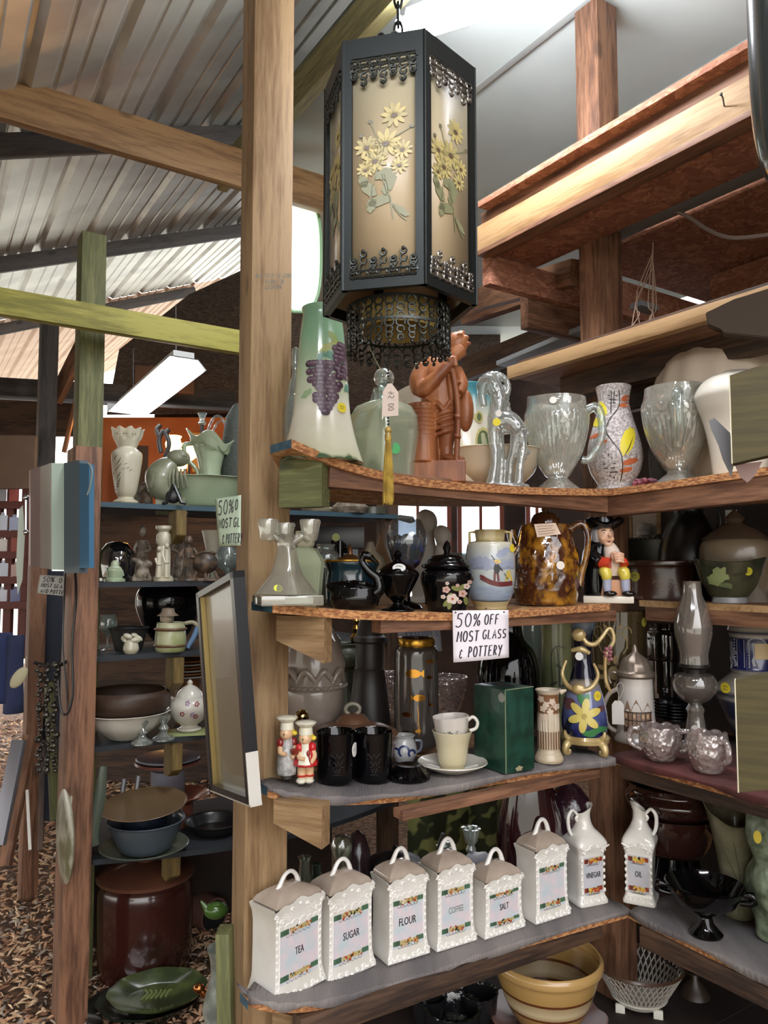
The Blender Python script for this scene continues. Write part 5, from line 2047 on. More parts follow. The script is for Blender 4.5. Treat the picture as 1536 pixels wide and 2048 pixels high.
Ys = on('S2', 960, 0).y
ps = [W(905, 1221, Ys - .05), W(1017, 1220, Ys - .012), W(1018, 1315, Ys - .014), W(907, 1325, Ys - .054)]
paper_sign('white handwritten 50% off sign hanging under the second shelf', *ps,
           [('50%', 5, 68, 26, 15, 2.2), ('OFF', 55, 71, 20, 9.5, 2.2), ('MOST', 6, 39, 20, 10, 2.4), ('GLASS', 51, 42, 18, 9, 2.2), ('&', 9, 8, 14, 8, 2), ('POTTERY', 24, 8, 20, 9, 2.3)])
for px, py, lb in ((911, 1225, 'left'), (1008, 1224, 'right'), (972, 1217, 'middle, highest')):
    mb = MB()
    mb.ball(W(px, py, Ys - .052 + (px - 905) * .00035), .0022, 8, 6)
    tag(mb.build('push_pin', m_steel), 'small tack at the %s of the top edge of the white 50%% off sign' % lb, 'tack', 'tacks of the sale sign')
# ================================================================== third shelf
def at3(px, py):
    return onz(px, py, Z3 + .004 + rise(px))


# --- two chef shakers (plain generic figures)
def chef(px, py, label, dress, h, grey=False):
    loc = at3(px, py)
    o, k = item('chef_shaker', label, 'salt shaker', loc, turn=12)
    white, skin = P('ddd8c2', .2), P('d8b088', .25)
    if grey:
        MB(k).lathe(shell([(16, 8), (20, 12), (18, 46), (13, 66), (9, 84)], 2), 28, rf=lambda a, r, z: (r * (1 + .04 * math.cos(9 * a)), z)).build('apron', M('crazed white glaze', 'b3b0ab', .25, col2='8d8a86', scale=80), o)
        MB(k).lathe([(0, 0), (11, 0), (11, 8), (0, 8)], 20).build('stopper', P('4a4642'), o)
    else:
        MB(k).lathe(shell([(20, 34), (24, 38), (17, 56), (12, 66), (11, 82)], 2), 28, rf=lambda a, r, z: (r * (1 + .05 * math.cos(10 * a)) if z < 50 else r, z)).build('dress', P(dress, .2), o)
        mb = MB(k)
        S = wrap(RZ([(24.5, 36), (24.5, 38), (17.5, 56), (12.5, 66), (11.5, 82)]), 1.2, cx=0, turn=-18)
        mb.sheet(S, -12, 11, 40, 62, 8, 6)
        mb.sheet(S, -7, 7, 62, 80, 6, 5)
        mb.build('apron', white, o)
        for x in (-8, 8):
            MB(k).tube([(x, 0, 8), (x, 0, 40)], [8, 9], 14).build('leg', skin, o)
            MB(k).lathe([(8.5, 13), (10, 15), (8.5, 17)], 16, c=(x, 0, 0)).build('sock_band', P('a82a20', .3), o)
            MB(k).ball((x - 2, -4, 6), (10, 13, 6), 14, 8).build('shoe', white, o)
    mb = MB(k)
    for sg in (-1, 1):
        mb.ball((sg * 13, -2, h - 50), (8, 8, 10), 14, 10)
    mb.build('sleeve', P(dress, .2), o)
    mb = MB(k)
    for sg in (-1, 1):
        mb.tube([(sg * 14, -4, h - 56), (sg * 15, -12, h - 66), (sg * 5, -20, h - 68 - (8 if sg > 0 else 0))], [5, 5, 4.5], 10, sm=3)
    mb.build('arm', skin, o)
    if grey:
        MB(k).lathe([(0, h - 68), (7, h - 68), (10, h - 60), (9, h - 59), (0, h - 61)], 16, c=(12, -22, 0)).build('bowl', P('7c2c20'), o)
    else:
        MB(k).tube([(5, -22, h - 80), (2, -22, h - 62)], 1.5, 8).ball((1, -22, h - 56), (4, 1.6, 6), 10, 8).build('spoon', P('8a3028'), o)
    MB(k).ball((-2, -3, h - 32), (13, 13, 13), 18, 12).ball((-6, -14, h - 36), (3, 3, 2.5), 8, 6).build('head', skin, o)
    mb = MB(k)
    mb.ball((4, 3, h - 29), (13, 13, 12), 14, 10)
    mb.ball((15, -2, h - 32), (6, 7, 5), 10, 8)
    mb.build('hair', P('d9bd40', .25), o)
    mb = MB(k)
    for x in (-9, -1):
        mb.ball((x, -15 + (x + 5) ** 2 * .02, h - 31), (1.4, .8, 1.8), 8, 6)
    mb.build('eyes', P('30221c'), o)
    mb = MB(k)
    mb.lathe([(0, h - 24), (14, h - 24), (13, h - 10), (19, h - 5), (21, h - 2), (17, h + 1), (0, h + 3)], 30, rf=lambda a, r, z: (r * (1 + (.05 * math.cos(7 * a) if r > 15 else 0)), z))
    mb.build('hat', white, o)
    return o


chef(573, 1556, 'chef figure shaker at the post side, maroon top with long crackled white apron', '7a2522', 118, True)
chef(611, 1566, 'chef figure shaker in red dress and white apron beside the black mugs', 'b8282a', 118)
loc = at3(603, 1520)
mb = MB(kof(loc))
mb.lathe([(0, 0), (18, 0), (16, 10), (6, 20), (5, 60), (8, 66), (4, 70)], 20)
mb.m = 1
mb.ball((0, 0, 84), 14, 20, 14)
solo('gold_ball_finial', 'dark stand topped by a shiny gold ball behind the chef shakers', 'ornament', loc, mb, [m_blk, M('bright gold mirror', 'b5a06a', .06, metal=1)])


# --- black mugs
def mug(px, py, label, st=False):
    loc = at3(px, py)
    o, k = item('black_mug', label, 'mug', loc, group='black mugs on the third shelf', turn=0)
    MB(k).lathe([(0, 0), (34, 0), (36, 3), (37, 8), (39, 90), (39.5, 94), (38, 95), (36.5, 92), (34, 8), (0, 7)], 48).build('body', M('black mug glass', '050507', .06, spec=.5), o)
    MB(k).tube([(8, 36, 78), (12, 58, 74), (12, 62, 45), (8, 38, 22)], 5, 10, sm=5).build('handle', M('black mug glass', ''), o)
    mb = MB(k)
    S = wrap(lambda z: 38, .5)
    for x, z, s in ((2, 54, 12), (4, 40, 9), (2, 26, 6)):
        mb.stroke(S, [(x - s, z + 4), (x - s * .3, z - 4), (x, z + 4), (x + s * .3, z - 4), (x + s, z + 5)], 1.3)
        mb.stroke(S, [(x - s * 1.1, z - 7), (x + s * 1.1, z - 7)], .8)
    mb.build('faint_emblem', M('dull engraved black', '1f1e24', .4), o)
    if st:
        sticker(o, k, wrap(lambda z: 39, 1.2), 36, 62, 5.5, 'd9d6d0', 14)
    return o


mug(672, 1560, 'black glass mug with a faint emblem and a white oval sticker, left of two', True)
mug(746, 1559, 'black glass mug with a faint emblem, right of two')

# --- casserole behind mugs
loc = at3(705, 1520)
o, k = item('brown_casserole', 'wide brown lidded stoneware casserole with ring knob behind the mugs', 'casserole', loc)
MB(k).lathe(shell([(70, 0), (80, 10), (86, 40), (80, 52)], 4), 44).build('body', M('brown stoneware', '5a3a2c', .35, coat=.3), o)
MB(k).lathe([(90, 52), (88, 56), (60, 68), (34, 74), (30, 80), (22, 88), (0, 92)], 44, sq=(1, .95)).build('lid', M('brown stoneware lid', '64442f', .4, coat=.2), o)
MB(k).tube([(14 * math.cos(a), 0, 98 + 11 * math.sin(a)) for a in [i * PI / 8 for i in range(17)]], 4, 10).build('knob', M('grey brown glaze', '8e8878', .3), o)

# --- pretzel-crusted cookie jar
loc = at3(628, 1490)
o, k = item('cookie_jar', 'large grey beige cookie jar with braided moulded lid beside the post', 'cookie jar', loc)
m_ck = M('taupe glaze', '91857a', .25, coat=.5, col2='75695f', scale=6)
MB(k).lathe(shell([(44, 0), (50, 8), (56, 60), (57, 104), (54, 112)], 4), 44).build('body', m_ck, o)
mb = MB(k)
mb.lathe([(60, 112), (62, 117), (58, 122), (58, 160), (50, 205), (30, 232), (0, 240)], 60, rf=lambda a, r, z: (r * (1 + .10 * math.sin(5 * a + z * .06) * (1 if z > 124 else .2)), z))
for i in range(4):
    a = R(-140 + i * 34)
    mb.tube([(60 * math.cos(a - .3), 60 * math.sin(a - .3), 126), (62 * math.cos(a), 62 * math.sin(a), 150), (60 * math.cos(a + .35), 60 * math.sin(a + .35), 128)], [4, 7, 4], 10, sm=5)
for i in range(30):
    a = 2 * PI * i / 30
    mb.ball((60 * math.cos(a), 60 * math.sin(a), 117), (7, 7, 4), 8, 6)
mb.build('lid', m_ck, o)

# --- tall dark bottle vase
loc = at3(739, 1475)
o, k = item('dark_bottle', 'tall matt dark brown bottle behind the mugs', 'bottle', loc)
MB(k).lathe([(0, 0), (42, 0), (44, 6), (41, 40), (34, 100), (29, 132), (30, 134), (28, 137), (28, 184), (32, 188), (32, 196), (27, 200), (24, 216), (18, 234), (0, 236)], 44).build('body', M('matt dark brown', '2a2422', .45), o)

# --- smoky vase with gold fish
loc = at3(833, 1496)
o, k = item('smoked_glass_vase', 'tall smoked grey glass vase with gold fish and gold rim', 'vase', loc)
prof = [(34, 0), (40, 6), (43, 20), (44, 100), (43, 180), (40, 196), (35, 200), (35, 214)]
rz = RZ(prof)
MB(k).lathe(shell(prof, 3), 48).build('body', glass('smoked grey glass', tint='8d857f', body=.45, bodycol='6f6762', gloss=.2, rough=.12), o)
MB(k).lathe([(36, 199), (37, 202), (37, 213), (36, 215), (34, 213)], 48).build('gold_rim', m_gold, o)
mb = MB(k)
S = wrap(rz, .9)
for x, z, r_, d in ((-6, 150, 15, 1), (26, 172, 7, 1), (26, 142, 6, -1), (6, 104, 12, -1), (-20, 72, 8, 1), (-18, 36, 9, 1), (28, 90, 5, 1), (4, 42, 7, -1)):
    mb.dab(S, x, z, r_, r_ * .55, n=18)
    mb.add([S(x + d * r_ * .8, z), S(x + d * r_ * 1.4, z + r_ * .5), S(x + d * r_ * 1.4, z - r_ * .5)], [(0, 1, 2)])
for x, z0, z1 in ((-14, 60, 146), (2, 50, 92), (4, 16, 60), (22, 70, 120), (-28, 150, 184)):
    mb.stroke(S, [(x, z0), (x + 2, (z0 + z1) / 2), (x, z1)], 1.6, True, sm=4)
mb.build('gold_fish', M('gold leaf', 'c08a3c', .2, metal=1), o)

# --- small blue jug on black ashtray
loc = at3(818, 1556)
o, k = item('black_ashtray', 'black pressed glass round dish with a scalloped top, by the right mug', 'dish', loc)
MB(k).lathe([(0, 0), (40, 0), (42, 6), (36, 14), (28, 22), (24, 26), (0, 24)], 60, rf=lambda a, r, z: (r * (1 + .03 * math.cos(20 * a)), z)).build('body', m_blk, o)
loc = at3(808, 1520)
o, k = item('blue_scroll_jug', 'small white jug with navy blue scrolls behind the black dish', 'jug', loc)
prof = [(20, 0), (26, 14), (24, 30), (19, 42), (22, 48)]
MB(k).lathe(shell(prof, 2), 32).build('body', P('a5a3a0', .2), o)
MB(k).tube([(22, 0, 38), (34, 0, 36), (32, 0, 20), (22, 0, 14)], 2.6, 8, sm=5).build('handle', P('6d7280', .2), o)
mb = MB(k)
S = wrap(RZ(prof), .8)
for x, z, r_ in ((0, 22, 10), (-16, 20, 7), (15, 18, 6)):
    mb.stroke(S, arc(x, z, r_, r_, -20, 240, 10), 4)
mb.build('scroll_painting', P('1d2a52', .2), o)

# --- saucer, two cups
loc = at3(905, 1541)
o, k = item('saucer', 'cream saucer with a fine rim holding two stacked cups', 'saucer', loc)
MB(k).lathe([(0, 3), (28, 3), (30, 0), (34, 0), (60, 12), (69, 17), (68, 19), (60, 15), (30, 7), (0, 6)], 56).build('body', m_porc, o)
locc = Vector(loc) + Vector((0, 0, 7 * k))
o, k = item('cream_cup', 'plain cream tapered cup standing on the saucer', 'cup', locc)
MB(k).lathe(shell([(24, 0), (25, 4), (28, 12), (33, 46), (40, 70)], 2.5), 44).build('body', M('cream cup glaze', 'cfc5a6', .2, coat=.5, col2='c4b894', scale=8), o)
loc2 = locc + Vector((0, .0, 50 * k))
o, k = item('floral_teacup', 'white teacup with grey flower sprigs stacked in the cream cup', 'teacup', loc2, tilt=(0, -4))
prof = [(22, 0), (26, 6), (32, 22), (36, 48)]
MB(k).lathe(shell(prof, 2), 44, rf=lambda a, r, z: (r * (1 + .02 * math.cos(9 * a)), z)).build('body', M('pinkish white glaze', 'cdc5bc', .2, coat=.5), o)
MB(k).tube([(33, 0, 38), (44, 0, 44), (52, 0, 34), (48, 0, 22), (36, 0, 18)], 3.4, 10, sm=6).build('handle', m_porc, o)
mb = MB(k)
S = wrap(RZ(prof), .7)
rn = random.Random(9)
for i in range(16):
    x = rn.uniform(-24, 16)
    z = rn.uniform(8, 20)
    mb.m = i % 2
    mb.stroke(S, [(x, z - 4), (x + rn.uniform(-4, 4), z + rn.uniform(3, 8))], 1.1)
    mb.dab(S, x + rn.uniform(-3, 3), z + 5, 2.4, 1.6, n=8)
mb.build('flower_painting', [P('6c7580'), P('7c7c62')], o)

# --- green box
p_fl, p_fr, p_bl = at3(1012, 1549), at3(1069, 1537), at3(938, 1524)
o = thing('green_tissue_box', 'dark green wooden tissue box cover with an oval slot and round grey sticker', 'tissue box', p_fl)
ex = (p_fr - p_fl)
ey = (p_bl - p_fl)
ey = Vector((-ex.y, ex.x, 0)).normalized() * .115
hgt = (W(1018, 1380, p_fl.y).z - p_fl.z)
mt = Matrix((ex.normalized(), ey.normalized(), Vector((0, 0, 1)))).transposed().to_4x4()
mb = MB()
mb.box(0, ex.length, 0, ey.length, 0, hgt, .0015)
b_ = mb.build('body', M('dark green paint', '1c4436', .4, col2='143227', scale=30, coat=.2), o)
b_.matrix_local = mt
mb = MB()
n = 28
cx, cy = ex.length / 2, ey.length / 2
vs = [Vector((cx + .016 * math.cos(2 * PI * i / n), cy + .036 * math.sin(2 * PI * i / n), hgt + .0006)) for i in range(n)]
mb.add(vs, [tuple(range(n))])
s_ = mb.build('slot', P('0a0c0a', .9), o)
s_.matrix_local = mt
mb = MB()
mb.box(-.0008, .0012, -.0008, .0012, 0.002, hgt - .002)
mb.box(0, ex.length, -.0008, .0008, hgt - .0012, hgt + .0008)
s_ = mb.build('worn_edge', P('7d8b6a', .6), o)
s_.matrix_local = mt
mb = MB()
mb.dab(lambda a, b: Vector((-.0008, -a, b)), -.012, hgt - .02, .0115, n=20)
s_ = mb.build('price_sticker', P('8f9088', .6), o)
s_.matrix_local = mt
mb = MB()
mb.dab(lambda a, b: Vector((a, -.0008, b)), ex.length * .45, .008, .012, .006, n=16, rf=lambda a: 1 + .2 * math.sin(5 * a))
s_ = mb.build('chipped_paint', P('9a9170', .8), o)
s_.matrix_local = mt

# --- column pitcher
loc = at3(1098, 1522)
o, k = item('column_jug', 'cream and brown column-shaped jug with raised ivy leaves beside the green box', 'jug', loc)
prof = [(27, 0), (29, 6), (25, 16), (22, 24), (21, 60), (21, 118), (23, 132), (26, 138)]
rz = RZ(prof)
MB(k).lathe(shell(prof, 2.5), 64, rf=lambda a, r, z: (r + (.8 * math.cos(24 * a) if 24 < z < 92 else 0), z + (0 if z < 134 else 3 * max(0, math.cos(a)) ** 4))).build('body', zmat('column glaze', 140 * k, [(0, 'b9a88c'), (.66, 'c6b8a2'), (.68, '7a5337'), (.93, '7a5337'), (.95, 'c6b8a2')], .3, .0), o)
mb = MB(k)
S = wrap(rz, 1.4)
for i in range(9):
    mb.stroke(S, [(-20 + i * 5, 26), (-20 + i * 5, 60)], 2.2)
mb.build('brown_flutes', P('6f4a30'), o)
mb = MB(k)
for x, z in ((-14, 122), (-4, 112), (8, 118), (16, 108), (-10, 104), (4, 98), (-14, 84), (-6, 88)):
    mb.dab(S, x, z, 6.5, 6.5, x * 7, n=20, rf=lambda a: .7 + .4 * abs(math.cos(2.5 * a)))
mb.stroke(S, [(-18, 130), (-8, 114), (0, 104), (12, 112), (20, 104)], 1.2, sm=4)
mb.build('ivy_relief', P('cbb8a4'), o)
MB(k).tube([(24, 0, 134), (36, 0, 138)], [6, 2], 8).build('spout', P('c6b8a2'), o)

# --- ornate cobalt pitcher
loc = at3(1170, 1502)
o, k = item('ornate_ewer', 'ornate cobalt blue ewer with yellow lily and gold scroll foot and handle', 'ewer', loc)
prof = [(34, 24), (42, 34), (46, 60), (40, 100), (28, 138), (22, 160), (17, 180), (18, 210), (24, 244), (28, 262)]
rz = RZ(prof)
MB(k).lathe(shell(prof, 3), 48, rf=lambda a, r, z: (r, z + (12 * math.cos(a - PI) + 6 if z > 240 else 0))).build('body', zmat('cobalt ewer glaze', 262 * k, [(0, '10143a'), (.16, '1b2254'), (.3, '4c5688'), (.46, '7f8298'), (.52, '8b7d6c'), (.55, '0c0e22'), (.86, '0a0c1c'), (.93, '5c6a78'), (1, '7f8a90')], .12, .1, 30, .8), o)
m_gs = M('old gold glaze', 'a08452', .3, metal=.25, coat=.5, col2='c4ad78', scale=18)
mb = MB(k)
mb.lathe([(34, 16), (48, 20), (50, 28), (44, 34), (34, 30)], 40)
for i in range(4):
    a = R(45 + 90 * i)
    c_, s_ = math.cos(a), math.sin(a)
    mb.tube([(40 * c_, 40 * s_, 24), (52 * c_, 52 * s_, 16), (54 * c_, 54 * s_, 4), (44 * c_, 44 * s_, 3), (42 * c_, 42 * s_, 9)], [8, 8, 6, 5, 3], 10, sm=4)
    mb.tube([(44 * c_, 44 * s_, 30), (52 * c_, 52 * s_, 36), (54 * c_, 54 * s_, 46)], [6, 5, 2], 8, sm=4)
mb.build('scroll_foot', m_gs, o)
mb = MB(k)
mb.tube([(-6, -24, 236), (6, -26, 214), (22, -22, 210), (36, -14, 222), (50, -8, 240), (58, -6, 234), (60, -6, 216), (50, -8, 200)], [3, 5, 5, 4, 4, 4, 4, 4], 10, sm=5)
mb.tube([(50, -8, 200), (44, -8, 186), (42, -10, 160), (44, -12, 136), (52, -10, 118)], [3, 4, 4, 4, 3], 10, sm=5)
mb.ball((-8, -26, 228), (14, 8, 13), 14, 10)
mb.build('handle', m_gs, o)
mb = MB(k)
rn = random.Random(3)
for i in range(14):
    mb.ball((49 + rn.uniform(-7, 7), -10 + rn.uniform(-4, 4), 192 + rn.uniform(-14, 12)), 4, 8, 6)
mb.build('pink_blossoms', P('9a5f68', .3), o)
mb = MB(k)
mb.tube([(-34, -10, 176), (-42, -16, 150), (-30, -28, 128), (-8, -34, 122), (14, -32, 128), (28, -20, 150), (20, -14, 172)], [3, 4, 5, 6, 5, 4, 3], 10, sm=5)
mb.ball((-10, -34, 124), (14, 6, 11), 14, 8)
mb.tube([(-22, -14, 196), (-4, -22, 200), (12, -18, 192)], [4, 6, 4], 10, sm=4)
mb.build('gold_scrolls', m_gs, o)
mb = MB(k)
rr = lambda z: rz(z)
for i in range(6):
    a = R(20 + i * 60)
    cx_, cz_ = 0 + 18 * math.cos(a), 76 + 18 * math.sin(a)
    mb.m = 0
    mb.dab(wrap(rr, 3 + (i % 2)), cx_, cz_, 15, 7.5, math.degrees(a), n=18)
mb.m = 1
mb.dab(wrap(rr, 6), 0, 76, 5, n=10)
mb.m = 2
for x, z, rt in ((4, 104, 70), (-6, 108, 110), (18, 46, 10), (30, 50, 0), (8, 42, -10)):
    mb.dab(wrap(rr, 1.5), x, z, 14, 6, rt, n=14)
mb.m = 3
for x, z, rt in ((-30, 60, 60), (-26, 40, 120), (-34, 44, 80)):
    mb.dab(wrap(rr, 1.2), x, z, 14, 6, rt, n=14)
mb.m = 4
for x, z in ((-32, 90), (-26, 100), (-36, 100), (32, 88)):
    mb.dab(wrap(rr, 1), x, z, 8, 6, n=12)
mb.build('lily_relief', [P('cdbb62', .3), P('a08a30', .3), P('3f7a4a', .3), P('1a2030', .3), P('5c3c40', .3)], o)
sticker(o, k, lambda a, b: Vector((a, -22, b)), -8, 186, 8, 'ddd9d4', ink=False)
sticker(o, k, wrap(rz, 2), 26, 112, 7, 'd8bf2c', 9)

# --- tall background pieces
loc = at3(1018, 1466)
mb = MB(kof(loc))
mb.lathe(shell([(46, 0), (60, 30), (62, 110), (52, 160), (30, 190), (28, 240)], 4), 44)
solo('black_vase', 'large glossy black vase behind the sale sign and green box', 'vase', loc, mb, m_blk)
loc = at3(1068, 1452)
mb = MB(kof(loc))
mb.lathe(shell([(20, 0), (22, 40), (18, 110), (14, 140), (26, 175), (28, 204), (22, 218)], 3), 36, rf=lambda a, r, z: (r * (1 + .05 * math.cos(8 * a)), z))
solo('crystal_vase', 'waisted crystal glass vase between the black vase and the bamboo vase', 'vase', loc, mb, g_heavy)
loc = at3(1115, 1462)
o, k = item('bamboo_vase', 'tall olive green cylinder vase painted with bamboo stems', 'vase', loc)
MB(k).lathe(shell([(30, 0), (32, 4), (31, 120), (32, 240)], 3), 40).build('body', M('bamboo vase glaze', '6e7452', .25, coat=.4, col2='8b8a62', scale=8), o)
mb = MB(k)
S = wrap(lambda z: 31.6, .8)
for pts in ([(-12, 40), (-8, 90), (-10, 150), (2, 168), (16, 164)], [(4, 60), (6, 120), (0, 170)], [(-4, 20), (0, 60), (12, 90)]):
    mb.stroke(S, pts, 2, sm=5)
for x, z, rt in ((-6, 96, 30), (6, 128, 140), (12, 92, 20), (-10, 60, 150)):
    mb.dab(S, x, z, 9, 3, rt, n=10)
mb.build('bamboo_painting', P('3a4030'), o)
loc = at3(1238, 1463)
o, k = item('amber_vase', 'large amber glass vase etched with folk flowers behind the blue ewer', 'vase', loc)
prof = [(46, 0), (48, 4), (52, 80), (57, 180), (60, 236)]
rz = RZ(prof)
MB(k).lathe(shell(prof, 3), 48).build('body', glass('dusky amber glass', tint='6c5a34', body=.5, bodycol='5c4c30', gloss=.16), o)
mb = MB(k)
S = wrap(rz, 1)
mb.dab(S, -8, 120, 11, 13, n=20)
for i in range(9):
    a = R(-80 + i * 40)
    mb.dab(S, -8 + 24 * math.cos(a), 120 + 26 * math.sin(a), 9, 4.5, math.degrees(a), n=12)
for sg in (-1, 1):
    mb.stroke(S, arc(-8 + sg * 14, 176, 13, 20, 0 if sg < 0 else 180, 250 if sg < 0 else -70, 10), 2.6)
    mb.stroke(S, arc(-8 + sg * 28, 196, 8, 12, 0, 270, 8), 2)
    mb.dab(S, -8 + sg * 14, 208, 6, 3, 45 * sg, n=10)
mb.build('etched_flowers', P('85704a', .7), o)
sticker(o, k, wrap(rz, 1.5), 53, 216, 5, 'a3983a', 9, ink=False)

# --- stein with pewter lid
loc = at3(1274, 1478)
loc = onz(1274, 1482, Z3 + .004)
o, k = item('lidded_stein', 'white ceramic stein printed with timber houses under a domed pewter lid', 'stein', loc)
prof = [(44, 0), (46, 4), (40, 20), (36, 60), (34, 118), (33, 126)]
rz = RZ(prof)
MB(k).lathe(shell(prof, 3), 44).build('body', zmat('stein glaze', 126 * k, [(0, '7c6f66'), (.1, 'a39a92'), (.3, 'c8c0b8'), (.85, 'cdc5bd'), (1, 'b5a99c')], .2, .03), o)
m_pew = M('pewter', '8c7e70', .35, metal=.6, bump=.5, bscale=50)
MB(k).lathe([(36, 124), (39, 128), (38, 134), (33, 138), (31, 148), (24, 160), (12, 168), (6, 173), (5, 180), (2, 187), (0, 188)], 44, rf=lambda a, r, z: (r * (1 + (.03 * math.cos(12 * a) if z > 138 else 0)), z)).build('lid', m_pew, o)
MB(k).tube([(-34, 0, 100), (-54, 0, 88), (-66, 0, 56), (-56, 0, 26), (-36, 0, 14)], 4.5, 10, sm=6).build('handle', P('a89c90', .2), o)
MB(k).tube([(-34, 0, 128), (-46, 0, 132), (-54, 0, 122), (-50, 0, 110)], 3, 8, sm=4).build('thumb_lever', m_pew, o)
mb = MB(k)
S, S2 = wrap(rz, .6), wrap(rz, 1)
mb.m = 0
mb.sheet(S, -24, 30, 22, 62, 10, 6)
for pl in ([(-24, 62), (-17, 84), (-10, 62)], [(-12, 62), (0, 86), (12, 62)], [(12, 60), (22, 80), (31, 60)]):
    mb.add([S(*p) for p in pl], [(0, 1, 2)])
mb.m = 1
for x in (-24, -16, -8, 0, 9, 18, 27):
    mb.stroke(S2, [(x, 22), (x, 62)], 1.6)
for z in (32, 46, 61):
    mb.stroke(S2, [(-24, z), (0, z - 1), (30, z)], 1.8, sm=4)
for x in (-20, -4, 13, 22):
    mb.m = 2
    mb.sheet(S2, x - 2, x + 2, 50, 57, 2, 2)
    mb.m = 1
    mb.sheet(S2, x - 2.5, x + 2.5, 25, 30, 2, 2)
mb.build('house_print', [P('8a6f5c'), P('2b211c'), P('c9a27a')], o)
# tag
loc2 = loc + Vector((0, 0, 0))
o2, k2 = item('string_tag', 'small white string tag hanging from the stein lever', 'price tag', W(1236, 1422, loc.y - .05))
MB(k2).prism([(-12, -26), (12, -26), (12, 12), (6, 20), (-6, 20), (-12, 12)], -.6, .6).build('card', P('d6cfc8', .8), o2)
MB(k2).tube([(0, 0, 16), (2, 2, 32), (-2, 6, 44), (6, 14, 54), (12, 10, 42), (0, -1, 18)], .8, 6, sm=5).build('string', P('b3a89c', .8), o2)

# --- oil lamp
loc = onz(1393, 1502, Z3 + .006)
o, k = item('oil_lamp', 'antique clear glass oil lamp with dusty chimney and round sticker', 'oil lamp', loc)
g_dust = glass('dusty chimney glass', tint='c9c0b8', body=.30, bodycol='a39a90', gloss=.28, rough=.1)
MB(k).lathe([(0, 0), (42, 0), (40, 8), (24, 20), (18, 60), (16, 72), (19, 80), (12, 92), (0, 92)], 40).build('pedestal', g_dust, o)
MB(k).lathe([(10, 90), (30, 100), (44, 118), (46, 134), (38, 148), (22, 152), (0, 152)], 44).build('font', glass('dusty font glass', tint='b5aca4', body=.34, bodycol='877e76', gloss=.26), o)
MB(k).lathe([(20, 150), (22, 160), (32, 164), (32, 170), (20, 168), (0, 166)], 32).build('burner', P('1c1613', .4), o)
MB(k).lathe([(30, 166), (29, 180), (29, 190), (38, 226), (39, 244), (30, 280), (20, 306), (18, 330), (19, 332), (17, 330), (19, 306), (29, 278), (37, 244), (36, 226), (27, 188)], 44).build('chimney', g_dust, o)
sticker(o, k, lambda a, b: Vector((a, -22, b)), -2, 44, 8, 'c9c0b8', 10, ink=False)

# --- cut glass bowls
g_cut = glass('cut crystal', tint='dcd0cc', body=.22, bodycol='d9cdc8', gloss=.34, bump=.8, bscale=70)


def cutbowl(px, py, rad, h, label, handles, turn):
    loc = onz(px, py, Z3 + .008)
    o, k = item('cut_glass_bowl', label, 'bowl', loc, turn=turn)
    prof = [(rad * .55, 0), (rad * .66, 4), (rad * .92, h * .4), (rad, h * .65), (rad * .9, h)]
    MB(k).lathe([(0, 0)] + [(p.x, p.y) for p in cr([Vector(p) for p in prof], 5)] + [(rad * .84, h), (rad * .9, h * .65), (rad * .8, h * .4), (rad * .5, 6), (0, 5)], 64,
                rf=lambda a, r, z: (r * (1 + .03 * abs(math.sin(12 * a + z * .12)) + .02 * math.sin(16 * a - z * .2)), z + (5 * abs(math.sin(4 * a)) if z > h * .8 else 0))).build('bowl', g_cut, o)
    for sg in handles:
        MB(k).tube([(sg * rad * .85, 0, h * .9), (sg * rad * 1.35, 0, h * .9), (sg * (rad * 1.45), 0, h * .5), (sg * rad * .9, 0, h * .28)], [5, 6, 6, 5], 10, sm=5).build('handle', g_cut, o)
    return o, k


cutbowl(1322, 1519, 42, 62, 'two-handled cut crystal sugar bowl on the red cloth', (-1, 1), 0)
o, k = cutbowl(1417, 1543, 42, 72, 'cut crystal creamer in front, nearest the shelf edge', (1,), -50)
# stein-urn right
loc = onz(1516, 1488, Z3 + .006)
o, k = item('relief_stein', 'large blue and grey salt-glazed jar with relief figures and conical lid at right', 'jar', loc)
prof = [(40, 0), (50, 20), (74, 70), (84, 98), (80, 112), (56, 132), (48, 138)]
MB(k).lathe(shell(prof, 4), 56).build('body', zmat('salt glaze lower', 138 * k, [(0, '2a3040'), (.2, '3a4150'), (.34, '6c6c6c'), (.4, '20263a'), (.62, '2a3044'), (.66, '8b857c'), (.72, '23283a'), (.78, '8c867c'), (1, '7b7468')], .3, .03, 40, .4, bump=.6), o)
MB(k).lathe([(48, 138), (52, 142), (53, 146), (50, 150), (52, 210), (54, 218), (56, 222), (54, 228), (54, 240), (50, 246)], 56).build('blue_band', zmat('cobalt band', 246 * k, [(0, '8c867c'), (.58, '8c867c'), (.6, '161c48'), (.84, '161c48'), (.86, 'b5aea0'), (.89, '1a1f3c'), (.91, 'a8a295'), (.95, '8c8478')], .25, 0, 10, .5), o)
MB(k).lathe([(58, 244), (60, 248), (48, 258), (30, 280), (22, 300), (10, 312), (0, 318)], 44).build('lid', M('stone grey lid', '7d7468', .4, bump=.5, bscale=50), o)
mb = MB(k)
rn = random.Random(2)
for x in (-40, -16):
    for i in range(10):
        mb.ball((x + (4 if x > -20 else 0), -math.sqrt(max(1, 52 ** 2 - x * x)) - 0, 154 + i * 5.6), 1.8, 6, 4)
    for dx in (-5, 5):
        S = wrap(lambda z: 51.5, 1)
        mb.stroke(S, [(x + dx, 152), (x + dx, 206)], 1.5)
S = wrap(lambda z: 52, 1.2)
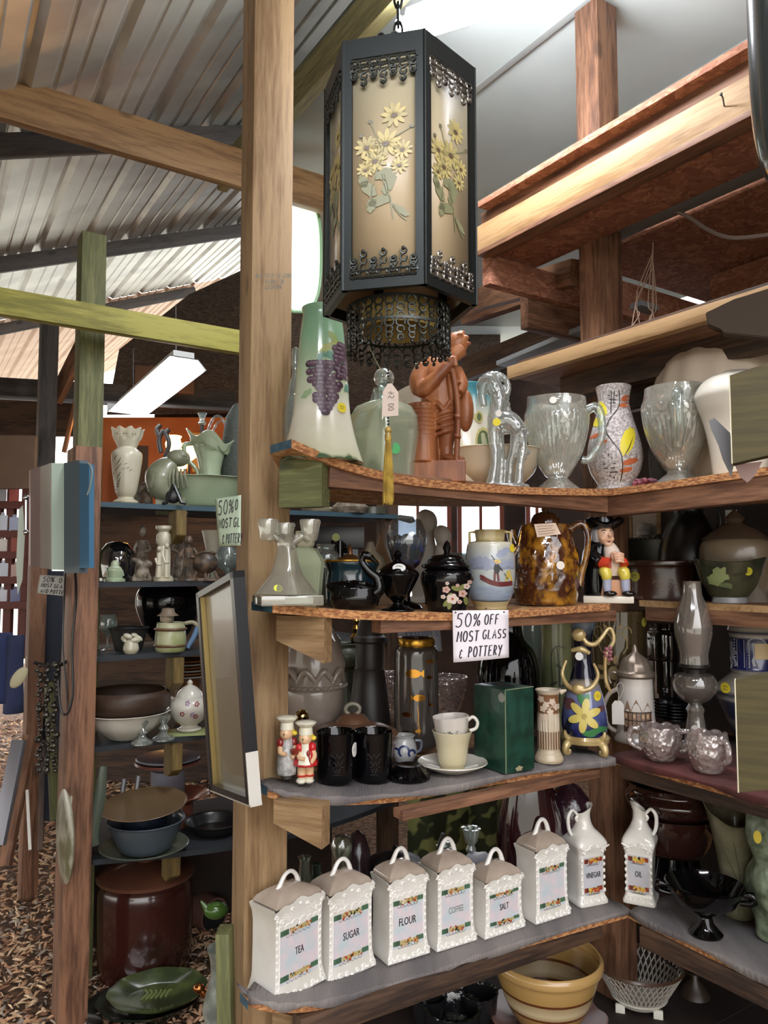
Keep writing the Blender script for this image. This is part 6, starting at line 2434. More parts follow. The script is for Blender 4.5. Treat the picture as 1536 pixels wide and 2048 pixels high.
for cx in (-46, -2):
    mb.dab(S, cx, 196, 4, 5, n=10)
    mb.stroke(S, [(cx, 192), (cx + 2, 176), (cx - 2, 166), (cx + 1, 156)], 6)
    mb.stroke(S, [(cx + 2, 188), (cx + 10, 178)], 3)
    mb.stroke(S, [(cx + 2, 172), (cx + 8, 160), (cx + 9, 154)], 4)
mb.stroke(S, arc(4, 196, 18, 14, 0, 180, 10), 2)
mb.build('relief_figures', P('8f8f95', .3), o)
mb = MB(k)
mb.sheet(wrap(lambda z: 53, 1.8), 0, 30, 170, 200, 6, 4)
mb.build('tan_patch', P('b59a6a'), o)
sticker(o, k, wrap(RZ(prof), 2), -60, 112, 10, 'd8bf2c', 9)

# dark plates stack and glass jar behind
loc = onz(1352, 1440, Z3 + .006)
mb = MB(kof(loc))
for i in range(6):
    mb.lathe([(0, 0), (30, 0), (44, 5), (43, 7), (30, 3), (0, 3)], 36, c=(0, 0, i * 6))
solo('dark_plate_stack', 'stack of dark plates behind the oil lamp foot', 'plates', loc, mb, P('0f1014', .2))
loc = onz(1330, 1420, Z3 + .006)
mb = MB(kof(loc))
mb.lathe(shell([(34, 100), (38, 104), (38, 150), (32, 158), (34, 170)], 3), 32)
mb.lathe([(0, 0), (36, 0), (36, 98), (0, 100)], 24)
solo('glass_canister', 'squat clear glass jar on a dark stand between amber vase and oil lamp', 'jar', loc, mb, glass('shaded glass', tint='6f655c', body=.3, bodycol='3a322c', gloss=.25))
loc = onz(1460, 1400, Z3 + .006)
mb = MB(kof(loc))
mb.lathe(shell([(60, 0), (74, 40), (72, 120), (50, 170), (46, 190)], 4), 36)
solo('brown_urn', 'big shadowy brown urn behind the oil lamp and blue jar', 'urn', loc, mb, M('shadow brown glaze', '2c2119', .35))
loc = onz(1310, 1400, Z3 + .006)
# --- pieces behind the cookie jar and between the tall vases
loc = at3(692, 1440)
mb = MB(kof(loc))
mb.lathe(shell([(20, 100), (34, 110), (38, 130), (30, 146), (34, 150)], 3), 32)
mb.lathe([(0, 0), (30, 0), (14, 40), (14, 96), (30, 104)], 24)
solo('grey_green_bowl', 'grey green footed bowl left of the dark bottle', 'bowl', loc, mb, M('grey green glaze', '4f5448', .3))
loc = at3(712, 1440)
mb = MB(kof(loc))
mb.lathe([(0, 0), (16, 0), (5, 20), (5, 140), (10, 150), (12, 162), (5, 170), (9, 178), (4, 186), (8, 194), (3, 200), (0, 206)], 20)
solo('gold_finial_rod', 'gilt turned finial rising beside the dark bottle', 'ornament', loc, mb, M('old gilt', '9a7636', .25, metal=1))
for px, py, s, lab in ((776, 1440, 1, 'cut glass bowl gleaming behind the dark bottle'), (892, 1436, .9, 'cut glass bowl behind the stacked cups')):
    loc = at3(px, py)
    mb = MB(kof(loc) * s)
    mb.lathe(shell([(20, 0), (34, 30), (44, 70), (46, 90)], 3), 44, rf=lambda a, r, z: (r * (1 + .05 * abs(math.sin(8 * a))), z))
    solo('pressed_glass_bowl', lab, 'bowl', loc, mb, g_cut)
p4 = [W(795, 1248, 2.32), W(880, 1243, 2.40), W(884, 1302, 2.40), W(796, 1305, 2.32)]
paper_sign('pale sale card seen from the back behind the smoked vase', *[p4[i] for i in (1, 0, 3, 2)], [('POTTERY', 22, 52, 24, 9, 2.4), ('&', 8, 52, 20, 8, 2)], mat='b7bcc8', ink='8088a4')
# ================================================================== fourth shelf: canisters
def at4(px, py):
    return onz(px, py, Z4 + .004 + rise(px))


m_can = M('white pearl porcelain', 'e4e0d8', .16, coat=.8, col2='d8d3c8', scale=10)
m_rel = M('white relief porcelain', 'eae7e0', .2, coat=.7)
m_lus = M('iridescent lustre panel', 'e0cfd2', .14, coat=1, col2='c4d0d4', scale=26, lo=.35, hi=.65, detail=2)
m_holes = P('8b8a86')
m_lid = M('pinkish porcelain lid', 'b5a596', .18, coat=.8, col2='a39484', scale=12)
cols_f = [P('a8452e'), P('b98442'), P('b5a46c'), P('4a6a50'), P('2a2620'), P('d8c9b0')]


def band(mb, S, x0, x1, z, h, seed, dark=(3, 4)):
    """band of printed flowers with ribbon ends"""
    rn = random.Random(seed)
    mb.m = 3
    mb.sheet(S, x0, x0 + (x1 - x0) * .22, z, z + h, 3, 1)
    mb.sheet(S, x1 - (x1 - x0) * .2, x1, z + h * .15, z + h * 1.1, 3, 1)
    mb.m = 4
    for q in (.10, .15, .2):
        mb.stroke(lambda a, b: S(a, b) + Vector((0, -.25, 0)), [(x0 + (x1 - x0) * q, z), (x0 + (x1 - x0) * q, z + h)], 1.2)
    mb.m = 2
    mb.sheet(lambda a, b: S(a, b) + Vector((0, -.2, 0)), x0 + (x1 - x0) * .24, x0 + (x1 - x0) * .78, z + h * .1, z + h * .9, 4, 1)
    n = 26
    for i in range(n):
        t = rn.uniform(.24, .8)
        r_ = rn.uniform(1.5, 3.2)
        mb.m = rn.choice([0, 0, 1, 1, 2, 3, 5, 4])
        e_ = .3 + .01 * i
        mb.dab(lambda a, b: S(a, b) + Vector((0, -e_, 0)), x0 + (x1 - x0) * t, z + h * .4 + rn.uniform(-h * .55, h * .6), r_, r_ * .8, n=7)
    mb.m = 4
    for i in range(6):
        t = .2 + .11 * i
        mb.stroke(S, arc(x0 + (x1 - x0) * t, z - h * .25, 4, 3, 150, 390, 5), .8)


def swirl(mb, S, x, z, r, d=1, w=1.6):
    pts = [(x + d * r * (1 - i / 14) * math.cos(R(i * 32)), z + r * (1 - i / 14) * math.sin(R(i * 32))) for i in range(12)]
    mb.tube([S(a, b) for a, b in pts], w, 6)


def canister(fl, fr, H, depth, label, word, seed, wx=0, faded=False):
    """square canister: fl, fr = photo positions of the front bottom corners; H = height in photo pixels at the front"""
    a, b = at4(*fl), at4(*fr)
    b.z = a.z = min(a.z, b.z)
    ex = (b - a).normalized()
    ey = Vector((-ex.y, ex.x, 0))
    Wd = (b - a).length
    c = (a + b) / 2 + ey * depth / 2
    o = thing('porcelain_canister', label, 'canister', c, math.atan2(ex.y, ex.x), group='matching white porcelain kitchen set')
    k = K(kof(a))
    w, d, H = Wd / k / 2, depth / k / 2, H
    # body: flared foot, straight sides, flared top with curved front crest
    lev = [(0, 1.0), (6, 1.0), (14, .955), (30, .90), (40, .885), (H * .5, .875), (H * .78, .875), (H * .88, .90), (H * .955, .955), (H, .975)]
    mb = MB(k)
    ns = 14
    rings = []
    vs = []
    for z, s in lev:
        ring = []
        top = max(0, (z - H * .86) / (H * .14))
        for i in range(ns + 1):
            t = i / ns * 2 - 1
            crest = (.055 * H * math.cos(t * PI) * .5 + .03 * H * math.cos(3 * PI * t) * .6) * top
            ring.append((t * w * s, -d * s, z + crest))
        for i in range(1, ns + 1):
            t = i / ns * 2 - 1
            ring.append((w * s, t * d * s, z - .02 * H * top * 1))
        for i in range(1, ns + 1):
            t = i / ns * 2 - 1
            crest = (.055 * H * math.cos(t * PI) * .5) * top
            ring.append((-t * w * s, d * s, z + crest))
        for i in range(1, ns):
            t = i / ns * 2 - 1
            ring.append((-w * s, -t * d * s, z - .02 * H * top))
        rings.append(ring)
    m_ = len(rings[0])
    for ring in rings:
        vs += ring
    fs = [(r_ * m_ + i, r_ * m_ + (i + 1) % m_, (r_ + 1) * m_ + (i + 1) % m_, (r_ + 1) * m_ + i) for r_ in range(len(lev) - 1) for i in range(m_)]
    # rim turned in
    n0 = len(vs)
    vs += [(x * .9, y * .9, z - 1.5) for x, y, z in rings[-1]]
    vs += [(x * .9, y * .9, z - 9) for x, y, z in rings[-1]]
    vs.append((0, 0, H - 10))
    q = (len(lev) - 1) * m_
    for i in range(m_):
        j = (i + 1) % m_
        fs += [(q + i, q + j, n0 + j, n0 + i), (n0 + i, n0 + j, n0 + m_ + j, n0 + m_ + i), (n0 + m_ + i, n0 + m_ + j, n0 + 2 * m_)]
    fs.append(tuple(range(m_))[::-1])
    mb.add(vs, fs)
    mb.build('body', m_can, o, smooth=35)

    def sc_(z):
        for (z0, s0), (z1, s1) in zip(lev, lev[1:]):
            if z0 <= z <= z1:
                return s0 + (s1 - s0) * (z - z0) / (z1 - z0)
        return lev[-1][1]
    S = lambda x, z: Vector((x, -d * sc_(max(0, z)) - .7, z))
    # relief frame
    mb = MB(k)
    for sg in (-1, 1):
        mb.tube([S(sg * w * .80, 16), S(sg * w * .74, 40), S(sg * w * .74, H * .8)], 1.2, 6)
        for i in range(int(H / 15)):
            z = 22 + i * 13
            if z < H * .86:
                mb.ball(S(sg * w * .82, z) + Vector((0, 1, 0)), (3.2, 2.4, 4.5), 8, 6, (0, sg * 25, 0))
        swirl(mb, S, sg * w * .66, H * .83, 6, sg)
        swirl(mb, S, sg * w * .30, H * .93, 5, -sg)
        swirl(mb, S, sg * w * .84, 10, 7, sg, 1.8)
        swirl(mb, S, sg * w * .5, 8, 6, -sg, 1.8)
        swirl(mb, S, sg * w * .2, 7, 5, sg, 1.6)
        swirl(mb, S, sg * w * .86, H * .90, 6, sg)
        for t0 in (.16, .42, .66):
            mb.tube([S(sg * w * (t0 + .13 * math.cos(q_)), H * (.775 - .02 * (t0 > .3)) + 5.5 * math.sin(q_)) for q_ in [i * PI / 6 for i in range(7)]], 1.1, 6)
        for i in range(5):
            for j in range(3):
                mb.ball(S(sg * w * (.30 + .075 * i), H * (.83 + .026 * j) + (i * 1.2)), 1.2, 6, 4)
    mb.tube([S(0, H * .74), S(2, H * .77), S(-1, H * .79)], 1.3, 6)
    mb.ball(S(0, H * .97), (4, 2, 3), 8, 6)
    for i in range(9):
        t = -.88 + i * .22
        mb.ball(S(t * w, 3.5 + 1.5 * (i % 2)) + Vector((0, .5, 0)), (5, 2.4, 3.4), 8, 6)
    mb.build('scroll_relief', m_rel, o)
    # panel
    zt, zb = H * .73, H * .16
    mb = MB(k)
    S1 = lambda x, z: Vector((x, -d * sc_(z) - .5, z))
    mb.sheet(S1, -w * .72, w * .72, zb, zt, 10, 10)
    mb.build('lustre_panel', m_lus, o)
    mb = MB(k)
    S2 = lambda x, z: Vector((x, -d * sc_(z) - .9, z))
    band(mb, S2, -w * .72, w * .72, zt - H * .055, H * .06, seed)
    mb.build('flower_band', cols_f, o)
    mb = MB(k)
    band(mb, S2, -w * .72, w * .72, zb + H * .03, H * .06, seed + 9)
    mb.build('flower_band', cols_f, o)
    if word:
        mb = MB(k)
        put_text(mb, lambda x, z: Vector((x, -d * sc_(z) - 1.1, z)), word, wx, H * .42, 21 if H > 150 else 17, .62)
        mb.build('lettering', P('8f9a94' if faded else '1c1a1c', .4), o)
    # lid
    if depth:
        mb = MB(k)
        vs = []
        lv = [(.86, 0), (.88, 4), (.80, 11), (.55, 20), (.3, 25), (0, 27)]
        n = 10
        rr = []
        for s, z in lv:
            for e in range(4):
                for i in range(n):
                    t = i / n * 2 - 1
                    x, y = ((t, -1), (1, t), (-t, 1), (-1, -t))[e]
                    cr_ = .045 * H * math.cos((x if e in (0, 2) else 1) * PI) * .5 * (1 if e in (0, 2) else 1) if s > .5 else 0
                    vs.append((x * w * s * (1 if s else 0), y * d * s, H - 3 + z + cr_ * (s - .4)))
        m2 = 4 * n
        fs = [(r_ * m2 + i, r_ * m2 + (i + 1) % m2, (r_ + 1) * m2 + (i + 1) % m2, (r_ + 1) * m2 + i) for r_ in range(len(lv) - 1) for i in range(m2)]
        mb.add(vs, fs)
        lid = mb.build('lid', m_lid, o, smooth=50)
        mb = MB(k)
        zz = H + 14
        mb.tube([(-w * .42, 0, zz - 2), (-w * .30, 0, zz + 10), (-w * .12, 0, zz + 26), (w * .1, 0, zz + 30), (w * .3, 0, zz + 20), (w * .42, 0, zz - 1)], [6, 5, 4.2, 4.2, 4.6, 6], 12, sm=6)
        mb.tube([(-w * .46, -9, zz - 2), (-w * .40, 0, zz + 1), (-w * .46, 9, zz - 2)], 3, 8, sm=3)
        mb.build('lid_handle', m_rel, lid)
    return o


D = .088
canister((547, 1988), (652, 1958), 178, D, 'white porcelain canister marked TEA, first of the row by the post', 'TEA', 1)
canister((655, 1957), (752, 1930), 168, D, 'white porcelain canister marked SUGAR', 'SUGAR', 2)
canister((776, 1932), (860, 1906), 156, D, 'white porcelain canister marked FLOUR', 'FLOUR', 3, wx=-2)
canister((874, 1905), (954, 1880), 150, D, 'white porcelain canister with the faded word COFFEE', 'COFFEE', 4, faded=True)
canister((970, 1880), (1051, 1853), 106, D * .95, 'short white porcelain canister marked SALT', 'SALT', 5)
canister((1072, 1850), (1142, 1828), 138, D, 'white porcelain canister whose panel has lost its word', '', 6)


# --- cruets
def cruet(fl, fr, H, label, word, hside, seed):
    a, b = at4(*fl), at4(*fr)
    ex = (b - a).normalized()
    ey = Vector((-ex.y, ex.x, 0))
    Wd = (b - a).length
    dp = Wd * .95
    c = (a + b) / 2 + ey * dp / 2
    o = thing('porcelain_cruet', label, 'cruet', c, math.atan2(ex.y, ex.x), group='matching white porcelain kitchen set')
    k = kof(a); k = K(k * .95)
    w = Wd / k / 2
    prof = [(1.0, 0), (1.0, 6), (.9, 14), (.84, 28), (.82, 60), (.86, 96), (.98, 112), (1.02, 120), (.92, 130), (.62, 146), (.44, 160), (.40, 176), (.42, 186)]
    mb = MB(k)
    pts = [(p.x * w * .98, p.y) for p in cr([Vector(p) for p in prof], 4)]

    def rf(a_, r, z):
        p_ = 9 if z < 118 else max(2, 9 - (z - 118) * .25)
        f = (abs(math.cos(a_)) ** p_ + abs(math.sin(a_)) ** p_) ** (-1 / p_)
        lift = 0
        if z > 176:
            lift = (z - 176) * (.9 * math.cos(a_ - (PI if hside > 0 else 0)))
            f *= 1 + .35 * (z - 176) / 10 * max(0, math.cos(a_ - (PI if hside > 0 else 0)))
        return (r * f, z + lift)
    mb.lathe([(0, 0)] + pts + [(pts[-1][0] - 3, 185), (pts[-1][0] - 4, 150), (0, 140)], 72, rf=rf)
    mb.build('body', m_can, o, smooth=35)
    rz = RZ([(p[0] * w * .98, p[1]) for p in prof], 4)
    S = lambda x, z: Vector((x, -rz(z) - .8, z))
    mb = MB(k)
    for sg in (-1, 1):
        for i in range(6):
            mb.ball(S(sg * w * .74, 26 + i * 13), (3, 2, 4.5), 8, 6)
        swirl(mb, S, sg * w * .6, 10, 6, sg)
        swirl(mb, S, sg * w * .2, 9, 5, -sg)
        swirl(mb, S, sg * w * .62, 106, 6, sg)
        swirl(mb, S, sg * w * .28, 116, 5, -sg)
        mb.tube([S(sg * w * .95, 118), S(sg * w * .5, 112), S(sg * w * .2, 122), S(0, 120)], 1.5, 6, sm=4)
    mb.build('scroll_relief', m_rel, o)
    mb = MB(k)
    mb.sheet(S, -w * .62, w * .62, 22, 96, 6, 8)
    mb.build('lustre_panel', M('pale lustre panel', 'c6c4c8', .14, coat=1, col2='b8bdc2', scale=20), o)
    mb = MB(k)
    S2 = lambda x, z: Vector((x, -rz(z) - 1.2, z))
    cf = [P('b04a30'), P('c88a3a'), P('cdb84a'), P('8a3a24'), P('2a2620'), P('d8a050')]
    for zz in (84, 26):
        mb = MB(k)
        band(mb, S2, -w * .6, w * .6, zz, 9, seed + zz)
        mb.build('flower_band', cf, o)
    mb = MB(k)
    put_text(mb, lambda x, z: Vector((x, -rz(z) - 1.6, z)), word, 0, 54, 16, .55)
    mb.build('lettering', P('1c1a1c', .4), o)
    mb = MB(k)
    mb.tube([(hside * w * .36, 0, 172), (hside * w * .7, 0, 184), (hside * w * 1.0, 0, 172), (hside * w * .98, 0, 148), (hside * w * .78, 0, 132)], [3, 3.5, 4, 4, 3], 10, sm=6)
    mb.tube([(hside * w * .36, 0, 172), (hside * w * .5, 0, 166), (hside * w * .42, 0, 160)], [3, 3, 2], 8, sm=3)
    mb.build('handle', m_rel, o)


cruet((1160, 1817), (1220, 1805), 205, 'white porcelain cruet jug marked VINEGAR, spout to the right', 'VINEGAR', -1, 21)
cruet((1244, 1804), (1312, 1817), 205, 'white porcelain cruet jug marked OIL, handle to the right', 'OIL', 1, 31)

# --- black compote
loc = at4(1412, 1869)
o, k = item('black_compote', 'black glass footed compote dish with side handles', 'compote', loc)
MB(k).lathe([(0, 0), (32, 0), (34, 4), (30, 8), (16, 22), (13, 34), (28, 44), (60, 62), (78, 92), (80, 96), (77, 97), (58, 66), (26, 50), (0, 46)], 56, sq=(1, .95)).build('bowl', m_blk, o)
for sg in (-1, 1):
    MB(k).tube([(sg * 74, 0, 84), (sg * 90, 0, 84), (sg * 94, 0, 76), (sg * 86, 0, 70), (sg * 66, 0, 68)], [6, 8, 8, 7, 5], 12, sm=4).build('handle', m_blk, o)
# --- leaf pitcher
loc = at4(1478, 1830)
o, k = item('leaf_pitcher', 'olive cream pitcher shaped like a folded leaf behind the black compote', 'pitcher', loc)
MB(k).lathe(shell([(26, 0), (30, 6), (34, 60), (44, 120), (56, 170), (62, 186)], 3), 44, rf=lambda a, r, z: (r * (1 + .12 * (z / 186) * math.cos(a - PI)), z + .22 * z * max(0, math.cos(a - PI * .95)) ** 2 - .1 * z * (z > 150) * abs(math.sin(3 * a)) * .3)).build('body', M('olive cream leaf glaze', '77725a', .35, coat=.3, col2='5a563f', scale=12), o)
mb = MB(k)
S = wrap(RZ([(26, 0), (30, 6), (34, 60), (44, 120), (56, 170), (62, 186)]), 1)
for pts in ([(0, 10), (4, 80), (-6, 150)], [(2, 60), (20, 100), (30, 140)], [(2, 70), (-16, 110), (-34, 150)]):
    mb.stroke(S, pts, 1.6, sm=5)
mb.build('leaf_veins', P('4c4a30'), o)
# --- green textured vase
loc = at4(1560, 1880)
o, k = item('mottled_green_vase', 'mottled grey green lobed vase cut off by the right edge', 'vase', loc)
MB(k).lathe(shell([(36, 0), (44, 8), (46, 40), (62, 80), (62, 120), (50, 150), (60, 190), (56, 230), (54, 256)], 4), 56, rf=lambda a, r, z: (r * (1 + .07 * math.sin(4 * a + z * .03)), z)).build('body', M('mottled grey green', '77826a', .45, coat=.2, col2='49543f', scale=30, bump=.8, bscale=60), o)
mb = MB(k)
mb.dab(lambda a, b: Vector((a, -64, b)), -36, 206, 8, 12, n=16)
mb.build('price_sticker', P('cdb63a'), o)

# --- behind the canisters
def bottle(px, py, prof, label, mat, name='glass_bottle', cat='bottle', seg=28):
    loc = at4(px, py)
    mb = MB(kof(loc))
    mb.lathe(prof, seg)
    return solo(name, label, cat, loc, mb, mat)


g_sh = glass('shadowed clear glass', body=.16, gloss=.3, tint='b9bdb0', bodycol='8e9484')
bottle(608, 1880, [(0, 0), (26, 0), (28, 60), (22, 90), (12, 120), (10, 150), (14, 156), (0, 158)], 'clear glass bottle neck between TEA lid and bracket', g_sh)
bottle(632, 1876, [(0, 0), (14, 0), (14, 110), (9, 124), (10, 140), (0, 142)], 'small green glass bottle beside the clear bottle', glass('green bottle glass', tint='4f7a60', body=.3, bodycol='22382c'))
bottle(682, 1862, [(0, 0), (34, 0), (36, 40), (30, 80), (16, 110), (13, 134), (20, 150), (22, 164), (14, 178), (0, 182)], 'glass decanter with a cut ball stopper behind the SUGAR canister', g_sh, 'cut_glass_decanter', 'decanter')
bottle(715, 1850, [(0, 0), (30, 0), (34, 80), (24, 140), (14, 170), (0, 180)], 'dark plum glass bottle behind the SUGAR canister', P('2a1c20', .15), 'plum_bottle')
loc = at4(790, 1836)
o, k = item('pewter_teapot', 'low black pewter teapot with long curved spout behind the FLOUR canister', 'teapot', loc)
MB(k).lathe([(0, 0), (44, 0), (62, 40), (64, 80), (50, 110), (20, 122), (6, 126), (6, 134), (0, 138)], 40).build('body', M('dark pewter', '1c1c1c', .3, metal=.3), o)
MB(k).tube([(56, 0, 50), (80, 0, 90), (86, 0, 130), (94, 0, 160)], [12, 9, 6, 4], 12, sm=5).build('spout', M('dark pewter', ''), o)
MB(k).tube([(-50, 0, 100), (-86, 0, 120), (-94, 0, 80), (-60, 0, 40)], 5, 10, sm=5).build('handle', M('dark pewter', ''), o)
for px, h, lab in ((893, 118, 'glass candlestick with a flared cup, left of a pair behind COFFEE'), (943, 150, 'glass candlestick with a flared cup, right and taller of a pair behind COFFEE')):
    bottle(px, 1815, [(0, 0), (26, 0), (22, 8), (8, 20), (6, h - 50), (10, h - 40), (7, h - 32), (13, h - 24), (17, h - 4), (19, h), (14, h), (10, h - 20), (0, h - 26)], lab, g_heavy, 'glass_candlestick', 'candlestick')
# scalloped tray
loc = at4(958, 1830)
mb = MB(kof(loc))
n = 40
pl = [(46 * math.cos(2 * PI * i / n) * (1 + .04 * math.cos(20 * PI * i / n)), 62 + 52 * math.sin(2 * PI * i / n) * (1 + .04 * math.cos(20 * PI * i / n))) for i in range(n)]
mb.prism(pl, -2, 2, 0)
mb.m = 1
mb.dab(flatS(-2.6), 0, 76, 5, 8, n=12)
solo('scalloped_tray', 'white scalloped porcelain tray standing upright behind SALT', 'tray', loc, mb, [M('blue white porcelain', 'a5a8ae', .2, coat=.6), P('3a2c28')], tilt=(-14, 0))
bottle(1060, 1795, [(0, 0), (56, 0), (66, 60), (64, 150), (46, 220), (44, 250), (0, 250)], 'large dark red glass jar behind the blank canister', M('dark ruby glaze', '2a0f12', .08, coat=.8), 'ruby_jar', 'jar', 40)
loc = at4(1142, 1780)
o, k = item('purple_covered_dish', 'purple pressed glass covered jar with a clear pointed finial', 'jar', loc)
m_pur = M('purple pressed glass', '2c1822', .1, coat=.8, bump=1, bscale=60)
MB(k).lathe(shell([(24, 0), (30, 60), (42, 130), (40, 160)], 3), 40).build('body', m_pur, o)
MB(k).lathe([(42, 160), (38, 176), (22, 196), (8, 204)], 40).build('lid', m_pur, o)
MB(k).lathe([(4, 202), (10, 212), (11, 220), (5, 228), (0, 234)], 20).build('finial', g_heavy, o)
# floral cloth hanging behind
mb = MB()
p0, p1 = W(815, 1700, 2.62), W(1010, 1700, 2.78)
nx = 16
vs = []
for j in range(9):
    for i in range(nx + 1):
        p = p0.lerp(p1, i / nx)
        vs.append((p.x, p.y + .01 * math.sin(i * 1.3), W(850, 1585, 2.6).z - j * .05))
mb.add(vs, [(j * (nx + 1) + i, j * (nx + 1) + i + 1, (j + 1) * (nx + 1) + i + 1, (j + 1) * (nx + 1) + i) for j in range(8) for i in range(nx)])
fl = M('olive floral cloth', '32381f', .9, col2='8a8d55', scale=13, lo=.5, hi=.54, detail=1.5)
tag(mb.build('floral_cloth', fl), 'olive cloth with pale scroll pattern hanging behind the canisters', 'cloth')
# brown bowls stacked on the right, under the red cloth
loc = at4(1352, 1768)
o, k = item('brown_bowl', 'large glossy brown bowl, lower of the stacked pair under the red cloth', 'bowl', loc)
MB(k).lathe(shell([(44, 60), (60, 66), (84, 110), (88, 136)], 4), 48).build('body', M('glossy brown glaze', '2e1813', .12, coat=.8), o)
MB(k).lathe([(0, 0), (60, 0), (50, 30), (44, 60), (0, 62)], 32).build('foot', m_blk, o)
loc = Vector(loc) + Vector((0, 0, 136 * k))
o, k = item('brown_bowl', 'glossy brown rimmed bowl, upper of the stacked pair under the red cloth', 'bowl', loc)
MB(k).lathe(shell([(76, 0), (92, 12), (98, 30), (88, 44), (92, 56)], 4), 48).build('body', M('glossy brown glaze', ''), o)

# ================================================================== bottom shelf
def at5(px, py):
    return onz(px, py, .2)


loc = at5(1095, 2052)
o, k = item('pink_plate', 'pinkish brown scalloped plate under the banded mixing bowl', 'plate', loc)
MB(k).lathe([(0, 4), (60, 4), (64, 0), (70, 0), (112, 22), (110, 25), (66, 8), (0, 8)], 60, rf=lambda a, r, z: (r * (1 + .03 * math.cos(7 * a)), z + (4 * math.cos(7 * a) if r > 90 else 0))).build('body', M('pink brown glaze', '7a5a50', .3), o)
loc = Vector(loc) + Vector((0, 0, 9 * k))
o, k = item('mixing_bowl', 'yellow ware mixing bowl with brown and cream bands', 'mixing bowl', loc)
prof = [(54, 0), (60, 6), (78, 34), (94, 74), (102, 104), (108, 108), (109, 118), (106, 124)]
MB(k).lathe(shell(prof, 5, 5), 64).build('body', zmat('banded yellow ware', 124 * k, [(0, '8f6f40'), (.30, '9a7a48'), (.31, '5c3018'), (.34, '5c3018'), (.35, 'a58e66'), (.42, 'c2b08c'), (.56, 'a08a64'), (.57, '5c3018'), (.60, '5c3018'), (.61, 'a5834c'), (1, 'b3905a')], .22, .008, 40, .5), o)
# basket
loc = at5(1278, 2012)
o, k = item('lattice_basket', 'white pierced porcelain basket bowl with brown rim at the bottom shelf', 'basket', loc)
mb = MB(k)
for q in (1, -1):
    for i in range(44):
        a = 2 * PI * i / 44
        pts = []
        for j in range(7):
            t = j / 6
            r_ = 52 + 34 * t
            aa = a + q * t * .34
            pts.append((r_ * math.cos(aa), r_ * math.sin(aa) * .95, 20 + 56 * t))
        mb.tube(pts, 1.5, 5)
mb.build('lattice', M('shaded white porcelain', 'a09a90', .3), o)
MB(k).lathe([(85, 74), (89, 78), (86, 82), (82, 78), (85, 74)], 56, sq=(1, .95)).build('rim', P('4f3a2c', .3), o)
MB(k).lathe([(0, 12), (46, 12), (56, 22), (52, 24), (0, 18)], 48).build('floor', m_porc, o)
for a in (45, 135, 225, 315):
    MB(k).box(-9, 9, -3, 3, 0, 16, 1).at().build('foot', m_porc, o).location = Vector((48 * math.cos(R(a)) * k, 48 * math.sin(R(a)) * k, 0))
# dark pressed glass dishes
for i, (px, py, rr) in enumerate(((858, 2052, 30), (905, 2075, 48), (958, 2045, 32))):
    loc = at5(px, py)
    mb = MB(kof(loc))
    mb.lathe([(0, 0), (rr * .6, 0), (rr, 20), (rr * 1.1, 50), (rr * 1.15, 56), (rr, 54), (rr * .8, 24), (0, 8)], 48, rf=lambda a, r, z: (r * (1 + .05 * abs(math.sin(9 * a))), z + (4 * abs(math.sin(9 * a)) if z > 40 else 0)))
    solo('dark_glass_dish', ['dark pressed glass dish with scalloped rim, left of three at the bottom', 'dark pressed glass dish with scalloped rim, large middle one at the bottom', 'dark pressed glass dish with scalloped rim, nearest the mixing bowl'][i], 'dish', loc, mb, M('dark pressed glass', '1b1c1e', .08, coat=.8, bump=.6, bscale=50))
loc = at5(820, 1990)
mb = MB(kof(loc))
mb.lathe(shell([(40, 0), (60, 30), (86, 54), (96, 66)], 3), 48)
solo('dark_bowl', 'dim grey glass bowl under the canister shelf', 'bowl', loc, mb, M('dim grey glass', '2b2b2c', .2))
loc = at5(1490, 1990)
mb = MB(kof(loc))
mb.tube([(0, 0, 0), (2, 0, 14), (0, 0, 26), (-4, 0, 36)], [12, 9, 7, 5], 12, sm=4)
mb.ball((-3, -2, 42), 6, 10, 8)
mb.tube([(-2, 0, 22), (-14, 0, 12)], [5, 3], 8)
solo('tiny_figurine', 'tiny white and brown animal figurine low on the right', 'figurine', loc, mb, M('white brown glaze', '9a8f8a', .3, col2='5a3a30', scale=60), mod=blend(1.2, kof(loc), 1))
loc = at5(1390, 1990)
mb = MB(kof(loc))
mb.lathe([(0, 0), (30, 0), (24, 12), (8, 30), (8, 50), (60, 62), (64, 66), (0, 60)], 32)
solo('dim_cake_stand', 'dim brown pedestal dish in the shadow right of the basket', 'pedestal dish', loc, mb, M('dim brown', '33271e', .4))
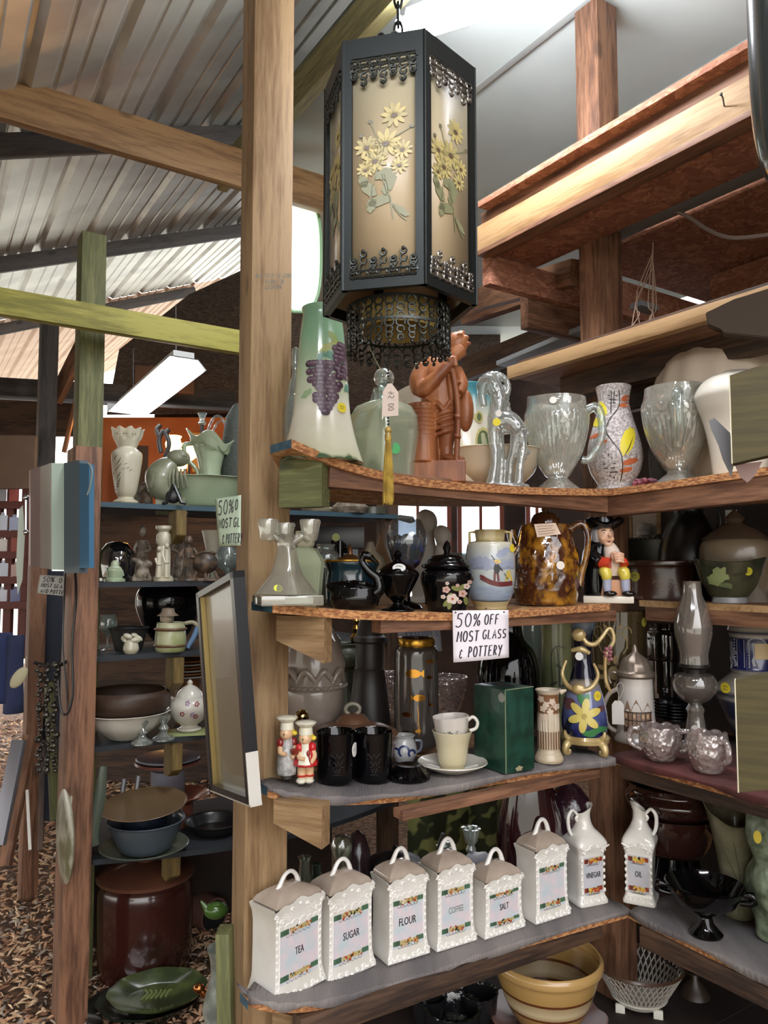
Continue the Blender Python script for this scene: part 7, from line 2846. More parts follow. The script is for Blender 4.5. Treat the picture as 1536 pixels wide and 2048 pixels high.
# ================================================================== left shelving unit
LA = Vector((-1.0, 2.65, 0))
LZ = {'L1': 1.722, 'L2': 1.443, 'L3': 1.19, 'L4': .885, 'L5': .52}
lu = thing('left_shelving', 'narrow blue-edged shelving beyond the tall post, loaded with china figurines and bowls', 'shelving', LA)
m_lsh = M('dark painted shelf', '2c3136', .7, col2='1f2327', scale=5)
m_lblue = M('blue shelf edge', '37505c', .6)
for nme, z in LZ.items():
    s1 = 1.27 if nme == 'L1' else 1.22
    a, b = LA + V * .02, LA + V * s1
    d = .42
    vs = [Vector((p.x, p.y, z)) for p in (a, b, b + U * d, a + U * d)] + [Vector((p.x, p.y, z - .018)) for p in (a, b, b + U * d, a + U * d)]
    if nme == 'L5':
        m_ = (a + b) / 2 - U * .10
        n = 10
        fr = [a.lerp(b, i / n) - U * (.16 * math.sin(PI * i / n * .9 + .1)) for i in range(n + 1)]
        vs = [Vector((p.x, p.y, z)) for p in fr] + [Vector((p.x, p.y, z)) for p in (b + U * d, a + U * d)]
        vs += [v - Vector((0, 0, .018)) for v in vs]
        n2 = len(vs) // 2
        fs = [tuple(range(n2)), tuple(range(n2, 2 * n2))[::-1]] + [(i, (i + 1) % n2, n2 + (i + 1) % n2, n2 + i) for i in range(n2)]
    else:
        fs = [(0, 1, 2, 3), (4, 7, 6, 5), (0, 4, 5, 1), (1, 5, 6, 2), (2, 6, 7, 3), (3, 7, 4, 0)]
    mb = MB()
    mb.add([v - LA for v in vs], fs)
    mb.mi = [1 if (nme != 'L5' and i == 2) else 0 for i in range(len(fs))]
    mb.build('shelf_board', [m_lsh, m_lblue if nme == 'L1' else m_lsh], lu, smooth=0)
    SH[nme] = ([Vector((a.x, a.y, z)), Vector((b.x, b.y, z))], LA, V, U)
a = LA + V * .1
pz = W(150, 905, 2.72).z
pl = LA - V * .035 + U * .01
plank('post', Vector((pl.x, pl.y, 0)), Vector((pl.x, pl.y, pz)), .14, .085, m_brown, parent=lu, up=V)
pe = LA + V * 1.25 + U * .05
plank('post', Vector((pe.x, pe.y, 0)), Vector((pe.x, pe.y, 1.9)), .07, .07, m_dkwood, parent=lu, up=V)
for nme in LZ:
    q = LA + V * .30 + U * .02
    z = LZ[nme]
    if nme != 'L2':
        plank('bracket', Vector((q.x, q.y, z - .02)), Vector((q.x, q.y, z - .14)), .04, .09, wood('yellowed bracket wood', '7d6838', '5a4726'), parent=lu, up=U, cut=.03)
# dark backing behind the lower levels
mb = MB()
a, b = U * .44, U * .44 + V * 1.2
mb.add([Vector((p.x, p.y, z)) for z in (.02, .5) for p in (a, b)] + [Vector((p.x, p.y, z)) + U * .01 for z in (.02, .5) for p in (a, b)], [(0, 1, 3, 2), (4, 5, 7, 6), (0, 1, 5, 4), (2, 3, 7, 6)])
mb.build('back_panel', m_dark, lu)


def ls(level, px, back, name, label, cat, prof, mat, t=2.5, seg=32, rf=None, sq=(1, 1), solid=False, tilt=(0, 0), turn=0, extra=None, mods=None, dz=0):
    loc = on(level, px, back) + Vector((0, 0, .0015 + dz))
    mb = MB(kof(loc))
    if prof:
        mb.lathe(prof if solid else shell(prof, t), seg, rf=rf, sq=sq)
    if extra:
        extra(mb)
    return solo(name, label, cat, loc, mb, mat, tilt=tilt, turn=turn, mod=mods)


m_cream = M('cream china', 'c9c4ae', .25, coat=.4, col2='bdb69c', scale=7)
m_greenw = M('pale green white china', 'aab79a', .22, coat=.5, col2='98a98a', scale=6)
m_bis = M('weathered bisque', '8f8474', .6, col2='5e5348', scale=40, bump=.5, bscale=60)
m_bronze = M('dark bronze figurine', '3a332c', .4, col2='6e5a48', scale=30, bump=.4, bscale=50)
# --- level 1
loc = on('L1', 250, .05)
o, k = item('scalloped_vase', 'tall cream vase with scalloped rim and faded leaf sprigs on the top left shelf', 'vase', loc)
prof = [(24, 0), (25, 5), (16, 12), (22, 26), (29, 70), (31, 100), (20, 112), (21, 118), (28, 134), (33, 150)]
MB(k).lathe(shell(prof, 2.5), 60, rf=lambda a, r, z: (r * (1 + (.07 * math.cos(9 * a) if z > 130 else 0)), z + (2.5 * math.cos(9 * a) if z > 140 else 0))).build('body', m_cream, o)
mb = MB(k)
S = wrap(RZ(prof), .8)
rn = random.Random(5)
for i in range(12):
    z = 30 + i * 5.5
    x = -20 + rn.uniform(-4, 6)
    mb.stroke(S, [(x - 3, z - 4), (x + 3, z + 4)], 1.6)
for x, z in ((-6, 66), (2, 68), (8, 64), (-2, 76)):
    mb.stroke(S, [(x - 3, z), (x + 3, z + 3)], 1.2)
for i in range(8):
    mb.dab(S, -20 + i * 6, 138, 1.4, n=6)
mb.build('leaf_sprigs', P('5f6450', .6), o)


def shellfig(mb):
    mb.tube([(0, 0, 0), (-4, 0, 20), (-18, 0, 40), (-20, 0, 60), (-6, 0, 76), (10, 0, 84)], [14, 22, 30, 32, 26, 16], 20, sm=5)
    for i in range(9):
        mb.tube([(-40 + i * 9, -22, 36), (-36 + i * 8, -28, 56), (-30 + i * 7, -18, 74)], 2.6, 6, sm=3)
    mb.ball((14, -4, 98), (24, 20, 18), 18, 12)
    mb.ball((20, -16, 102), (12, 8, 8), 12, 8)
    mb.tube([(-30, 0, 0), (30, 0, 0), (36, 0, 4)], [18, 20, 10], 12)


ls('L1', 340, .1, 'shell_planter', 'grey green shell-shaped planter with coiled top, centre of the top left shelf', 'planter', None, M('grey green ceramic', '8a8c76', .35, coat=.3, col2='6f725c', scale=12), extra=shellfig)
ls('L1', 285, .18, 'scroll_figurine', 'pale scroll figurine between the scalloped vase and the shell planter', 'figurine', None, m_bis,
   extra=lambda mb: (mb.tube([(-16, 0, 0), (-10, 0, 30), (4, 0, 44), (10, 0, 30), (2, 0, 22)], [9, 8, 7, 6, 5], 12, sm=5), mb.box(-20, 18, -8, 8, 0, 6), mb.ball((10, -3, 12), (10, 8, 12), 12, 8)), mods=blend(1.5, .0018, 1))
ls('L1', 405, .12, 'oval_wash_bowl', 'wide cream oval basin beside the green ewer', 'basin', [(52, 0), (60, 6), (74, 34), (86, 56), (94, 60)], m_greenw, 3, 48, sq=(1, .7))
loc = on('L1', 418, .2) + Vector((0, 0, .06))
o, k = item('green_ewer', 'pale green ewer with wavy flared mouth standing in the oval basin', 'ewer', loc)
MB(k).lathe(shell([(60, 0), (52, 8), (26, 26), (22, 50), (30, 84), (40, 104), (46, 116)], 3), 48, rf=lambda a, r, z: (r * (1 + (.1 * math.cos(4 * a) if z > 90 else 0)), z + (8 * math.cos(4 * a) if z > 100 else 0) + (10 * math.cos(a - PI) if z > 90 else 0))).build('body', m_greenw, o)
MB(k).tube([(-34, 0, 104), (-52, 0, 100), (-48, 0, 76), (-26, 0, 50), (-24, 0, 30)], [4, 5, 4, 4, 4], 10, sm=5).build('handle', m_greenw, o)
ls('L1', 432, .34, 'glass_basket', 'clear glass basket with twin loop handles behind the green ewer', 'basket', [(20, 60), (30, 90), (36, 120)], g_clear,
   extra=lambda mb: (mb.tube([(24 * math.cos(i * PI / 12), -6, 118 + 78 * math.sin(i * PI / 12)) for i in range(13)], 2.6, 8), mb.tube([(24 * math.cos(i * PI / 12) + 8, 6, 118 + 70 * math.sin(i * PI / 12)) for i in range(13)], 2.2, 8), mb.lathe([(0, 0), (24, 0), (6, 20), (6, 50), (20, 60)], 20)))
ls('L1', 470, .2, 'scaly_cone', 'dark scaly cone ornament half hidden by the tall post', 'ornament', [(30, 0), (34, 60), (30, 130), (22, 190), (8, 215), (0, 220)], M('dark scales', '3f443e', .7, bump=1, bscale=90), solid=True)
# black stand and stack under
ls('L1', 345, -.0, 'plate_easel', 'small black easel stand at the front of the top left shelf', 'stand', None, P('16181a'),
   extra=lambda mb: (mb.tube([(0, 0, 40), (-14, -6, 2), (-22, -6, 2)], 4, 8), mb.tube([(0, 0, 40), (16, -6, 4), (26, -6, 2)], 4, 8), mb.ball((0, 0, 16), (16, 6, 14), 10, 8)))
loc = on('L1', 760, .1)
for i, (px, prf, lab, mt, cat) in enumerate((
    (635, [(0, 0), (30, 0), (34, 6), (20, 14), (10, 24), (18, 34), (22, 44), (0, 44)], 'white china stand seen under the top shelf near the tassel', m_cream, 'china stand'),
    (700, [(0, 0), (34, 0), (38, 12), (24, 24), (0, 28)], 'cream curled china ornament lying on the rear blue shelf', m_bis, 'ornament'),
    (745, [(0, 0), (30, 0), (28, 14), (0, 16)], 'low dark glass dish at the end of the rear blue shelf', P('4a4c40', .2), 'dish'))):
    ls('L1', px, .06, ['china_stand', 'curled_ornament', 'low_dish'][i], lab, cat, prf, mt, solid=True)
# --- level 2 figurines
def fig(hh, w, arm=1, seat=0, hat=0):
    def f(mb):
        mb.lathe([(0, 0), (w * .62, 0), (w * .6, 5), (w * .4, 8), (0, 8)], 20)
        mb.tube([(0, 0, 6), (0, 0, hh * .3), (0, 0, hh * .52), (0, 0, hh * .72)], [w * .42, w * .34, w * .24, w * .26], 16, sm=4, flat=.8)
        mb.ball((0, -1, hh * .87), (w * .17, w * .17, hh * .09), 14, 10)
        mb.ball((0, 2, hh * .91), (w * .18, w * .18, hh * .08), 12, 8)
        if hat:
            mb.lathe([(0, hh * .93), (w * .26, hh * .93), (w * .16, hh * .98), (0, hh * 1.02)], 14)
        for sg in (-1, 1):
            mb.tube([(sg * w * .24, 0, hh * .70), (sg * w * .4, -w * .1, hh * .56), (sg * w * (.1 if sg * arm > 0 else .34), -w * .3, hh * .5)], [w * .09, w * .08, w * .06], 10, sm=3)
        for i in range(7):
            a_ = -2.6 + i * .36
            mb.tube([(w * .22 * math.cos(a_), w * .22 * math.sin(a_), hh * .5), (w * .42 * math.cos(a_), w * .36 * math.sin(a_), 8)], 1.8, 6)
    return f


ls('L2', 231, .04, 'seated_figurine', 'pale green white bust-like figurine on a round plinth, first on the second left shelf', 'figurine', [(22, 0), (22, 5), (16, 8), (18, 22), (12, 26), (0, 26)], m_greenw, solid=True,
   extra=lambda mb: (mb.ball((0, 0, 32), (9, 8, 11), 14, 10), mb.tube([(-16, 0, 10), (-8, -8, 26), (8, -8, 26), (16, 0, 12)], [4, 5, 5, 4], 10, sm=3)))
ls('L2', 235, .2, 'glass_dome', 'dark glass dome over a draped ornament behind the green white figurine', 'glass dome', [(34, 6), (38, 30), (36, 56), (22, 74), (0, 80)], glass('dark dome glass', tint='5f6066', body=.2, gloss=.4, bodycol='33353a'), solid=True,
   extra=lambda mb: mb.lathe([(0, 0), (40, 0), (40, 6), (0, 6)], 32))
ls('L2', 285, .16, 'lady_figurine', 'tall grey bisque lady figurine behind the bird figurine', 'figurine', None, m_bis, extra=fig(112, 40))
ls('L2', 286, .05, 'bird_figurine', 'grey bisque bird and branch figurine at the front of the second left shelf', 'figurine', None, m_bis,
   extra=lambda mb: (mb.box(-20, 20, -10, 10, 0, 5), mb.tube([(-16, 0, 4), (-4, 0, 22), (10, 0, 34), (18, 0, 30)], [6, 7, 9, 5], 12, sm=4), mb.tube([(-22, 0, 44), (-10, 0, 40), (4, 0, 26), (16, 0, 6)], [3, 6, 7, 3], 10, sm=4), mb.ball((-2, -4, 14), (12, 9, 12), 12, 8)), mods=blend(1.5, .0018, 1))


def pillar(mb):
    mb.lathe([(0, 0), (21, 0), (21, 6), (17, 10), (14, 12), (14, 60), (12, 70), (16, 76), (15, 92), (10, 98), (17, 104), (17, 110), (0, 110)], 28)
    for x, hh in ((-9, 56), (6, 62)):
        mb.tube([(x, -14, 8), (x, -15, hh * .5), (x, -14, hh)], [8, 6, 5], 10, sm=3)
        mb.ball((x, -15, hh + 8), 5, 10, 8)
        mb.tube([(x - 7, -14, hh * .8), (x - 3, -20, hh * .6), (x + 5, -20, hh * .62)], 2.4, 8, sm=3)


ls('L2', 328, .04, 'pillar_vase', 'white china column vase with two draped figures', 'vase', None, m_cream, extra=pillar)
ls('L2', 362, .15, 'man_figurine', 'tan bisque man figurine behind the white column vase', 'figurine', None, m_bis, extra=fig(112, 44, -1, hat=1))


def cauldron(mb):
    fig(92, 40)(mb)
    mb.ball((34, -6, 36), (26, 20, 22), 18, 12)
    mb.tube([(14, -10, 52), (34, -16, 58), (54, -8, 54)], 3, 8, sm=3)
    for x in (16, 34, 52):
        mb.tube([(x, -12, 18), (x + (x - 34) * .5, -14, 0)], 3, 8)
    mb.box(-22, 62, -14, 14, 0, 5)


ls('L2', 378, .04, 'bronze_figurine', 'dark bronze figure bent over a round pot, at the right of the second left shelf', 'figurine', None, m_bronze, extra=cauldron)
ls('L2', 425, .18, 'cream_goblet', 'cream footed goblet near the sale card on the post', 'goblet', [(14, 0), (8, 6), (5, 30), (12, 56), (20, 90), (22, 98)], m_cream, 2)
ls('L2', 455, .1, 'brandy_glass', 'clear round glass above the leaning picture frame', 'glass', [(14, 0), (4, 4), (4, 14), (20, 30), (24, 48), (16, 66)], g_clear, 1.5)
# --- level 3
ls('L3', 340, .26, 'black_vessel', 'very large black round pot at the back of the third left shelf', 'pot', [(20, 0), (44, 24), (64, 70), (64, 100), (50, 122), (54, 128)], m_blkc, 3, 40)
ls('L3', 262, .14, 'dark_planter', 'dark matt planter on the third left shelf beside the lily ornament', 'planter', [(26, 0), (28, 4), (38, 40), (42, 44)], P('232220', .6), 3)
ls('L3', 220, .2, 'wine_goblet', 'clear wine glass behind the dark matt planter', 'wine glass', [(16, 0), (3, 4), (3, 26), (16, 40), (18, 56), (14, 68)], g_clear, 1.5)
ls('L3', 267, .02, 'lily_ornament', 'small white ruffled china flower ornament', 'ornament', [(12, 0), (16, 8), (14, 20), (12, 26)], m_cream, 2,
   extra=lambda mb: [mb.ball((14 * math.cos(i * 1.05), 8 * math.sin(i * 1.05) - 2, 30 + 5 * math.sin(i * 2)), (10, 6, 5), 10, 6, (20 * math.sin(i), 30 * math.cos(i), i * 40)) for i in range(7)])
loc = on('L3', 345, .03)
o, k = item('barrel_mug', 'cream and green barrel mug topped by a smiling old man, with blue handle', 'mug', loc)
prof = [(28, 0), (31, 8), (31, 30), (28, 52), (28, 56)]
MB(k).lathe(shell(prof, 2.5), 40).build('body', M('cream green barrel glaze', 'b8b894', .3, coat=.3, col2='98a06a', scale=14), o)
mb = MB(k)
for z in (12, 44):
    mb.lathe([(31, z - 3), (33.5, z), (31, z + 3)], 40)
mb.build('barrel_hoops', P('6a5038'), o)
mb = MB(k)
mb.ball((-8, 0, 64), (14, 12, 14), 14, 10)
mb.tube([(-10, -10, 58), (-10, -12, 50)], [9, 4], 10)
mb.build('head', P('ab9c84', .4), o)
MB(k).lathe([(0, 70), (22, 70), (14, 76), (12, 84), (0, 86)], 20, c=(-6, 0, 0)).build('hat', P('7a6a58', .5), o)
mb = MB(k)
mb.tube([(28, 0, 54), (44, 0, 56), (54, 0, 48)], 4, 8, sm=3)
mb.m = 1
mb.tube([(54, 0, 48), (46, 0, 26), (34, 0, 6)], [5, 6, 5], 10, sm=4)
mb.build('handle', [P('9a9478'), P('5f7fa0')], o)
# --- level 4
ls('L4', 262, .08, 'fluted_bowl', 'wide white bowl with draped fluting, under the brown wooden bowl', 'bowl', [(30, 0), (38, 4), (64, 24), (78, 46), (86, 52)], m_porc, 3, 60, rf=lambda a, r, z: (r * (1 + .02 * abs(math.sin(7 * a))), z))
ls('L4', 262, .09, 'wooden_bowl', 'dark carved wooden bowl nested on the white fluted bowl', 'bowl', [(50, 40), (76, 50), (86, 66), (86, 84), (80, 92)], M('dark carved wood', '3d2c20', .5, bump=.5, bscale=40), 4, 48)
ls('L4', 380, .22, 'plate_stack', 'stack of orange-rimmed plates behind the flowered teapot', 'plates', None, [P('b3aca4', .3), P('8f5a34', .3)],
   extra=lambda mb: [(setattr(mb, 'm', i % 2), mb.lathe([(0, 0), (26, 0), (44, 6), (43, 8), (26, 3), (0, 3)], 36, c=(0, 0, 86 + i * 6))) for i in range(6)] + [mb.lathe([(0, 0), (24, 0), (24, 86), (0, 86)], 20)])
loc = on('L4', 385, .04)
o, k = item('square_green_plate', 'pale green square plate under the flowered teapot', 'plate', loc)
MB(k).prism([(-40, 0), (40, 0), (46, 5), (-46, 5)], -26, 26, 0).build('body', P('9aa56c', .3), o)
locp = loc + Vector((0, 0, 6 * k))
o, k = item('flowered_teapot', 'white china teapot with small red flowers, partly hidden by the picture frame', 'teapot', locp)
prof = [(22, 0), (24, 4), (16, 10), (30, 22), (40, 42), (38, 58), (26, 66)]
rz = RZ(prof)
MB(k).lathe(shell(prof, 2.5), 44).build('body', m_porc, o)
MB(k).lathe([(27, 66), (24, 74), (14, 84), (5, 88), (6, 93), (3, 97), (0, 99)], 36).build('lid', m_porc, o)
MB(k).tube([(-32, 0, 62), (-48, 0, 66), (-50, 0, 44), (-40, 0, 26)], 4, 10, sm=5).build('handle', m_porc, o)
MB(k).tube([(34, 0, 36), (52, 0, 52), (58, 0, 70)], [8, 5, 4], 10, sm=4).build('spout', m_porc, o)
mb = MB(k)
S = wrap(rz, .8)
for x, z, c in ((-14, 38, 0), (6, 36, 1), (12, 32, 0), (-4, 58, 1), (14, 56, 0)):
    mb.m = c
    for q in range(5):
        mb.dab(S, x + 3.4 * math.cos(q * 1.26), z + 3.4 * math.sin(q * 1.26), 1.9, n=7)
mb.build('flower_painting', [P('8a3a34'), P('9a7a9c')], o)
for i, px in enumerate((293, 335)):
    loc = on('L4', px, -.03 + .02 * i)
    mb = MB(kof(loc))
    mb.lathe([(0, 0), (22, 0), (22, 3), (10, 10), (6, 16), (10, 22), (5, 30), (12, 40), (13, 48), (10, 48), (0, 42)], 24, rf=sqr(2.4, 30 * i))
    solo('glass_candlestick', ['small cut glass candlestick, left one below the white fluted bowl', 'small cut glass candlestick, right one by the green plate'][i], 'candlestick', loc, mb, g_heavy)
# --- level 5
ls('L5', 302, -.05, 'oval_platter', 'grey green platter at the base of the bowl pile', 'platter', [(40, 0), (46, 3), (88, 16)], M('grey green pottery', '565c4c', .3, coat=.3), 3, 48)
ls('L5', 304, -.05, 'grey_bowl', 'grey blue mixing bowl in the pile on the low left shelf', 'bowl', [(46, 0), (52, 6), (66, 34), (74, 54), (78, 58)], M('grey blue pottery', '4c555c', .3, coat=.3), 4, 48, dz=.01)
ls('L5', 300, -.04, 'navy_dish', 'dark navy dish stacked inside the grey blue bowl', 'dish', [(30, 0), (44, 20), (46, 50)], M('navy pottery', '1e2430', .25, coat=.4), 3, 40, dz=.05)
ls('L5', 300, -.04, 'brown_plate', 'thin brown oval plate balanced on top of the bowl pile', 'plate', [(40, 0), (50, 2), (86, 10)], M('brown bronze plate', '6f5a40', .3, coat=.2), 2.5, 44, dz=.145, tilt=(6, -3))
ls('L5', 372, .16, 'terracotta_plate', 'orange brown ringed plate to the right of the bowl pile', 'plate', [(20, 40), (24, 44), (56, 60)], M('terracotta glaze', '8a5240', .25, coat=.4, col2='6f4032', scale=6), 3, 44, rf=None,
   extra=lambda mb: mb.lathe([(0, 0), (26, 0), (24, 42), (0, 44)], 24))
ls('L5', 438, .02, 'black_skillet_dish', 'dark oval baking dish beside the tall post on the low left shelf', 'dish', [(40, 0), (46, 4), (56, 20), (60, 22)], P('1c1b1a', .3), 3, 40)
ls('L5', 345, .26, 'white_plate_pair', 'pale plates stacked high at the back of the low left shelf', 'plates', None, [P('8f8e98', .25), P('7c4a40', .3)],
   extra=lambda mb: (mb.lathe([(0, 0), (34, 0), (34, 94), (0, 96)], 24), setattr(mb, 'm', 1), mb.lathe([(0, 96), (40, 98), (66, 108), (64, 112), (0, 104)], 40), setattr(mb, 'm', 0), mb.lathe([(0, 106), (40, 108), (64, 116), (62, 119), (36, 112), (0, 112)], 40)))
for i, px in enumerate((254, 282)):
    loc = on('L5', px, .1)
    mb = MB(kof(loc))
    mb.tube([(0, 0, 0), (0, 0, 60), (2, 0, 90), (6, 4, 120)], [3, 3.5, 5, 6], 10, sm=3, flat=.4)
    solo('serving_fork', ['long dark serving spoon standing behind the bowl pile, left one', 'long dark serving spoon standing behind the bowl pile, right one'][i], 'utensil', loc, mb, m_steel)
loc = W(197, 1690, 2.62)
mb = MB(kof(loc))
mb.tube([(-6, 0, 0), (-10, 0, 30), (0, 0, 90), (6, 0, 150)], [8, 11, 12, 7], 12, sm=5, flat=.5)
solo('hanging_ladle', 'long dull green glass paddle hanging just right of the weathered post', 'utensil', loc, mb, P('4c5448', .25))

# ------------------------------------------------------------------ floor pieces
loc = onz(288, 1945, 0)
o, k = item('lidded_crock', 'big dark red brown stoneware crock with a domed lid standing on the wood chips', 'crock', loc)
MB(k).lathe(shell([(78, 0), (86, 8), (92, 60), (94, 150), (90, 176), (92, 184)], 5), 56).build('body', M('dark red brown glaze', '3b1a16', .2, coat=.6, col2='2a1310', scale=5), o)
lid = MB(k).lathe([(96, 184), (97, 190), (80, 200), (50, 208), (20, 212), (10, 224), (0, 226)], 56).build('lid', M('brown crock lid', '6b4434', .3, coat=.4, col2='543226', scale=5), o)
for i, (dz, s, lab, col, dx) in enumerate(((0, 1.12, 'large dark plate at the bottom of the green plate stack on the ground', '2b302a', -24), (.022, 1.08, 'dark rimmed plate in the middle of the stack on the ground', '30382e', 0), (.05, 1.0, 'olive green scalloped oval plate on top of the stack on the ground', '59653a', 14))):
    loc = onz(300 + dx, 2030, 0) + Vector((0, 0, dz + .002))
    mb = MB(kof(loc) * s)
    mb.lathe([(0, 0), (50, 0), (58, 3), (88, 14), (92, 20), (86, 17), (56, 7), (48, 5), (0, 5)], 60, rf=lambda a, r, z: (r * (1 + (.018 * math.cos(8 * a) if r > 60 else 0)), z), sq=(1, .8))
    if i == 2:
        mb.m = 1
        for q in range(6):
            mb.tube([(-30 + q * 9, -6, 6), (-18 + q * 8, 12, 6), (-24 + q * 10, 26 - q * 3, 6)], 2, 6, sm=3)
    solo('oval_plate', lab, 'plate', loc, mb, [M('olive glaze' + str(i), col, .15, coat=.7, col2='39422a' if i == 2 else '20241e', scale=10), P('7f8a52', .3)], tilt=(2 * (i == 2), 0))
loc = onz(392, 1880, 0) + Vector((0, .1, .05))
mb = MB(kof(loc))
mb.tube([(-20, 40, 30), (24, -20, 30)], 32, 24)
mb.m = 1
mb.tube([(23.5, -19.5, 30), (24.5, -20.8, 30)], 28, 24)
solo('drain_tile', 'short brown clay pipe lying on its side behind the tall post', 'pipe', (loc.x, loc.y, .0), mb, [M('clay pipe', '6f4c40', .5), P('0a0908', .9)])
loc = onz(432, 1790, 0)
mb = MB(kof(loc))
mb.box(-14, 26, -12, 12, 0, 84, 2)
mb.lathe([(22, 84), (24, 90), (0, 96)], 24)
solo('dark_tin', 'dark maroon tin standing behind the tall post on the chips', 'tin', loc, mb, P('2c1418', .3))
loc = W(444, 1990, 1.86)
mb = MB(kof(loc))
mb.lathe([(0, 0), (30, 10), (38, 50), (28, 90), (22, 110), (24, 140), (30, 160), (0, 164)], 36)
solo('ornate_white_vase', 'grey white ornate china piece half hidden behind the tall post near the ground', 'vase', (loc.x, loc.y, .42), mb, M('grey white china', '8d948a', .3, coat=.4, col2='6b706a', scale=30))
p_ = plank('wooden_stake', W(455, 2150, 1.71), W(449, 1858, 1.71), .05, .03, m_green, label='rough wooden stake standing against the left side of the tall post', cat='stake')
loc = W(432, 1842, 1.95)
mb = MB(kof(loc))
mb.ball((0, 0, 20), (24, 16, 16), 16, 10)
mb.tube([(-16, 0, 22), (-30, 0, 40)], [8, 2], 8)
solo('green_glass_bird', 'small green glass leaf piece peeking from behind the tall post', 'ornament', (loc.x, loc.y, loc.z), mb, P('3c5a24', .15))
loc = W(418, 2050, 1.9)
mb = MB(kof(loc))
mb.tube([(-16, 0, 66), (0, 0, 50), (10, 0, 30), (14, 0, 0), (6, 0, -30)], [7, 9, 10, 12, 9], 14, sm=5)
mb.ball((-20, 0, 70), (12, 9, 9), 12, 8)
solo('copper_spout', 'shiny copper spout leaning against the crate by the tall post', 'spout ornament', loc, mb, M('shiny copper', 'a5683c', .2, metal=1))

# ------------------------------------------------------------------ picture frame leaning on the post
q = [W(402, 1186, 1.76), W(477, 1141, 1.5), W(511, 1608, 1.5), W(429, 1577, 1.76)]
c = sum(q, Vector()) / 4
o = thing('picture_frame', 'tall black and gold picture frame with dusty glass hung beside the tall post', 'picture frame', c)
nrm = (q[1] - q[0]).cross(q[3] - q[0]).normalized()
if nrm.dot(CAM - c) < 0:
    nrm = -nrm
Q = lambda u, v, h=0: q[0].lerp(q[1], u).lerp(q[3].lerp(q[2], u), v) - c + nrm * h


def qbox(mb, u0, u1, v0, v1, h0, h1):
    vs = [Q(u, v, h) for h in (h0, h1) for (u, v) in ((u0, v0), (u1, v0), (u1, v1), (u0, v1))]
    mb.add(vs, [(0, 1, 2, 3), (4, 5, 6, 7), (0, 1, 5, 4), (1, 2, 6, 5), (2, 3, 7, 6), (3, 0, 4, 7)])


mb = MB()
for a_ in ((0, .07, 0, 1), (.93, 1, 0, 1), (0, 1, 0, .03), (0, 1, .97, 1)):
    qbox(mb, *a_, -.012, .012)
mb.build('black_frame', P('15161a', .3), o, smooth=0)
mb = MB()
for a_ in ((.07, .088, .03, .97),):
    qbox(mb, *a_, -.004, .009)
mb.build('gold_lip', M('worn gold edge', 'a8915a', .35, metal=.6), o, smooth=0)
mb = MB()
qbox(mb, 0.995, 1.006, .78, 1.0, -.012, .0125)
qbox(mb, 0, 1, .995, 1.01, -.013, .010)
mb.build('chipped_edge', P('c9c5bc', .7), o, smooth=0)
mb = MB()
qbox(mb, .10, .93, .03, .97, -.006, -.002)
mb.m = 1
qbox(mb, .22, .78, .45, .9, -.002, -.0015)
mb.build('dusty_glass', [M('dusty grey glass', '8a8678', .25, coat=.3, col2='77735f', scale=4), M('tan mat', '7b7159', .3, coat=.3)], o, smooth=0)

# ------------------------------------------------------------------ sale cards
paper_sign('pale green handwritten 50% off card fixed to the left side of the tall post', W(430, 998, 1.70), W(482, 990, 1.64), W(481, 1091, 1.64), W(437, 1093, 1.70),
           [('50%', 12, 66, 28, 22, 2.6), ('O', 80, 72, 20, 12, 2.6), ('MOST', 12, 38, 18, 15, 2.6), ('GL', 76, 38, 18, 13, 2.6), ('&', 28, 6, 16, 14, 2.4), ('POTTERY', 46, 6, 18, 9, 2.4)], mat='b9cbb2')
paper_sign('small white handwritten 50% off card behind the cords under the blue panel', W(80, 1150, 2.66), W(130, 1152, 2.66), W(128, 1192, 2.66), W(74, 1186, 2.66),
           [('50%', 14, 64, 28, 16, 3), ('O', 78, 64, 24, 14, 3), ('MOST', 12, 36, 20, 11, 3), ('GLA', 62, 36, 20, 11, 3), ('AND', 12, 6, 20, 11, 3), ('POTTE', 50, 6, 20, 10, 3)], mat='c9ccc8')

# ------------------------------------------------------------------ blue panel box
o = thing('display_case', 'tall clear-sided display case with pale frame and blue back, hung beside the green post', 'display case', W(120, 1030, 2.4))
c = o.location.copy()


def vbox(mb, pa, pb, y0a, y1a, y0b, y1b, Ya, Yb, th=.004):
    a0, a1, b0, b1 = W(pa, y0a, Ya) - c, W(pa, y1a, Ya) - c, W(pb, y0b, Yb) - c, W(pb, y1b, Yb) - c
    n_ = Vector((-(b0 - a0).y, (b0 - a0).x, 0)).normalized() * th
    mb.add([a0, b0, b1, a1, a0 + n_, b0 + n_, b1 + n_, a1 + n_], [(0, 1, 2, 3), (4, 5, 6, 7), (0, 1, 5, 4), (1, 2, 6, 5), (2, 3, 7, 6), (3, 0, 4, 7)])


mb = MB(); vbox(mb, 61, 103, 941, 1132, 926, 1139, 2.1, 2.42); mb.build('clear_side', glass('pinkish clear plastic', tint='d8c4ba', body=.38, bodycol='a58c80', gloss=.15), o, smooth=0)
mb = MB(); vbox(mb, 103, 128, 926, 1139, 926, 1140, 2.42, 2.44, .02); mb.build('pale_frame', P('9aaa98', .4), o, smooth=0)
mb = MB(); vbox(mb, 128, 159, 926, 1146, 920, 1146, 2.44, 2.40, .03); mb.build('grey_back', P('58666c', .5), o, smooth=0)
mb = MB(); vbox(mb, 159, 178, 926, 1136, 928, 1136, 2.40, 2.38, .02); mb.build('blue_side', P('44708c', .45), o, smooth=0)
mb = MB()
mb.tube([W(150, 1140, 2.5), W(152, 1200, 2.55), W(144, 1290, 2.55), W(146, 1380, 2.55), W(136, 1425, 2.55), W(122, 1420, 2.55), W(116, 1360, 2.55)], .004, 8, sm=5)
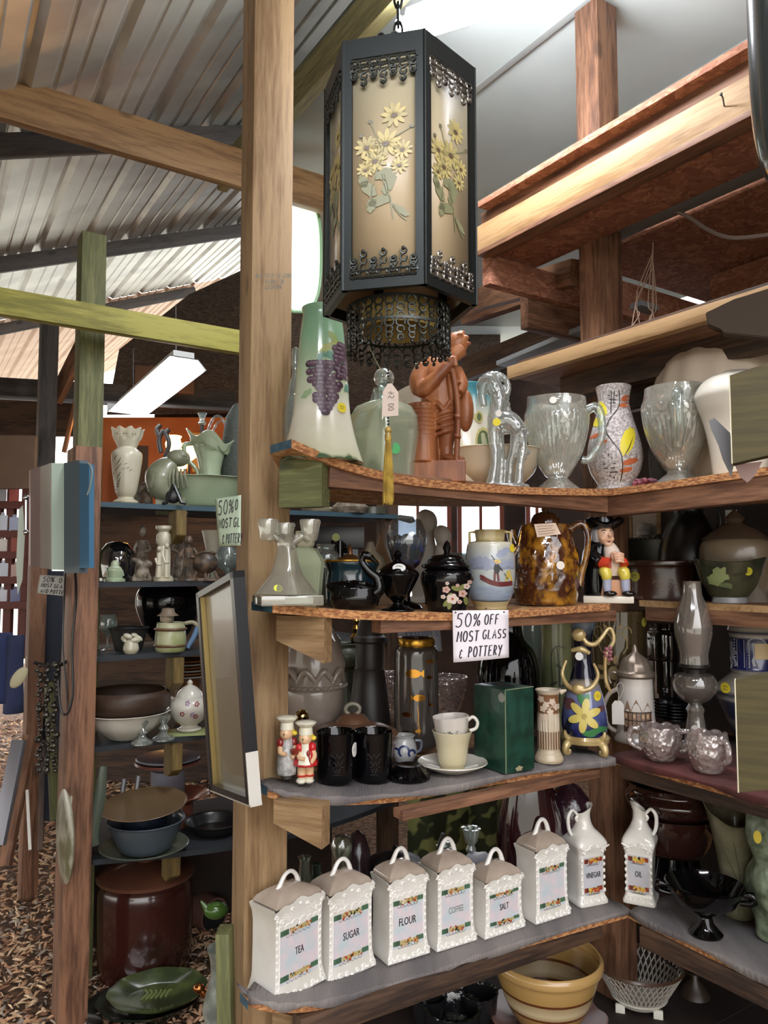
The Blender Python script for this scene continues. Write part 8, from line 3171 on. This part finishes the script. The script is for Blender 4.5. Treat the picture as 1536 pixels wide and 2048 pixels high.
tag(mb.build('power_cord', P('1b1c1f')), 'black power cord looping down the weathered post from the display case', 'cord')
mb = MB()
mb.tube([W(131, 1145, 2.5), W(128, 1210, 2.55), W(126, 1300, 2.55), W(136, 1400, 2.56), W(140, 1500, 2.6)], .003, 8, sm=5)
tag(mb.build('power_cord', P('2a2a2c')), 'thin dark cord hanging straight below the display case', 'cord')
mb = MB()
mb.tube([W(176, 926, 2.38), W(184, 940, 2.37), W(180, 972, 2.37), W(174, 990, 2.37)], .003, 8, sm=4)
tag(mb.build('cable_loop', P('7f8a84')), 'short grey cable loop at the top of the display case', 'cord')
# round plates hung on the weathered post
for i, (px, py, r_, rz_, Y, lab, mt) in enumerate(((127, 1672, 25, 92, 2.5, 'oval hand-painted plate hanging edge-on at the left of the weathered post', [M('painted plate', 'a7a493', .3, col2='6b6a4c', scale=14)]), (140, 1665, 12, 88, 2.62, 'plain cream plate behind the hand-painted hanging plate', [m_cream]))):
    loc = W(px, py, Y)
    k = kof(loc)
    o = MB(k).lathe([(0, 6), (60, 4), (92, 0), (94, -2), (90, -5), (56, 0), (0, 1)], 48).build('hanging_plate', mt)
    o.location = loc
    o.rotation_euler = (R(90), 0, R(-58 if i == 0 else -72))
    tag(o, lab, 'plate')

# ------------------------------------------------------------------ clutter at the far left edge
rn = random.Random(12)
iron = P('2a2826', .5)
mb = MB()
Yh = 2.6
for px in (80, 96, 110):
    zz = [W(px, y, Yh) for y in range(1330, 1560, 10)]
    for a_, b_ in zip(zz[:-1], zz[1:]):
        mb.ball(a_ + Vector((rn.uniform(-.008, .008), rn.uniform(-.01, .01), 0)), rn.uniform(.006, .012), 8, 6)
mb.tube([W(68, 1325, Yh), W(90, 1332, Yh), W(122, 1330, Yh), W(134, 1322, Yh)], .006, 8)
tag(mb.build('hanging_ironware', M('tarnished metalware', '57534c', .35, metal=.7, col2='2c2926', scale=60), None), 'strings of tarnished metalware hanging from an iron bar beside the weathered post', 'metalware')
for i, (x0, y0, x1, y1, w_, m_, lab) in enumerate((
    (98, 1365, 110, 1640, .03, m_green, 'greenish wooden rod leaning behind the hanging metalware'),
    (86, 1480, 80, 1700, .02, m_dkwood, 'dark wooden stick leaning by the weathered post'),
    (60, 1470, 10, 1730, .02, m_brown, 'brown framed board leaning at the lower left edge'),
    (38, 1480, -4, 1690, .02, M('grey metal strip', '8c8c94', .4, metal=.6), 'grey metal strip leaning at the left edge'),
    (54, 1580, 60, 1700, .01, m_wpaint, 'white painted slat leaning at lower left'))):
    a_, b_ = W(x1, y1, 2.95 - .05 * i), W(x0, y0, 3.05 - .05 * i)
    plank('leaning_board', a_, b_, .05 if i in (2, 3) else w_, w_, m_, label=lab, cat='board')
loc = W(38, 1355, 2.6)
mb = MB(kof(loc))
mb.ball((0, 0, 0), (13, 4, 24), 16, 10, (0, 38, 0))
mb.tube([(10, 0, 14), (14, 0, 40)], 1, 6)
solo('wooden_disc', 'pale oval wooden paddle hanging at the far left edge', 'paddle', loc, mb, P('a59c7c', .6))
for i, (x0, x1, y0, y1, col, lab) in enumerate(((-10, 18, 1265, 1405, '3a4470', 'navy garment hanging at the left edge, left one'), (20, 46, 1270, 1425, '3c4468', 'navy garment hanging at the left edge, right one'))):
    mb = MB()
    Y = 3.4
    a_, b_ = W(x0, y0, Y), W(x1, y1, Y)
    n = 10
    vs = []
    for j in range(7):
        for i_ in range(n + 1):
            u_, v_ = i_ / n, j / 6
            vs.append((a_.x + (b_.x - a_.x) * u_, Y + .02 * math.sin(u_ * 9 + i) * (.5 + v_), a_.z + (b_.z - a_.z) * v_))
    mb.add(vs, [(j * (n + 1) + q_, j * (n + 1) + q_ + 1, (j + 1) * (n + 1) + q_ + 1, (j + 1) * (n + 1) + q_) for j in range(6) for q_ in range(n)])
    tag(mb.build('garment', P(col, .9), mod=lambda o: setattr(o.modifiers.new('t', 'SOLIDIFY'), 'thickness', 0.03)), lab, 'garment')
mb = MB()
for px in (-4, 22, 52):
    a_ = W(px, 960, 4.2)
    mb.box(a_.x - .02, a_.x + .02, 4.2, 4.24, 1.0, 2.05)
for py in (1010, 1068, 1110, 1160, 1210):
    a_, b_ = W(-30, py, 4.2), W(56, py, 4.2)
    mb.box(a_.x, b_.x, 4.18, 4.26, a_.z - .02, a_.z + .02)
tag(mb.build('display_rack', P('6a3a34', .5)), 'dark red rack full of small goods at the far left edge', 'rack')
cols = ['c9ccd8', 'b8564a', 'dfe4ee', 'aeb8d0', 'e4dcd4', '9a4a3c', 'd8dee8', 'c4a49a', 'e0e0e6', '7a80a0']
for i in range(10):
    px, py = 2 + (i % 2) * 28 + rn.uniform(-4, 4), [1004, 1062, 1104, 1154, 1204][i // 2]
    loc = W(px, py, 4.2)
    mb = MB(kof(loc))
    h_ = rn.uniform(20, 34)
    mb.box(-10, 10, -6, 6, 0, h_, 1)
    mb.lathe([(0, h_), (4, h_), (4, h_ + 5), (0, h_ + 6)], 12)
    nm = ['white', 'red', 'bright white', 'pale blue', 'cream', 'brick red', 'icy white', 'dusty pink', 'light grey', 'slate blue'][i]
    solo('small_package', '%s small package on the %s tier of the far left red rack' % (nm, ['top', 'second', 'third', 'fourth', 'lowest'][i // 2]), 'package', loc, mb, P(cols[i], .5), group='packages on the far left rack')
loc = W(38, 1190, 3.1)
mb = MB(kof(loc))
mb.prism([(-3, 0), (6, 30), (8, 120), (2, 180), (-6, 170), (-8, 60)], -2, 2, .5)
solo('metal_paddle', 'long pale green white metal paddle hanging beside the red rack', 'paddle', loc, mb, M('pale green steel', 'd5e2d2', .3))
mb = MB()
a_ = W(55, 1138, 3.0)
mb.tube([W(52, 995, 3.0), W(52, 1065, 3.0)], .006, 8)
for q_ in (995, 1065):
    mb.ball(W(52, q_, 3.0), .012, 8, 6)
tag(mb.build('chrome_rod', M('chrome', 'c4c4cc', .1, metal=1)), 'short chrome rod hanging beside the green white paddle', 'rod')
# brown board at the far left top
mb = MB()
a_, b_ = W(-40, 870, 3.9), W(68, 978, 3.9)
mb.box(a_.x, b_.x, 3.9, 3.93, b_.z, a_.z, .01)
tag(mb.build('brown_board', M('old brown hardboard', '7a6450', .6, col2='6a5442', scale=4)), 'brown rounded board at the upper left edge above the red rack', 'board')

# ------------------------------------------------------------------ lamps and bits behind the top left shelf
for i, (px, py, r_) in enumerate(((347, 888, 16), (378, 905, 17), (362, 930, 12))):
    loc = W(px, py, 4.6)
    o, k = item('tulip_lamp', ['glowing amber tulip lamp globe, left of three behind the shell planter', 'glowing amber tulip lamp globe, right of three behind the green ewer', 'glowing amber tulip lamp globe, lowest of the three'][i], 'lamp', loc)
    MB(k).lathe([(r_ * .3, -r_), (r_ * .9, -r_ * .5), (r_, 0), (r_ * .8, r_ * .6), (r_ * 1.0, r_)], 24, rf=lambda a, r, z: (r * (1 + .05 * math.cos(6 * a)), z)).build('glass_globe', emis('amber lamp glow', 'ffb860', 14), o)
    MB(k).tube([(0, 0, -r_), (0, 0, -r_ - 40)], 3, 8).build('stem', iron, o)
mb = MB()
for pts in ([(322, 905), (318, 880), (326, 862), (334, 872), (338, 890), (330, 915)], [(318, 872), (314, 858), (322, 850)], [(330, 868), (338, 858)]):
    mb.tube([W(a_, b_, 3.9) for a_, b_ in pts], .012, 8, sm=4)
tag(mb.build('iron_scroll', iron), 'black iron scroll silhouetted against the orange wall', 'ornament')
loc = W(404, 850, 3.6)
o, k = item('boudoir_lamp', 'small lamp with a clear glass chimney left of the glass basket handles', 'lamp', loc)
MB(k).lathe(shell([(6, 0), (8, 4), (5, 12), (10, 24)], 1), 20).build('chimney', g_clear, o)
MB(k).tube([(0, 0, 0), (0, 0, -16), (4, 0, -24)], [4, 3, 5], 10).build('base', iron, o)
for i, (px, py, w_, h_, col, lab) in enumerate(((395, 905, 10, 40, 'd0a060', 'yellow patterned panel glowing behind the lamps'), (270, 950, 26, 60, '3a2c24', 'dark clutter box behind the scalloped vase'), (330, 760, 60, 26, '6a4c3a', 'brown beam board above the orange wall'))):
    loc = W(px, py, 5.2 - .1 * i)
    mb = MB(kof(loc))
    mb.box(-w_, w_, -3, 3, -h_, h_, 1)
    solo(['pattern_panel', 'clutter_box', 'wall_board'][i], lab, 'panel', loc, mb, P(col, .7))
loc = W(130, 830, 3.9)
plank('copper_pipe', W(128, 905, 3.9), W(152, 800, 3.9), .02, .02, M('old copper', '8a5c40', .4, metal=.6), label='thin copper pipe leaning beside the green treated post', cat='pipe')

# hanging dark shade at the top right corner of the view
loc = W(1590, 130, 1.15)
o, k = item('hanging_dark_vessel', 'large glossy dark rounded vessel hanging at the extreme upper right', 'vessel', loc)
MB(k).lathe(shell([(60, -250), (84, -200), (96, -120), (100, 0), (100, 200)], 4), 56).build('body', M('dark slate enamel', '2d3434', .2, coat=.5), o)
# bracket blocks nearer the viewer on the right run
for i, (x0, x1, y0, y1, Y, lab) in enumerate(((1463, 1600, 742, 925, 1.22, 'olive timber block end jutting in at the right edge in front of the white globe'), (1478, 1600, 1372, 1590, 1.25, 'olive timber block end jutting in at the right edge in front of the blue jar'))):
    loc = W((x0 + x1) / 2, y1, Y)
    k = kof(loc)
    mb = MB(k)
    hw, h_ = (x1 - x0) / 2, y1 - y0
    mb.prism([(-hw, 0), (hw, 24), (hw, h_ + 30), (-hw, h_)], -10, 40, 1)
    mb.m = 1
    mb.box(-hw - 1.5, -hw + 1, -11, 30, 0, h_)
    solo('timber_block', lab, 'timber', loc, mb, [M('olive timber end', '4c4320', .7, col2='3d3518', scale=8, stretch=(.6, 1, 9)), P('c9c2a8', .7)])
loc = W(1445, 900, 1.3)
mb = MB(kof(loc))
mb.prism([(-26, 62), (-14, 66), (16, 34), (24, -20), (16, -56), (0, -20), (-8, 10), (-22, 44)], -1, 1, 0)
solo('metal_strap', 'grey metal strap sticking out beside the upper timber block', 'strap', loc, mb, m_steel)
loc = W(1496, 958, 1.3)
mb = MB(kof(loc))
mb.prism([(-26, 30), (30, 34), (14, 6), (-2, -8), (-8, -2), (-16, 4)], -3, 2, 1)
solo('pink_rag', 'scrap of pale pink cloth caught under the upper timber block', 'rag', loc, mb, P('b59a96', .9))
loc = W(1500, 640, 1.5)
mb = MB(kof(loc))
mb.prism([(-92, 24), (-88, -2), (-60, -12), (-56, -24), (60, -50), (60, 60), (-30, 44), (-60, 34)], -14, 20, 2)
solo('padded_arm', 'dark padded board end crossing the high shelf at the right edge', 'board', loc, mb, M('dark olive padding', '3d3126', .9))
# nail heads and stamp on the tall post
pm = MB()
pf = W(545, 560, 1.74)
mb = MB()
e_ = V.copy()
fx = Vector((pp.x, pp.y, 0)) - U * .0502
def PS(x, z):
    """print on the front face of the tall post; x, z in photo pixels"""
    q_ = plan(x, fx, (V - U * .12).normalized())
    w__ = W(x, z, q_.y)
    return w__ - U * .0025
for txt, x, y, s, r_ in (('ELLIOTT', 545, 571, 11, 0), ('JE.  HE13', 548, 560, 12, 0), ('0827 3½ x 3½ SYP', 546, 548, 11, 0)):
    vs, fs = text_verts(txt, s, .85)
    mb.add([PS(x - a_, y + b_ * 1.0) for a_, b_ in vs], fs)
st = mb.build('mill_stamp', P('5f7476', .8))
tag(st, 'faded blue upside-down mill stamp printed on the tall post', 'stamp')

mb = MB()
a_, b_ = W(66, 1640, 3.66), W(136, 1142, 3.66)
mb.box(a_.x, b_.x, 3.645, 3.665, a_.z, b_.z)  # board added to block the bright strip between the posts
tag(mb.build('dark_backing', P('3a3f4c', .8)), 'dark blue grey board added to close the bright gap behind the thin weathered post at left', 'board')
